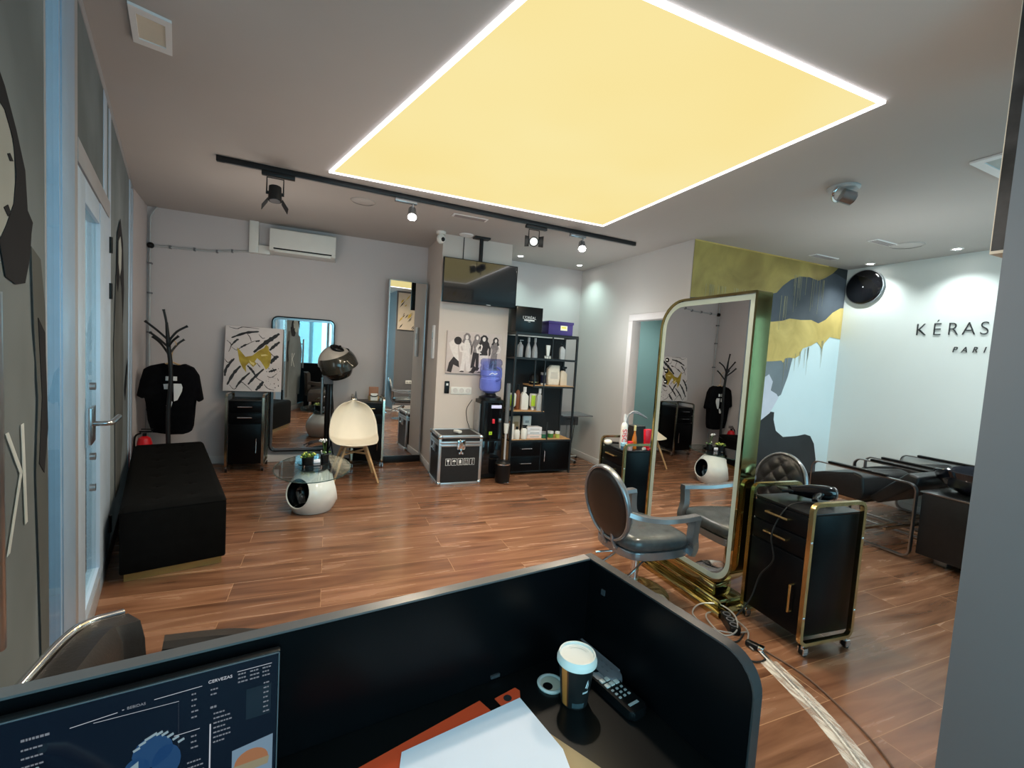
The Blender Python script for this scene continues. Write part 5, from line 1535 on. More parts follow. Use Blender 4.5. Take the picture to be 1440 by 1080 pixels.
# ------------------------------------------------------------------ white shell chair with oak legs
wcx = thing('shell_chair', 'cream plastic shell chair with light oak legs beside the hood dryer', 'chair', (0.275, 4.84, 0), R(4))
def shell(u, v):
    # v 0 front of the seat -> 1 top of the back ; u across
    s = (u - 0.5) * 2
    if v < 0.42:
        t = v / 0.42
        y = -0.24 + 0.36 * t
        z = 0.385 + 0.012 * (1 - t) ** 2 - 0.010 * math.sin(PI * t)
        hw_ = 0.155 + 0.090 * math.sin(PI * 0.5 * min(1, t + 0.12))
    else:
        t = (v - 0.42) / 0.58
        t = math.sin(t * PI / 2)
        y = 0.12 + 0.10 * math.sin(t * PI / 2) + 0.05 * t
        z = 0.385 + 0.42 * t ** 1.15
        hw_ = 0.245 * math.sqrt(max(0.015, 1 - (t * 0.995) ** 2.7)) + 0.0
    lift_ = 0.075 * abs(s) ** 3 * (0.15 + 0.85 * v / 0.42 if v < 0.42 else max(0, 1 - (v - 0.42) / 0.5))
    fwd = -0.10 * abs(s) ** 2.5 * (max(0, (v - 0.35)) / 0.65) ** 0.6 if v > 0.35 else 0
    ed = 1.0
    if v < 0.08:
        ed = math.sqrt(max(0.0, 1 - ((0.08 - v) / 0.08) ** 2)) * 0.40 + 0.60
    return (s * hw_ * ed, y + fwd, z + lift_)
sb = MB().grid(shell, 33, 41)
so = sb.build('seat_shell', M_CREAM, wcx, 80)
sm = so.modifiers.new('thickness', 'SOLIDIFY')
sm.thickness = 0.008
MB().cyl((-0.02, 0.055, 0.378), (-0.02, 0.053, 0.386), 0.006).cyl((0.02, 0.055, 0.378), (0.02, 0.053, 0.386), 0.006).build('screw', M_STEEL, wcx)
for sx in (-1, 1):
    for sy in (-1, 1):
        MB().tube([(sx * 0.10, sy * 0.10 + 0.0, 0.36), (sx * 0.22, sy * 0.20, 0.0)], [0.016, 0.010], 10).build('leg', M_OAK, wcx)
MB().tube([(-0.13, -0.125, 0.29), (0.13, 0.125, 0.29)], 0.010, 8).tube([(-0.13, 0.125, 0.29), (0.13, -0.125, 0.29)], 0.010, 8).bx(-0.11, 0.11, -0.10, 0.10, 0.355, 0.368).build('cross_frame', M_OAK, wcx)

# ------------------------------------------------------------------ styling chairs
def make_styling_chair(name, label, loc, rz, tuft):
    """faces local +X"""
    o = thing(name, label, 'chair', loc, rz)
    MB().lathe([(0, 0.0), (0.235, 0.0), (0.24, 0.008), (0.20, 0.018), (0.06, 0.032), (0.035, 0.05), (0, 0.05)], n=48).build('base_disc', M_CHROME, o)
    MB().lathe([(0.028, 0.05), (0.028, 0.24), (0.022, 0.24), (0.022, 0.33), (0.0, 0.33)], n=20).build('pump_column', M_CHROME, o)
    MB().tube([(0.02, 0.0, 0.30), (-0.10, 0.10, 0.27), (-0.22, 0.16, 0.25)], 0.007, 8, smooth=3).build('pump_lever', M_CHROME, o)
    # seat frame and cushion
    def outl(k, ry=1.0):
        pts = []
        for (x, y) in [(-0.21, -0.17), (-0.10, -0.225), (0.08, -0.255), (0.20, -0.25), (0.245, -0.20), (0.265, 0.0), (0.245, 0.20), (0.20, 0.25), (0.08, 0.255), (-0.10, 0.225), (-0.21, 0.17), (-0.235, 0.0)]:
            pts.append(Vector((x * k, y * k * ry, 0)))
        return [(p.x, p.y) for p in catmull(pts, 4, True)]
    MB().prism(outl(0.98), 0.335, 0.385, lambda u, v, w: (u, v, w), 0.006).build('seat_frame', M_SILV, o)
    cu = MB()
    prev = None
    levels = [(0.90, 0.386), (0.97, 0.392), (1.0, 0.415), (0.985, 0.445), (0.93, 0.466), (0.80, 0.478), (0.5, 0.484), (0.0, 0.486)]
    rings = []
    for k, z in levels:
        rings.append([cu.bm.verts.new((u, v, z)) for u, v in outl(max(k, 0.001))])
    n = len(rings[0])
    cu.bm.faces.new(rings[0])
    for a_, b_ in zip(rings[:-1], rings[1:]):
        for i in range(n):
            cu.bm.faces.new((a_[i], a_[(i + 1) % n], b_[(i + 1) % n], b_[i]))
    cu.bm.faces.new(rings[-1])
    cu.build('seat', M_SEATL, o, 70)
    # oval back
    bc = Vector((-0.29, 0, 0.665))
    tilt = Euler((0, R(-10), 0)).to_matrix()
    RY, RZ = 0.205, 0.235
    def face(u, v, side):
        th = 2 * PI * u
        rr = v
        y, z = RY * rr * math.cos(th), RZ * rr * math.sin(th)
        h = 0.045 * math.sqrt(max(0, 1 - rr ** 2.6)) if side > 0 else 0.03 * math.sqrt(max(0, 1 - rr ** 2.2))
        if tuft and side > 0:
            a_, b_ = (y / 0.062 + z / 0.075), (y / 0.062 - z / 0.075)
            h *= 0.62 + 0.42 * abs(math.sin(a_ * PI / 2) * math.sin(b_ * PI / 2)) ** 0.5
        return bc + tilt @ Vector((side * (0.006 + h), y, z))
    MB().grid(lambda u, v: face(u, 0.001 + 0.999 * v, 1), 72, 34, True).build('backrest', M_BLKLEA if tuft else M_SEATL, o, 80)
    MB().grid(lambda u, v: face(u, 0.001 + 0.999 * v, -1), 48, 14, True).build('back_panel', mat('dark_brown_leather', (0.012, 0.009, 0.008), 0.34, spec=0.6, var=0.2, scale=18, bump=0.06), o, 80)
    if tuft:
        bt_ = MB()
        for i in range(-3, 4):
            for j in range(-3, 4):
                if (i + j) % 2 == 0:
                    y, z = i * 0.062, j * 0.075
                    if (y / RY) ** 2 + (z / RZ) ** 2 < 0.75:
                        bt_.sph(bc + tilt @ Vector((0.030, y, z)), 0.007, 8)
        bt_.build('button', M_BLKLEA, o)
    rim = [bc + tilt @ Vector((0, (RY + 0.008) * math.cos(2 * PI * k / 56), (RZ + 0.008) * math.sin(2 * PI * k / 56))) for k in range(56)]
    mb = MB()
    rings = []
    xax = tilt @ Vector((1, 0, 0))
    for k, p in enumerate(rim):
        t = (rim[(k + 1) % 56] - rim[k - 1]).normalized()
        nn = t.cross(xax)
        rings.append([mb.bm.verts.new(p + xax * u + nn * v) for u, v in [(0.022 * math.cos(a), 0.013 * math.sin(a)) for a in [q * PI / 5 for q in range(10)]]])
    for k in range(56):
        a_, b_ = rings[k], rings[(k + 1) % 56]
        for j in range(10):
            mb.bm.faces.new((a_[j], a_[(j + 1) % 10], b_[(j + 1) % 10], b_[j]))
    mb.build('back_rim', M_SILV, o, 80)
    MB().tube([(-0.22, -0.05, 0.36), (-0.265, -0.05, 0.42), (-0.27, -0.05, 0.50)], 0.012, 8).tube([(-0.22, 0.05, 0.36), (-0.265, 0.05, 0.42), (-0.27, 0.05, 0.50)], 0.012, 8).build('back_bracket', M_SILV, o)
    for s in (-1, 1):
        P_ = catmull([Vector(p) for p in [(-0.285, s * 0.205, 0.66), (-0.20, s * 0.245, 0.635), (-0.06, s * 0.275, 0.615), (0.08, s * 0.29, 0.612), (0.205, s * 0.295, 0.615)]], 5)
        sec = [(-0.032, -0.013), (-0.024, 0.013), (0.024, 0.013), (0.032, -0.013)]
        MB().sweep(P_ + [Vector((0.225, s * 0.295, 0.615))], sec).build('arm', M_SILV, o)
        P_ = catmull([Vector(p) for p in [(0.205, s * 0.293, 0.607), (0.200, s * 0.290, 0.55), (0.205, s * 0.283, 0.47), (0.235, s * 0.268, 0.40), (0.225, s * 0.255, 0.345)]], 5)
        MB().sweep(P_, [(-0.027, -0.025), (-0.027, 0.025), (0.027, 0.025), (0.027, -0.025)], up=(1, 0, 0)).build('arm_support', M_SILV, o)
    MB().tube([(0.02, -0.10, 0.30), (-0.26, -0.13, 0.16), (-0.36, -0.12, 0.14), (-0.38, 0.0, 0.14), (-0.36, 0.12, 0.14), (-0.26, 0.13, 0.16), (0.02, 0.10, 0.30)], 0.008, 8, smooth=4).build('footrest', M_CHROME, o)
    return o
sc1 = make_styling_chair('styling_chair', 'silver styling chair with a smooth oval back in front of the gold mirror', (1.765, 2.13, 0), R(5), False)
sc1.scale = (0.88, 0.88, 0.88)
make_styling_chair('styling_chair', 'black tufted styling chair half hidden behind the gold mirror', (2.84, 2.20, 0), R(184), True).scale = (0.88, 0.88, 0.88)

# ------------------------------------------------------------------ standing double sided mirror
MXF = 2.15
sm_ = thing('standing_mirror', 'large freestanding mirror with gold frame and rounded opposite corners', 'mirror', (MXF, 0, 0))
my0, my1, mz0, mz1 = 1.765, 2.52, 0.13, 1.835
cyM, czM = (my0 + my1) / 2, (mz0 + mz1) / 2
wM, hM = my1 - my0, mz1 - mz0
# outline seen from the room: u = -y so that the far side is on the left
FN = lambda u, v, w: (w, u, v)
big = 0.20
rad = (0.16, 0.02, big, 0.02)   # bl(near bottom), br(far bottom), tr(far top), tl(near top)
rad = (0.16, 0.10, big, 0.012)
def sub(rr, t):
    return tuple(max(r_ - t, 0.001) for r_ in rr)
MB().prism(rrect(wM - 0.02, hM - 0.02, 0, 10, cyM, czM, sub(rad, 0.01)), 0.0, 0.004, FN).build('mirror_glass', M_MIRROR, sm_)
ring('light_band', wM - 0.034, hM - 0.034, 0.1, 0.032, -0.0012, 0.0, M_MIRBEV, sm_, czM, FN, sub(rad, 0.017), sub(rad, 0.049), cyM)
ring('outer_frame', wM, hM, 0.1, 0.014, -0.010, 0.105, M_GOLDM, sm_, czM, FN, rad, sub(rad, 0.014), cyM)
MB().prism(rrect(wM - 0.02, hM - 0.02, 0, 10, cyM, czM, sub(rad, 0.01)), 0.005, 0.10, FN).build('core', M_GOLDM, sm_)
bs_ = MB().bx(-0.10, 0.20, my0 - 0.02, my1 + 0.10, 0.0, 0.035, 0.004).bx(-0.05, 0.15, my0 + 0.03, my1 + 0.02, 0.035, 0.075, 0.004).bx(-0.02, 0.12, my0 + 0.10, my1 - 0.05, 0.075, 0.135, 0.003)
bs_.build('base', M_GOLDM, sm_)
for k in range(3):
    st2 = MB().lathe([(0, 0), (0.016, 0), (0.016, 0.001), (0, 0.0015)], c=(-0.002, my1 - 0.085, 1.43 - 0.075 * k), n=24, rot=Euler((0, R(-90), 0)))
    q = tag(st2.build('round_sticker', M_BLACK), '%s of three round black stickers on the gold mirror' % ['topmost', 'middle', 'lowest'][k], 'sticker', 'round black stickers on the gold mirror')
    q.location = (MXF, 0, 0)
    MB().bx(-0.0042, -0.0036, my1 - 0.093, my1 - 0.077, 1.428 - 0.075 * k, 1.433 - 0.075 * k).build('sticker_print', M_WTEXT, q)

# products on the far trolley
ctz = 0.713
def P2(dx, dy):   # trolley 2 local floor coordinates: x deep, y along the front
    return 2.31 + dx, 2.945 + dy
x, y = P2(-0.125, -0.05)
bottle('hairspray_can', 'tall white aerosol can with red lettering on the bottle trolley', x, y, ctz, 0.27, 0.027, M_PLAST, 'cap', M_WHITE)
text('red_lettering', 'OSiS', 0.060, M_PINK, bpy.context.scene.objects.get('hairspray_can'), frame_mtx((-0.0275, 0.004, 0.10), (0, 0, 1), (0, 1, 0)) if False else frame_mtx((-0.012, -0.0285, 0.10), (0, 0, 1), (-1, 0, 0)), 0.001)
x, y = P2(-0.05, 0.02)
bottle('slim_bottle', 'slim brown and silver bottle behind the white aerosol can', x, y, ctz, 0.16, 0.018, M_BROWN, 'cap', M_SILVB)
x, y = P2(-0.035, -0.07)
bottle('dropper_bottle', 'amber oil bottle with a yellow and white neck on the bottle trolley', x, y, ctz, 0.185, 0.022, M_AMBER, 'cap', mat('pale_yellow', srgb(232, 222, 160), 0.4), 'taper')
x, y = P2(0.065, -0.10)
bottle('red_tube', 'bright red squeeze tube standing at the end of the bottle trolley', x, y, ctz, 0.165, 0.032, mat('bright_red', (0.80, 0.01, 0.03), 0.3), None, None, 'tube', cat='tube')
x, y = P2(-0.17, 0.09)
o = thing('round_brush', 'cream headed brush with black handle lying on the bottle trolley', 'brush', (x, y, ctz))
MB().sph((0, 0, 0.022), (0.035, 0.03, 0.022), 16).build('dome', M_CREAM, o)
MB().tube([(0.03, 0, 0.018), (0.09, -0.02, 0.016)], 0.009, 8).build('handle', M_BLACK, o)
x, y = P2(-0.155, -0.10)
o = thing('blue_jar', 'small pale blue jar at the front edge of the bottle trolley', 'jar', (x, y, ctz))
MB().lathe([(0, 0), (0.022, 0), (0.024, 0.03), (0, 0.03)], n=18).build('jar_body', mat('deep_blue', (0.05, 0.12, 0.2), 0.3), o)
MB().lathe([(0, 0.0305), (0.026, 0.0305), (0.026, 0.055), (0, 0.055)], n=18).build('lid', M_BLUEL, o)
x, y = P2(-0.115, -0.125)
o = thing('pink_jar', 'pink and white jar beside the pale blue jar', 'jar', (x, y, ctz))
MB().lathe([(0, 0), (0.020, 0), (0.020, 0.04), (0, 0.04)], n=18).build('jar_body', mat('pale_pink', srgb(220, 180, 175), 0.3), o)
MB().lathe([(0, 0.0405), (0.022, 0.0405), (0.022, 0.07), (0, 0.07)], n=18).build('lid', M_PINK, o)
x, y = P2(0.0, -0.14)
o = thing('bottle_cap', 'small white and pink caps lying beside the red tube', 'cap', (x, y, ctz))
MB().cyl((0, 0, 0.012), (0.02, 0.0, 0.012), 0.012).build('white_cap', M_PLAST, o)
MB().cyl((0.04, -0.01, 0.010), (0.065, -0.01, 0.010), 0.010).build('pink_cap', M_PINK, o)
x, y = P2(0.10, 0.085)
o = thing('brush_holder', 'dark brush holder with a curved clear hose at the back of the bottle trolley', 'brush holder', (x, y, ctz))
MB().prism(rrect(0.13, 0.10, 0.02), 0.0, 0.16, lambda u, v, w: (u, v, w), 0.006).build('holder', mat('espresso_plastic', (0.02, 0.014, 0.012), 0.3), o)
for k in (0, 1):
    MB().tube([(-0.10 + 0.012 * k, 0.0, 0.15), (-0.085, 0.01, 0.24), (-0.01, 0.01, 0.275 - 0.012 * k), (0.10, 0.0, 0.22)], 0.006, 8, smooth=5).build('hose', M_SILVB, o)

# hair dryer on the near trolley
o = thing('hair_dryer', 'glossy black hair dryer lying on the near trolley', 'hair dryer', (2.47, 1.575, 0.713), R(-30))
MB().lathe([(0, -0.10), (0.034, -0.10), (0.040, -0.07), (0.038, 0.02), (0.026, 0.08), (0.022, 0.12), (0, 0.12)], c=(0, 0, 0.042), n=28, rot=Euler((0, R(-90), 0))).build('barrel', M_GLOSSB, o)
MB().box((-0.145, 0, 0.042), (0.06, 0.075, 0.014), 0, 0.005).build('nozzle', M_BLACK, o)
MB().tube([(0.03, -0.02, 0.038), (-0.02, -0.075, 0.030), (-0.05, -0.125, 0.022)], [0.019] * 5 + [0.017] * 4 + [0.014], 12, smooth=4)\
    .build('handle', M_GLOSSB, o)
MB().lathe([(0.028, 0), (0.036, 0), (0.036, 0.008), (0.028, 0.008)], c=(0.100, 0, 0.042), n=24, rot=Euler((0, R(90), 0))).build('filter_ring', M_STEEL, o)
cb = MB().tube([(2.355, 1.475, 0.735), (2.28, 1.50, 0.735), (2.205, 1.53, 0.70), (2.17, 1.57, 0.55), (2.175, 1.55, 0.42), (2.18, 1.62, 0.30), (2.15, 1.64, 0.16), (2.09, 1.69, 0.02)], 0.004, 6, smooth=6)
tag(cb.build('dryer_cable', M_CORDB), 'black hair dryer cable drooping down the front of the near trolley', 'cable')

# ------------------------------------------------------------------ wash units
def make_wash(name, label, loc):
    """local x across 0..0.62, local y from 0 (feet) towards -y (basin)"""
    o = thing(name, label, 'wash unit', loc)
    W = 0.62
    for x in (0.0, W):
        pts = []
        rr = 0.06
        y0, y1, z0, z1 = -0.80, 0.0, 0.018, 0.595
        for (cy, cz, a0) in ((y0 + rr, z0 + rr, PI), (y1 - rr, z0 + rr, 1.5 * PI), (y1 - rr, z1 - rr, 0), (y0 + rr, z1 - rr, 0.5 * PI)):
            for k in range(7):
                a = a0 + PI / 2 * k / 6
                pts.append(Vector((x, cy + rr * math.cos(a), cz + rr * math.sin(a))))
        mb = MB()
        n = len(pts)
        rings = []
        for i, p in enumerate(pts):
            t = (pts[(i + 1) % n] - pts[i - 1]).normalized()
            nx = Vector((1, 0, 0))
            ny = t.cross(nx)
            rings.append([mb.bm.verts.new(p + nx * u + ny * v) for u, v in [(-0.018, -0.005), (0.018, -0.005), (0.018, 0.005), (-0.018, 0.005)]])
        for i in range(n):
            a_, b_ = rings[i], rings[(i + 1) % n]
            for j in range(4):
                mb.bm.faces.new((a_[j], a_[(j + 1) % 4], b_[(j + 1) % 4], b_[j]))
        mb.build('side_frame', M_STEEL, o)
        MB().bx(x - 0.022, x + 0.022, -0.60, -0.14, 0.600, 0.622, 0.006).build('arm_pad', M_BLACK, o)
    MB().bx(0.018, W - 0.018, -0.40, -0.385, 0.315, 0.345).bx(0.018, W - 0.018, -0.035, -0.02, 0.315, 0.345).bx(0.0, 0.02, -0.40, -0.02, 0.315, 0.345).bx(W - 0.02, W, -0.40, -0.02, 0.315, 0.345).bx(0.018, W - 0.018, -0.42, -0.40, 0.08, 0.10).bx(0.018, W - 0.018, -0.62, -0.60, 0.16, 0.18).build('seat_rail', M_CHAMP, o)
    MB().prism([(-0.43, 0.345), (0.04, 0.345), (0.06, 0.40), (0.04, 0.47), (-0.10, 0.515), (-0.36, 0.575), (-0.43, 0.555), (-0.45, 0.42)], -0.015, W + 0.06, lambda u, v, w: (w, u, v), 0.022, 4).build('seat_cushion', M_BLKLEA, o, 60)
    MB().prism([(-0.44, 0.38), (-0.70, 0.66), (-0.78, 0.64), (-0.76, 0.56), (-0.52, 0.35)], 0.06, W - 0.06, lambda u, v, w: (w, u, v), 0.02, 3).build('back_cushion', M_BLKLEA, o, 60)
    MB().bx(0.03, W - 0.02, -1.40, -0.82, 0.06, 0.54, 0.008).build('pedestal', M_BLKLEA, o)
    MB().bx(0.02, W - 0.01, -1.41, -0.81, 0.541, 0.552, 0.002).build('pedestal_trim', M_STEEL, o)
    MB().bx(0.12, 0.20, -1.30, -1.20, 0.0, 0.06, 0.004).bx(0.12, 0.20, -0.98, -0.90, 0.0, 0.06, 0.004).bx(W - 0.15, W - 0.07, -1.30, -1.20, 0.0, 0.06, 0.004).bx(W - 0.15, W - 0.07, -0.98, -0.90, 0.0, 0.06, 0.004).build('foot', M_STEEL, o)
    def basin(u, v):
        th = 2 * PI * u
        prof = [(0.08, 0.555), (0.16, 0.60), (0.235, 0.68), (0.255, 0.735), (0.245, 0.742), (0.225, 0.725), (0.17, 0.64), (0.10, 0.61), (0.01, 0.605)]
        k = v * (len(prof) - 1)
        i = min(int(k), len(prof) - 2)
        f = k - i
        r_ = prof[i][0] * (1 - f) + prof[i + 1][0] * f
        z = prof[i][1] * (1 - f) + prof[i + 1][1] * f
        yy = r_ * 1.10 * math.sin(th)
        dip = 0.05 * max(0, math.sin(th)) ** 6 * (r_ / 0.25)
        return (0.33 + r_ * math.cos(th), -1.04 + yy, z - dip)
    MB().grid(basin, 40, 33, True).build('basin', mat('black_ceramic', (0.006, 0.007, 0.012), 0.08, coat=0.6), o, 70)
    MB().tube([(0.30, -1.28, 0.74), (0.30, -1.28, 0.80), (0.30, -1.20, 0.83), (0.30, -1.14, 0.80)], 0.010, 8, smooth=4).cyl((0.38, -1.28, 0.735), (0.38, -1.28, 0.77), 0.015).build('tap', M_CHROME, o)
    return o
WU = make_wash('wash_unit', 'black reclining hair wash unit with steel hoop arms, nearest the gold mirror', (4.225, 2.72, 0))
dup(WU, (5.09, 2.76, 0), 0.0, 'black reclining hair wash unit with steel hoop arms against the lettered wall')

# round black disc on the bright wall
o = thing('wall_disc', 'round glossy black disc mounted in the corner of the pale wall', 'wall clock', (XK, 3.335, 2.44))
MB().lathe([(0, 0.040), (0.10, 0.038), (0.17, 0.032), (0.192, 0.024), (0.198, 0.018), (0.0, 0.018)], n=56, rot=Euler((0, R(-90), 0))).build('face', M_GLOSSB, o)
MB().lathe([(0.194, 0.026), (0.203, 0.022), (0.203, 0.0), (0.193, 0.0)], n=56, rot=Euler((0, R(-90), 0))).build('rim', M_SILVB, o)
MB().cyl((-0.040, -0.0, 0.0), (-0.042, 0.0, 0.0), 0.006).build('centre_pin', M_WTEXT, o)

# canvas on the room side of the grey partition (edge on to the desk, seen in the tall mirror)
cv2 = thing('abstract_canvas', 'large marbled black and gold canvas hanging on the grey partition', 'painting', (PX + 0.40, PY, 1.81))
MB().bx(-0.375, 0.31, 0.002, 0.042, 0, 0.82, 0.003).build('canvas', mat('canvas_cream', srgb(205, 190, 172), 0.7, var=0.05), cv2)
m_ = MB()
gm = MB()
rn = random.Random(12)
for k in range(34):
    cx_, cz_ = rn.uniform(-0.30, 0.24), rn.uniform(0.05, 0.76)
    L_, w_ = rn.uniform(0.03, 0.11), rn.uniform(0.004, 0.013)
    dx, dz = 0.6, 0.8
    a = (cx_ - dx * L_, cz_ - dz * L_)
    b = (cx_ + dx * L_, cz_ + dz * L_)
    tgt = gm if rn.random() < 0.35 else m_
    ww = w_ * (2.2 if tgt is gm else 1)
    tgt.prism([(a[0], a[1]), (cx_ + dz * ww, cz_ - dx * ww), (b[0], b[1]), (cx_ - dz * ww, cz_ + dx * ww)], 0.0425, 0.0435 if tgt is m_ else 0.0442)
m_.build('black_slashes', M_INK, cv2)
gm.build('gold_slashes', goldleaf('gold_splash_two', srgb(215, 185, 70), srgb(170, 140, 50), 10), cv2)
MB().bx(-0.3762, -0.3755, 0.006, 0.038, 0.01, 0.81).build('marbled_edge', mat('marble_edge', (0.035, 0.03, 0.03), 0.4, var=0.9, scale=7), cv2)
o = thing('wall_socket', 'white double wall socket on the grey partition seen in the tall mirror', 'socket', (PX + 0.35, PY, 0.62))
MB().bx(-0.075, 0.075, 0.001, 0.012, -0.04, 0.04, 0.004).build('plate', M_PLAST, o)
MB().cyl((-0.035, 0.012, 0), (-0.035, 0.014, 0), 0.02).cyl((0.035, 0.012, 0), (0.035, 0.014, 0), 0.02).build('socket', M_LGREY, o)

# ------------------------------------------------------------------ power strip, cords and floor cable cover
ps = thing('power_strip', 'black power strip lying on the floor beside the gold mirror base', 'power strip', (2.065, 1.68, 0), R(62))
MB().prism(rrect(0.17, 0.055, 0.012), 0.0, 0.038, lambda u, v, w: (u, v, w), 0.005).build('body', M_BLACK, ps)
for k in (-1, 0, 1):
    MB().lathe([(0.016, 0.0), (0.021, 0.001), (0.021, 0.003), (0.016, 0.003)], c=(k * 0.05, 0, 0.0385), n=20).build('socket', M_GREYP, ps)
def coil(name, label, pts, m, r_=0.004):
    c = MB().tube([(x, y, z) for x, y, z in pts], r_, 6, smooth=6)
    tag(c.build(name, m), label, 'cable')
coil('extension_cable', 'loose loops of grey cable around the power strip', [(2.10, 1.60, 0.01), (2.00, 1.62, 0.012), (1.93, 1.70, 0.008), (1.94, 1.82, 0.01), (2.03, 1.86, 0.03), (2.12, 1.80, 0.045), (2.10, 1.68, 0.05), (2.02, 1.60, 0.03), (1.95, 1.62, 0.01), (1.97, 1.75, 0.02), (2.05, 1.80, 0.012), (2.13, 1.74, 0.01), (2.10, 1.60, 0.02), (2.02, 1.53, 0.01), (2.00, 1.48, 0.01)], M_CORDG)
coil('extension_cable', 'black cable looping on the floor toward the reception desk', [(2.08, 1.60, 0.006), (1.98, 1.56, 0.006), (1.92, 1.58, 0.006), (1.90, 1.50, 0.006), (1.93, 1.42, 0.006), (2.01, 1.42, 0.006), (2.03, 1.50, 0.006)], M_CORDB)
coil('extension_cable', 'thin dark cable running along the floor beside the clear cable tape', [(2.06, 1.46, 0.006), (2.08, 1.28, 0.006), (2.04, 1.10, 0.006), (1.98, 0.94, 0.006), (1.92, 0.84, 0.006)], mat('brown_cable', (0.10, 0.05, 0.03), 0.5))
o = thing('plug_lead', 'white and black plug joined on the floor in front of the near trolley', 'plug', (2.025, 1.50, 0), R(-70))
MB().box((0, 0, 0.016), (0.075, 0.034, 0.030), 0, 0.010, 3).build('plug_body', M_BLACK, o)
MB().box((0.035, 0, 0.018), (0.03, 0.036, 0.026), 0, 0.008, 3).build('plug_end', M_CHROME, o)
M_TAPE = bpy.data.materials.new('clear_floor_tape')
M_TAPE.use_nodes = True
nt = M_TAPE.node_tree
nt.nodes.clear()
ot = nt.nodes.new('ShaderNodeOutputMaterial')
mx = nt.nodes.new('ShaderNodeMixShader')
tp = nt.nodes.new('ShaderNodeBsdfTransparent')
gs = nt.nodes.new('ShaderNodeBsdfPrincipled')
gs.inputs['Base Color'].default_value = (0.85, 0.80, 0.72, 1)
gs.inputs['Roughness'].default_value = 0.16
nz = nt.nodes.new('ShaderNodeTexNoise')
nz.inputs['Scale'].default_value = 14
tcn = nt.nodes.new('ShaderNodeTexCoord')
mpn = nt.nodes.new('ShaderNodeMapping')
mpn.inputs['Scale'].default_value = (4, 0.6, 1)
nt.links.new(tcn.outputs['Object'], mpn.inputs['Vector'])
nt.links.new(mpn.outputs['Vector'], nz.inputs['Vector'])
mr = nt.nodes.new('ShaderNodeMapRange')
mr.inputs['From Min'].default_value = 0.4
mr.inputs['From Max'].default_value = 0.65
mr.inputs['To Min'].default_value = 0.12
mr.inputs['To Max'].default_value = 0.55
nt.links.new(nz.outputs['Fac'], mr.inputs['Value'])
nt.links.new(mr.outputs['Result'], mx.inputs['Fac'])
nt.links.new(tp.outputs[0], mx.inputs[1])
nt.links.new(gs.outputs[0], mx.inputs[2])
nt.links.new(mx.outputs[0], ot.inputs['Surface'])
tpth = [Vector((2.005, 1.40, 0.004)), Vector((1.95, 1.20, 0.004)), Vector((1.885, 1.02, 0.004)), Vector((1.81, 0.88, 0.004)), Vector((1.70, 0.74, 0.004)), Vector((1.62, 0.60, 0.004))]
o = thing('cable_cover', 'clear tape strip holding flat cables across the wooden floor', 'cable cover', (0, 0, 0))
MB().sweep(catmull(tpth, 4), [(-0.045, -0.002), (-0.015, 0.001), (-0.012, 0.009), (0.0, 0.0115), (0.012, 0.009), (0.015, 0.001), (0.045, -0.002), (0.0, -0.003)]).build('tape', M_TAPE, o)
tq = [p + Vector((0.0, 0.0, 0.003)) for p in tpth]
tq[0] = Vector((2.03, 1.47, 0.010))
for dx in (-0.006, 0.006):
    MB().tube([p + Vector((dx, 0, 0)) for p in tq], 0.0035, 6, smooth=4).build('cable', M_CHROME if dx > 0 else M_PLAST, o)

# ------------------------------------------------------------------ reception desk
dk = thing('reception_desk', 'black reception desk with raised panels and rounded front corner', 'desk', (0.565, 0.835, 0), R(8.6))
MB().bx(-1.75, 0.0, 0.0, 0.022, 0.0, 0.945).build('back_panel', M_BLKLAM, dk)
def sidepoly():
    pts = [(0.0, 0.0), (-0.385, 0.0), (-0.385, 0.945 - 0.055)]
    for k in range(1, 8):
        a = PI - (PI / 2) * k / 7
        pts.append((-0.33 + 0.055 * math.cos(a), 0.89 + 0.055 * math.sin(a)))
    pts += [(0.022, 0.945), (0.022, 0.0)]
    return pts
MB().prism(sidepoly(), 0.0, 0.022, lambda u, v, w: (w, u, v)).build('side_panel', M_BLKLAM, dk)
tt = MB().bx(-1.75, 0.0, 0.0, 0.022, 0.9455, 0.949)
tt.build('top_edge', mat('edge_band_lit_grey', (0.16, 0.15, 0.15), 0.3, metal=0.3), dk)  # silvery edge, its lit look put into a lighter grey
ep = [Vector((0.011, 0.022, 0.947)), Vector((0.011, -0.33, 0.947))]
for k in range(1, 8):
    a = PI / 2 + (PI / 2) * k / 7
    ep.append(Vector((0.011, -0.33 + 0.057 * math.cos(a), 0.89 + 0.057 * math.sin(a))))
ep.append(Vector((0.011, -0.387, 0.0)))
mb = MB()
rings = []
for i, p in enumerate(ep):
    t = (ep[min(i + 1, len(ep) - 1)] - ep[max(i - 1, 0)]).normalized()
    ny = t.cross(Vector((1, 0, 0)))
    rings.append([mb.bm.verts.new(p + Vector((u, 0, 0)) + ny * v) for u, v in [(-0.011, -0.0015), (0.011, -0.0015), (0.011, 0.0015), (-0.011, 0.0015)]])
for a_, b_ in zip(rings[:-1], rings[1:]):
    for j in range(4):
        mb.bm.faces.new((a_[j], a_[(j + 1) % 4], b_[(j + 1) % 4], b_[j]))
mb.build('side_edge', mat('edge_band_dark', (0.06, 0.055, 0.055), 0.25, metal=0.3), dk)
MB().bx(-1.75, -0.001, -0.385, -0.001, 0.715, 0.738).build('desktop', mat('desktop_black', (0.004, 0.004, 0.0042), 0.30, spec=0.4, var=0.3, scale=4), dk)
MB().bx(-1.72, -1.70, -0.37, -0.002, 0, 0.714).build('end_panel', M_BLKLAM, dk)
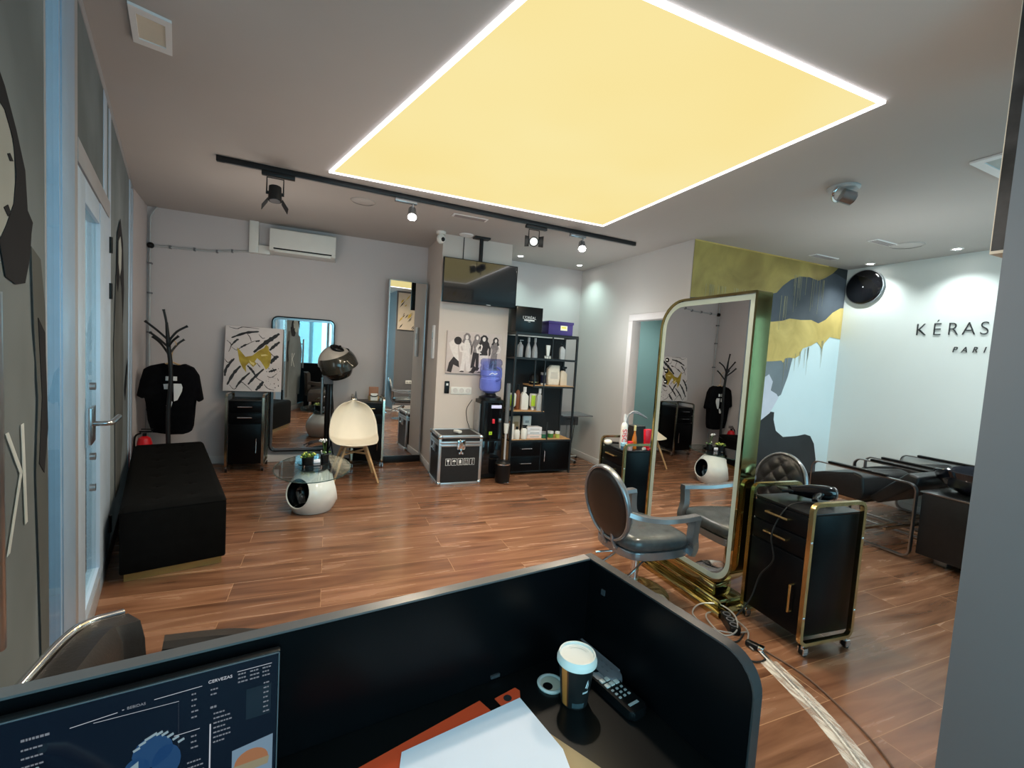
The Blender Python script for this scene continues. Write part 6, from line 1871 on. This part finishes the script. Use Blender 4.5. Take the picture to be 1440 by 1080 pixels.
MB().bx(-0.003, 0.0, -0.055, -0.045, 0.888, 0.900).bx(-0.245, -0.225, -0.004, 0.0, 0.744, 0.750).build('corner_bracket', mat('bracket_grey', (0.05, 0.05, 0.055), 0.4), dk)
def DL(x, y, z):      # world -> desk top helper point
    return (x, y, z)
DT = 0.7385
gr = thing('cable_grommet', 'white round cable grommet set in the desktop beside the paper cup', 'grommet', (0.437, 0.752, DT))
MB().lathe([(0.020, 0.0), (0.027, 0.0), (0.028, 0.003), (0.024, 0.005), (0.020, 0.003)], n=32).build('ring', M_PLAST, gr)
MB().lathe([(0, 0.0005), (0.0205, 0.0005), (0.0205, 0.0015), (0, 0.0015)], n=28).build('cap', M_CREAM, gr)
MB().lathe([(0, 0.0017), (0.010, 0.0017), (0.010, 0.0022), (0, 0.0022)], c=(-0.009, -0.004, 0), n=20).build('hole', M_BLACK, gr)
# paper cup
cu = thing('paper_cup', 'black paper coffee cup with an orange stripe and white lid', 'cup', (0.462, 0.702, DT), R(-20))
MB().lathe([(0, 0), (0.0255, 0), (0.026, 0.002), (0.0345, 0.085), (0.0, 0.085)], n=40).build('cup_body', mat('cup_black', (0.012, 0.011, 0.011), 0.45, var=0.2), cu)
def band(a0, a1, z0, z1, off, m, name):
    mb = MB()
    rr = lambda z: 0.026 + (0.0345 - 0.026) * (z / 0.085) + off
    mb.grid(lambda u, v: (rr(z0 + (z1 - z0) * v) * math.cos(a0 + (a1 - a0) * u), rr(z0 + (z1 - z0) * v) * math.sin(a0 + (a1 - a0) * u), z0 + (z1 - z0) * v), 14, 6)
    return mb.build(name, m, cu, 80)
band(R(204), R(228), 0.003, 0.084, 0.0004, mat('cup_orange', srgb(205, 120, 55), 0.5), 'orange_stripe')
band(R(230), R(233), 0.003, 0.084, 0.0004, mat('cup_brown', srgb(120, 60, 30), 0.5), 'thin_stripe')
band(R(250), R(300), 0.004, 0.014, 0.0004, mat('cup_teal', srgb(60, 72, 76), 0.5), 'base_stripe')
MB().lathe([(0.0355, 0.080), (0.0385, 0.081), (0.0385, 0.087), (0.0370, 0.090), (0.0350, 0.0965), (0.0325, 0.0965), (0.0312, 0.0925), (0.012, 0.0915), (0, 0.0915)], n=48).build('lid', mat('lid_white', srgb(238, 232, 224), 0.35, var=0.02), cu)
MB().grid(lambda u, v: ((0.020 + 0.006 * v) * math.cos(R(20) + R(100) * u), (0.020 + 0.006 * v) * math.sin(R(20) + R(100) * u), 0.0925 - 0.001 * math.sin(PI * v)), 12, 4).build('lid_recess_shade', mat('lid_shade', srgb(205, 200, 192), 0.4), cu)  # shade of the recess put in as a darker patch on the lid
lgm = MB()
def cup_pt(a, z):
    rr = 0.026 + (0.0345 - 0.026) * (z / 0.085) + 0.0006
    return (rr * math.cos(a), rr * math.sin(a), z)
for poly in ([(294, 0.046), (297, 0.052), (303, 0.062), (304, 0.054), (300, 0.045)], [(302, 0.043), (306, 0.050), (308, 0.058), (309, 0.048), (305, 0.042)]):
    vs = [lgm.bm.verts.new(cup_pt(R(a), z)) for a, z in poly]
    lgm.bm.faces.new(vs)
for k in range(7):
    a = 287 + k * 3.4
    vs = [lgm.bm.verts.new(cup_pt(R(q), z)) for q, z in ((a, 0.034), (a + 2.4, 0.034), (a + 2.4, 0.038), (a, 0.038))]
    lgm.bm.faces.new(vs)
lgm.build('cup_logo', M_WTEXT, cu, 80)
# phone handset
o = thing('phone_handset', 'grey cordless phone lying along the inner desk panel', 'phone', (0.548, 0.780, DT), R(101))
MB().prism(rrect(0.165, 0.042, 0.019), 0.0, 0.022, lambda u, v, w: (u, v, w), 0.007, 3).build('body', mat('phone_grey', srgb(120, 120, 126), 0.35, var=0.05), o)
MB().prism(rrect(0.034, 0.026, 0.003, cx=0.052), 0.0225, 0.0235, lambda u, v, w: (u, v, w)).build('screen', M_BLACK, o)
kb = MB()
for i in range(3):
    for j in range(2):
        kb.box((-0.055 + 0.014 * i, -0.006 + 0.012 * j, 0.0225), (0.006, 0.002, 0.001))
kb.build('key', M_GREYP, o)
# remote control
o = thing('remote_control', 'black remote control with white buttons beside the paper cup', 'remote control', (0.543, 0.697, DT), R(101))
MB().prism(rrect(0.150, 0.044, 0.008), 0.0, 0.018, lambda u, v, w: (u, v, w), 0.004, 2).build('body', M_BLACK, o)
MB().prism(rrect(0.055, 0.036, 0.004, cx=0.045), 0.0185, 0.0192, lambda u, v, w: (u, v, w)).build('face_plate', M_SILVB, o)
MB().lathe([(0, 0.0193), (0.013, 0.0193), (0.013, 0.021), (0.006, 0.021), (0, 0.0205)], c=(0.048, 0, 0), n=24).build('dial', M_BLACK, o)
wk = MB()
for i in range(2):
    for j in range(3):
        wk.box((0.012 - 0.014 * i, -0.0125 + 0.0125 * j, 0.0192), (0.010, 0.010, 0.003), 0, 0.001)
wk.build('white_button', M_PLAST, o)
wk = MB()
for i in range(3):
    for j in range(3):
        wk.box((-0.016 - 0.010 * i, -0.012 + 0.012 * j, 0.0188), (0.004, 0.005, 0.002))
wk.build('dark_button', M_LGREY, o)
MB().box((-0.058, 0, 0.0186), (0.005, 0.024, 0.0012)).build('logo_bar', M_LGREY, o)
# papers and folders: world outlines on the desktop
def sheet(name, label, cat, poly, z0, z1, m):
    o = MB().prism(poly, z0, z1, lambda u, v, w: (u, v, w)).build(name, m)
    return tag(o, label, cat)
k_ = sheet('kraft_envelope', 'brown kraft envelope lying lowest in the paper pile on the desk', 'envelope', [(0.02, 0.60), (0.155, 0.70), (0.30, 0.72), (0.375, 0.655), (0.43, 0.56), (0.40, 0.50), (0.10, 0.49)], DT + 0.0002, DT + 0.002, M_KRAFT)
r1_ = MB().prism([(-0.02, 0.655), (0.285, 0.752), (0.298, 0.722), (0.02, 0.60)], DT + 0.0025, DT + 0.004, lambda u, v, w: (u, v, w))
o = thing('red_folder', 'orange red folder sticking out beneath the white sheet', 'folder', (0, 0, 0))
r1_.build('cover', M_ORANGE, o)
MB().prism([(0.314, 0.748), (0.362, 0.762), (0.368, 0.752), (0.362, 0.735), (0.322, 0.722)], DT + 0.0025, DT + 0.004, lambda u, v, w: (u, v, w)).build('flap', M_ORANGE, o)
MB().prism([(0.338 + 0.008 * math.cos(a * PI / 8), 0.741 + 0.008 * math.sin(a * PI / 8)) for a in range(16)], DT + 0.0041, DT + 0.0046, lambda u, v, w: (u, v, w)).prism([(0.255, 0.708), (0.275, 0.716), (0.28, 0.705), (0.26, 0.698)], DT + 0.0041, DT + 0.0046, lambda u, v, w: (u, v, w)).build('black_print', M_INK, o)
sheet('white_sheet', 'large white paper sheet on top of the red folder', 'paper', [(0.130, 0.686), (0.360, 0.733), (0.385, 0.607), (0.37, 0.52), (0.08, 0.50)], DT + 0.005, DT + 0.006, M_PAPER)

# menu display leaning inside the back panel
md = thing('menu_display', 'dark glossy menu screen with white listings against the desk back panel', 'screen', (0.565, 0.835, 0), R(8.6))
SXA, SXB, SZ0, SZ1, SYF = -1.02, -0.628, 0.7395, 0.932, -0.020
MB().bx(SXA, SXB, SYF, SYF + 0.014, SZ0, SZ1, 0.003).build('casing', M_BLACK, md)
MB().bx(SXA + 0.004, SXB - 0.004, SYF - 0.0008, SYF - 0.0001, SZ0 + 0.004, SZ1 - 0.003).build('screen_glass', mat('menu_glass', (0.006, 0.008, 0.014), 0.12, emit=(0.02, 0.03, 0.06), estr=0.06), md)
ring('bezel_line', SXB - SXA - 0.003, SZ1 - SZ0 - 0.003, 0.002, 0.0015, SYF - 0.0012, SYF - 0.0002, M_GREYP, md, (SZ0 + SZ1) / 2, None, None, None, (SXA + SXB) / 2)
M_MT = emis('menu_white', (0.75, 0.78, 0.85), 0.38)
M_MD = emis('menu_dim', (0.45, 0.48, 0.55), 0.22)
yF = SYF - 0.0012
tb_ = lambda x, z: frame_mtx((x, yF, z), (1, 0, 0), (0, 0, 1))
text('menu_heading', 'CERVEZAS', 0.0062, M_MT, md, tb_(-0.7045, 0.9120), 0.0002)
text('menu_heading', 'BEBIDAS', 0.0052, M_MD, md, tb_(-0.7975, 0.9065), 0.0002)
ln = MB()
def rule(x0, z0, x1, z1, t=0.0006):
    ln.prism([(x0, z0 - t / 2), (x1, z1 - t / 2), (x1, z1 + t / 2), (x0, z0 + t / 2)], yF - 0.0003, yF)
rule(-0.684, 0.9165, -0.640, 0.9165)
rule(-0.779, 0.9085, -0.726, 0.9095)
rule(-0.862, 0.9010, -0.8165, 0.9045)
rule(-0.812, 0.9060, -0.810, 0.9060)
rule(-0.840, 0.8990, -0.752, 0.8965, 0.0004)
rule(-0.7525, 0.8965, -0.7520, 0.83, 0.0004)
rule(-0.757, 0.8475, -0.728, 0.8475)
ln.prism([(-0.7165, 0.74), (-0.7148, 0.74), (-0.7148, 0.849), (-0.7165, 0.849)], yF - 0.0003, yF)
ln.build('menu_rule', M_MT, md)
rn = random.Random(9)
tl_ = MB()
def words(x0, z, n, h=0.0020):
    x = x0
    for k in range(n):
        w = rn.uniform(0.0018, 0.0042)
        tl_.prism([(x, z), (x + w, z), (x + w, z + h), (x, z + h)], yF - 0.0003, yF)
        x += w + 0.0009
for k in range(3):
    words(-0.683, 0.911 - k * 0.006, 3); words(-0.668, 0.911 - k * 0.006, 3); words(-0.652, 0.911 - k * 0.006, 3)
words(-0.716, 0.872, 2, 0.003); words(-0.716, 0.899, 3); words(-0.716, 0.892, 2)
for k in range(7):
    words(-0.650, 0.887 - k * 0.0075, 2)
for k in range(5):
    words(-0.738, 0.900 - k * 0.0085, 2)
for k in range(3):
    words(-0.738, 0.838 - k * 0.0085, 2)
for k in range(7):
    words(-0.712, 0.862 - k * 0.0072, 4 + (k % 3))
for k in range(5):
    words(-0.905, 0.888 - k * 0.011, 5)
words(-0.905, 0.900, 7, 0.003)
for k in range(3):
    words(-0.742, 0.80 - k * 0.008, 5)
tl_.build('menu_text_rows', M_MD, md)
MB().prism([(-0.672, 0.838), (-0.640, 0.838), (-0.640, 0.885), (-0.672, 0.885)], yF - 0.0001, yF + 0.0004).build('menu_block', mat('menu_block_grey', (0.02, 0.022, 0.03), 0.4), md)
# pictures on the menu: burger photo and a blue drink photo
MB().prism([(-0.6885, 0.745), (-0.636, 0.745), (-0.636, 0.803), (-0.6885, 0.796)], yF - 0.0003, yF).build('burger_photo_ground', emis('menu_sky', (0.30, 0.45, 0.60), 0.3), md)
bg = MB().prism([(-0.6875 + 0.024 + 0.022 * math.cos(a * PI / 10), 0.770 + 0.020 * math.sin(a * PI / 10)) for a in range(11)], yF - 0.0006, yF - 0.0003)
bg.build('burger_bun', emis('menu_bun', (0.55, 0.22, 0.08), 0.32), md)
MB().prism([(-0.687, 0.770), (-0.640, 0.770), (-0.642, 0.758), (-0.685, 0.756)], yF - 0.0006, yF - 0.0003).build('burger_filling', emis('menu_filling', (0.35, 0.30, 0.18), 0.4), md)
bp_ = MB()
for (cx_, cz_, rx_, rz_) in ((-0.780, 0.835, 0.022, 0.022), (-0.765, 0.815, 0.016, 0.024), (-0.797, 0.815, 0.014, 0.018)):
    bp_.prism([(cx_ + rx_ * math.cos(a * PI / 8), cz_ + rz_ * math.sin(a * PI / 8)) for a in range(16)], yF - 0.0004, yF)
bp_.build('drink_photo_blue', emis('menu_blue', (0.01, 0.06, 0.20), 0.35), md)
bp_ = MB()
for k in range(9):
    x, z = -0.80 + 0.006 * k, 0.842 + 0.014 * math.sin(k * 0.45)
    bp_.prism([(x, z), (x + 0.007, z + 0.003), (x + 0.006, z + 0.006), (x - 0.001, z + 0.003)], yF - 0.0008, yF - 0.0004)
bp_.prism([(-0.822, 0.81), (-0.795, 0.828), (-0.795, 0.80), (-0.822, 0.79)], yF - 0.0008, yF - 0.0004)
bp_.build('drink_photo_ice', emis('menu_ice', (0.45, 0.62, 0.70), 0.3), md)
# white stylus leaning in front of the menu
o = MB().tube([(-0.310, 0.665, 0.872), (-0.295, 0.650, 0.852), (-0.27, 0.625, 0.80), (-0.245, 0.60, 0.7425)], [0.0055, 0.0075, 0.0075, 0.006], 12, smooth=0)
tag(o.build('white_cable_plug', M_PLAST), 'white cable plug sticking up in front of the menu screen', 'plug')

# ------------------------------------------------------------------ dark armchair behind the desk
ch = thing('armchair', 'dark brown leather armchair with a chrome trimmed back behind the desk', 'chair', (-0.235, 1.13, -0.03))
M_DKL = mat('espresso_leather', (0.030, 0.024, 0.021), 0.38, spec=0.6, var=0.2, scale=12, bump=0.06)
bk = []
# back shell plan: along the window side then curling toward the room as a low arm
path = catmull([Vector(p) for p in [(-0.235, -0.30, 0.79), (-0.235, -0.12, 0.80), (-0.225, 0.02, 0.80), (-0.17, 0.08, 0.79)]], 6)
low = [Vector((p.x + 0.02, p.y, 0.32)) for p in path]
mb = MB()
rows = []
n = len(path)
for i, p in enumerate(path):
    t = (path[min(i + 1, n - 1)] - path[max(i - 1, 0)]).normalized()
    s = Vector((t.y, -t.x, 0)).normalized()
    rows.append([mb.bm.verts.new(q) for q in (low[i], p, p + s * 0.012 + Vector((0, 0, 0.010)), p + s * 0.065 + Vector((0, 0, 0.012)), p + s * 0.085 + Vector((0, 0, -0.02)), low[i] + s * 0.10)])
for a_, b_ in zip(rows[:-1], rows[1:]):
    for j in range(6):
        mb.bm.faces.new((a_[j], a_[(j + 1) % 6], b_[(j + 1) % 6], b_[j]))
mb.bm.faces.new(list(reversed(rows[0])))
mb.bm.faces.new(rows[-1])
mb.build('backrest', M_DKL, ch, 50)
MB().tube([p + Vector((-0.004, 0, 0.008)) for p in path], 0.009, 10).build('chrome_trim', M_CHROME, ch)
def seatf(u, v):
    x, y = -0.14 + 0.40 * u, -0.28 + 0.78 * v
    e = min(u, 1 - u, v, 1 - v)
    return (x, y, 0.47 + 0.03 * math.sin(PI * u) - 0.06 * max(0, 1 - e / 0.10) ** 2)
MB().grid(seatf, 24, 30).build('seat', M_DKL, ch, 80)
MB().bx(-0.14, 0.26, -0.28, 0.50, 0.24, 0.44, 0.03, 3).build('seat_base', M_DKL, ch)
ar = catmull([Vector(p) for p in [(-0.14, 0.22, 0.62), (0.0, 0.24, 0.60), (0.10, 0.20, 0.60), (0.13, 0.13, 0.615)]], 5)
MB().sweep(ar, [(-0.03, -0.05), (-0.03, 0.01), (-0.015, 0.022), (0.015, 0.022), (0.03, 0.01), (0.03, -0.05)]).build('arm', M_DKL, ch)
MB().tube([ar[-1] + Vector((-0.0, 0.0, -0.05)), ar[-1] + Vector((0.002, -0.004, 0.02))], 0.012, 8).build('arm_cap', M_CHROME, ch)
MB().tube([(-0.10, -0.22, 0.0), (-0.10, -0.22, 0.25)], 0.013, 8).tube([(-0.10, 0.42, 0.0), (-0.10, 0.42, 0.25)], 0.013, 8).tube([(0.22, -0.22, 0.0), (0.22, -0.22, 0.25)], 0.013, 8).tube([(0.22, 0.42, 0.0), (0.22, 0.42, 0.25)], 0.013, 8).build('leg', M_CHROME, ch)

# ------------------------------------------------------------------ lights
def spot(name, loc, target, power, size=R(90), blend=0.6, col=(1, 1, 1), rad=0.03):
    l = bpy.data.lights.new(name, 'SPOT')
    l.energy = power
    l.spot_size = size
    l.spot_blend = blend
    l.color = col
    l.shadow_soft_size = rad
    o = bpy.data.objects.new(name, l)
    COL.objects.link(o)
    o.location = loc
    d = Vector(target) - Vector(loc)
    o.rotation_euler = d.to_track_quat('-Z', 'Y').to_euler()
    return o
def area(name, loc, target, power, sx, sy, col):
    l = bpy.data.lights.new(name, 'AREA')
    l.shape = 'RECTANGLE'
    l.size, l.size_y = sx, sy
    l.energy = power
    l.color = col
    o = bpy.data.objects.new(name, l)
    COL.objects.link(o)
    o.location = loc
    d = Vector(target) - Vector(loc)
    o.rotation_euler = d.to_track_quat('-Z', 'Y').to_euler()
    return o
# daylight coming through the glazing, placed outside the glass
area('daylight_street', (-2.6, 1.2, 1.7), (1.5, 2.6, 0.9), 60, 5.0, 2.6, (0.90, 0.96, 1.0))
area('daylight_entrance', (0.9, -1.6, 1.7), (1.0, 3.0, 1.0), 45, 2.2, 2.4, (0.94, 0.97, 1.0))
area('daylight_side', (4.4, -1.6, 1.7), (4.4, 3.0, 1.0), 50, 2.4, 2.2, (0.94, 0.98, 1.0))
# unseen spots added under the luminous ceiling film to boost its warm light
for x, y in ((0.6, 3.2), (1.9, 3.2), (0.9, 1.8), (2.0, 1.8)):
    spot('ceiling_panel_fill', (x, y, H - 0.02), (x, y, 0), 66, R(160), 0.9, (1.0, 0.86, 0.68), 0.05)
for x, y, p in ((0.9, 3.0, 13), (-0.5, 4.3, 9), (1.3, 0.9, 6), (2.9, 4.4, 8), (4.3, 2.2, 13), (0.5, -0.3, 4)):  # unseen fill lights added to lift the ceiling and walls
    l = bpy.data.lights.new('room_fill_light', 'POINT')
    l.energy = p
    l.color = (1.0, 0.90, 0.80) if x < 2.5 else (0.93, 1.0, 0.98)
    l.shadow_soft_size = 0.30
    o = bpy.data.objects.new('room_fill_light', l)
    COL.objects.link(o)
    o.location = (x, y, 1.75)
    o.visible_glossy = False
# track, ceiling and side room lamps, not all with a fitting
for x, y in ((0.60, 3.80), (2.30, 3.87)):
    spot('track_lamp', (x, y, 2.50), (x - 0.1, y - 0.7, 0.0), 55, R(75), 0.7, (1.0, 0.95, 0.88), 0.03)
for x, y in ((2.232, 5.34), (3.08, 5.35)):
    spot('downlight_lamp', (x, y, H - 0.01), (x, y, 0), 20, R(125), 0.8, (0.66, 1.0, 0.93), 0.03)
for x, y, yy in ((5.55, 3.217, 3.217), (5.45, 2.426, 2.426), (5.45, 1.6, 1.6), (5.45, 0.8, 0.8)):
    spot('downlight_lamp', (x, y, H - 0.01), (x + 0.12, y, 0), 34, R(120), 0.8, (0.90, 1.0, 0.98), 0.03)
spot('side_room_lamp', (4.2, 4.8, H - 0.05), (4.2, 4.8, 0), 60, R(140), 0.8, (0.9, 1.0, 1.0), 0.05)
spot('wash_area_lamp', (4.4, 1.6, H - 0.02), (4.4, 1.8, 0), 60, R(150), 0.9, (0.95, 1.0, 1.0), 0.05)

w = bpy.data.worlds.new('sky')
scene.world = w
w.use_nodes = True
bgn = w.node_tree.nodes['Background']
sky = w.node_tree.nodes.new('ShaderNodeTexSky')
sky.sky_type = 'HOSEK_WILKIE'
sky.sun_direction = (0.3, -0.4, 0.8)
sky.turbidity = 4
mixn = w.node_tree.nodes.new('ShaderNodeMixRGB')
mixn.inputs['Fac'].default_value = 0.7
mixn.inputs['Color2'].default_value = (0.55, 0.80, 0.92, 1)
w.node_tree.links.new(sky.outputs['Color'], mixn.inputs['Color1'])
w.node_tree.links.new(mixn.outputs['Color'], bgn.inputs['Color'])
bgn.inputs['Strength'].default_value = 0.75
scene.view_settings.view_transform = 'Standard'
scene.view_settings.exposure = math.log2(EXPO)
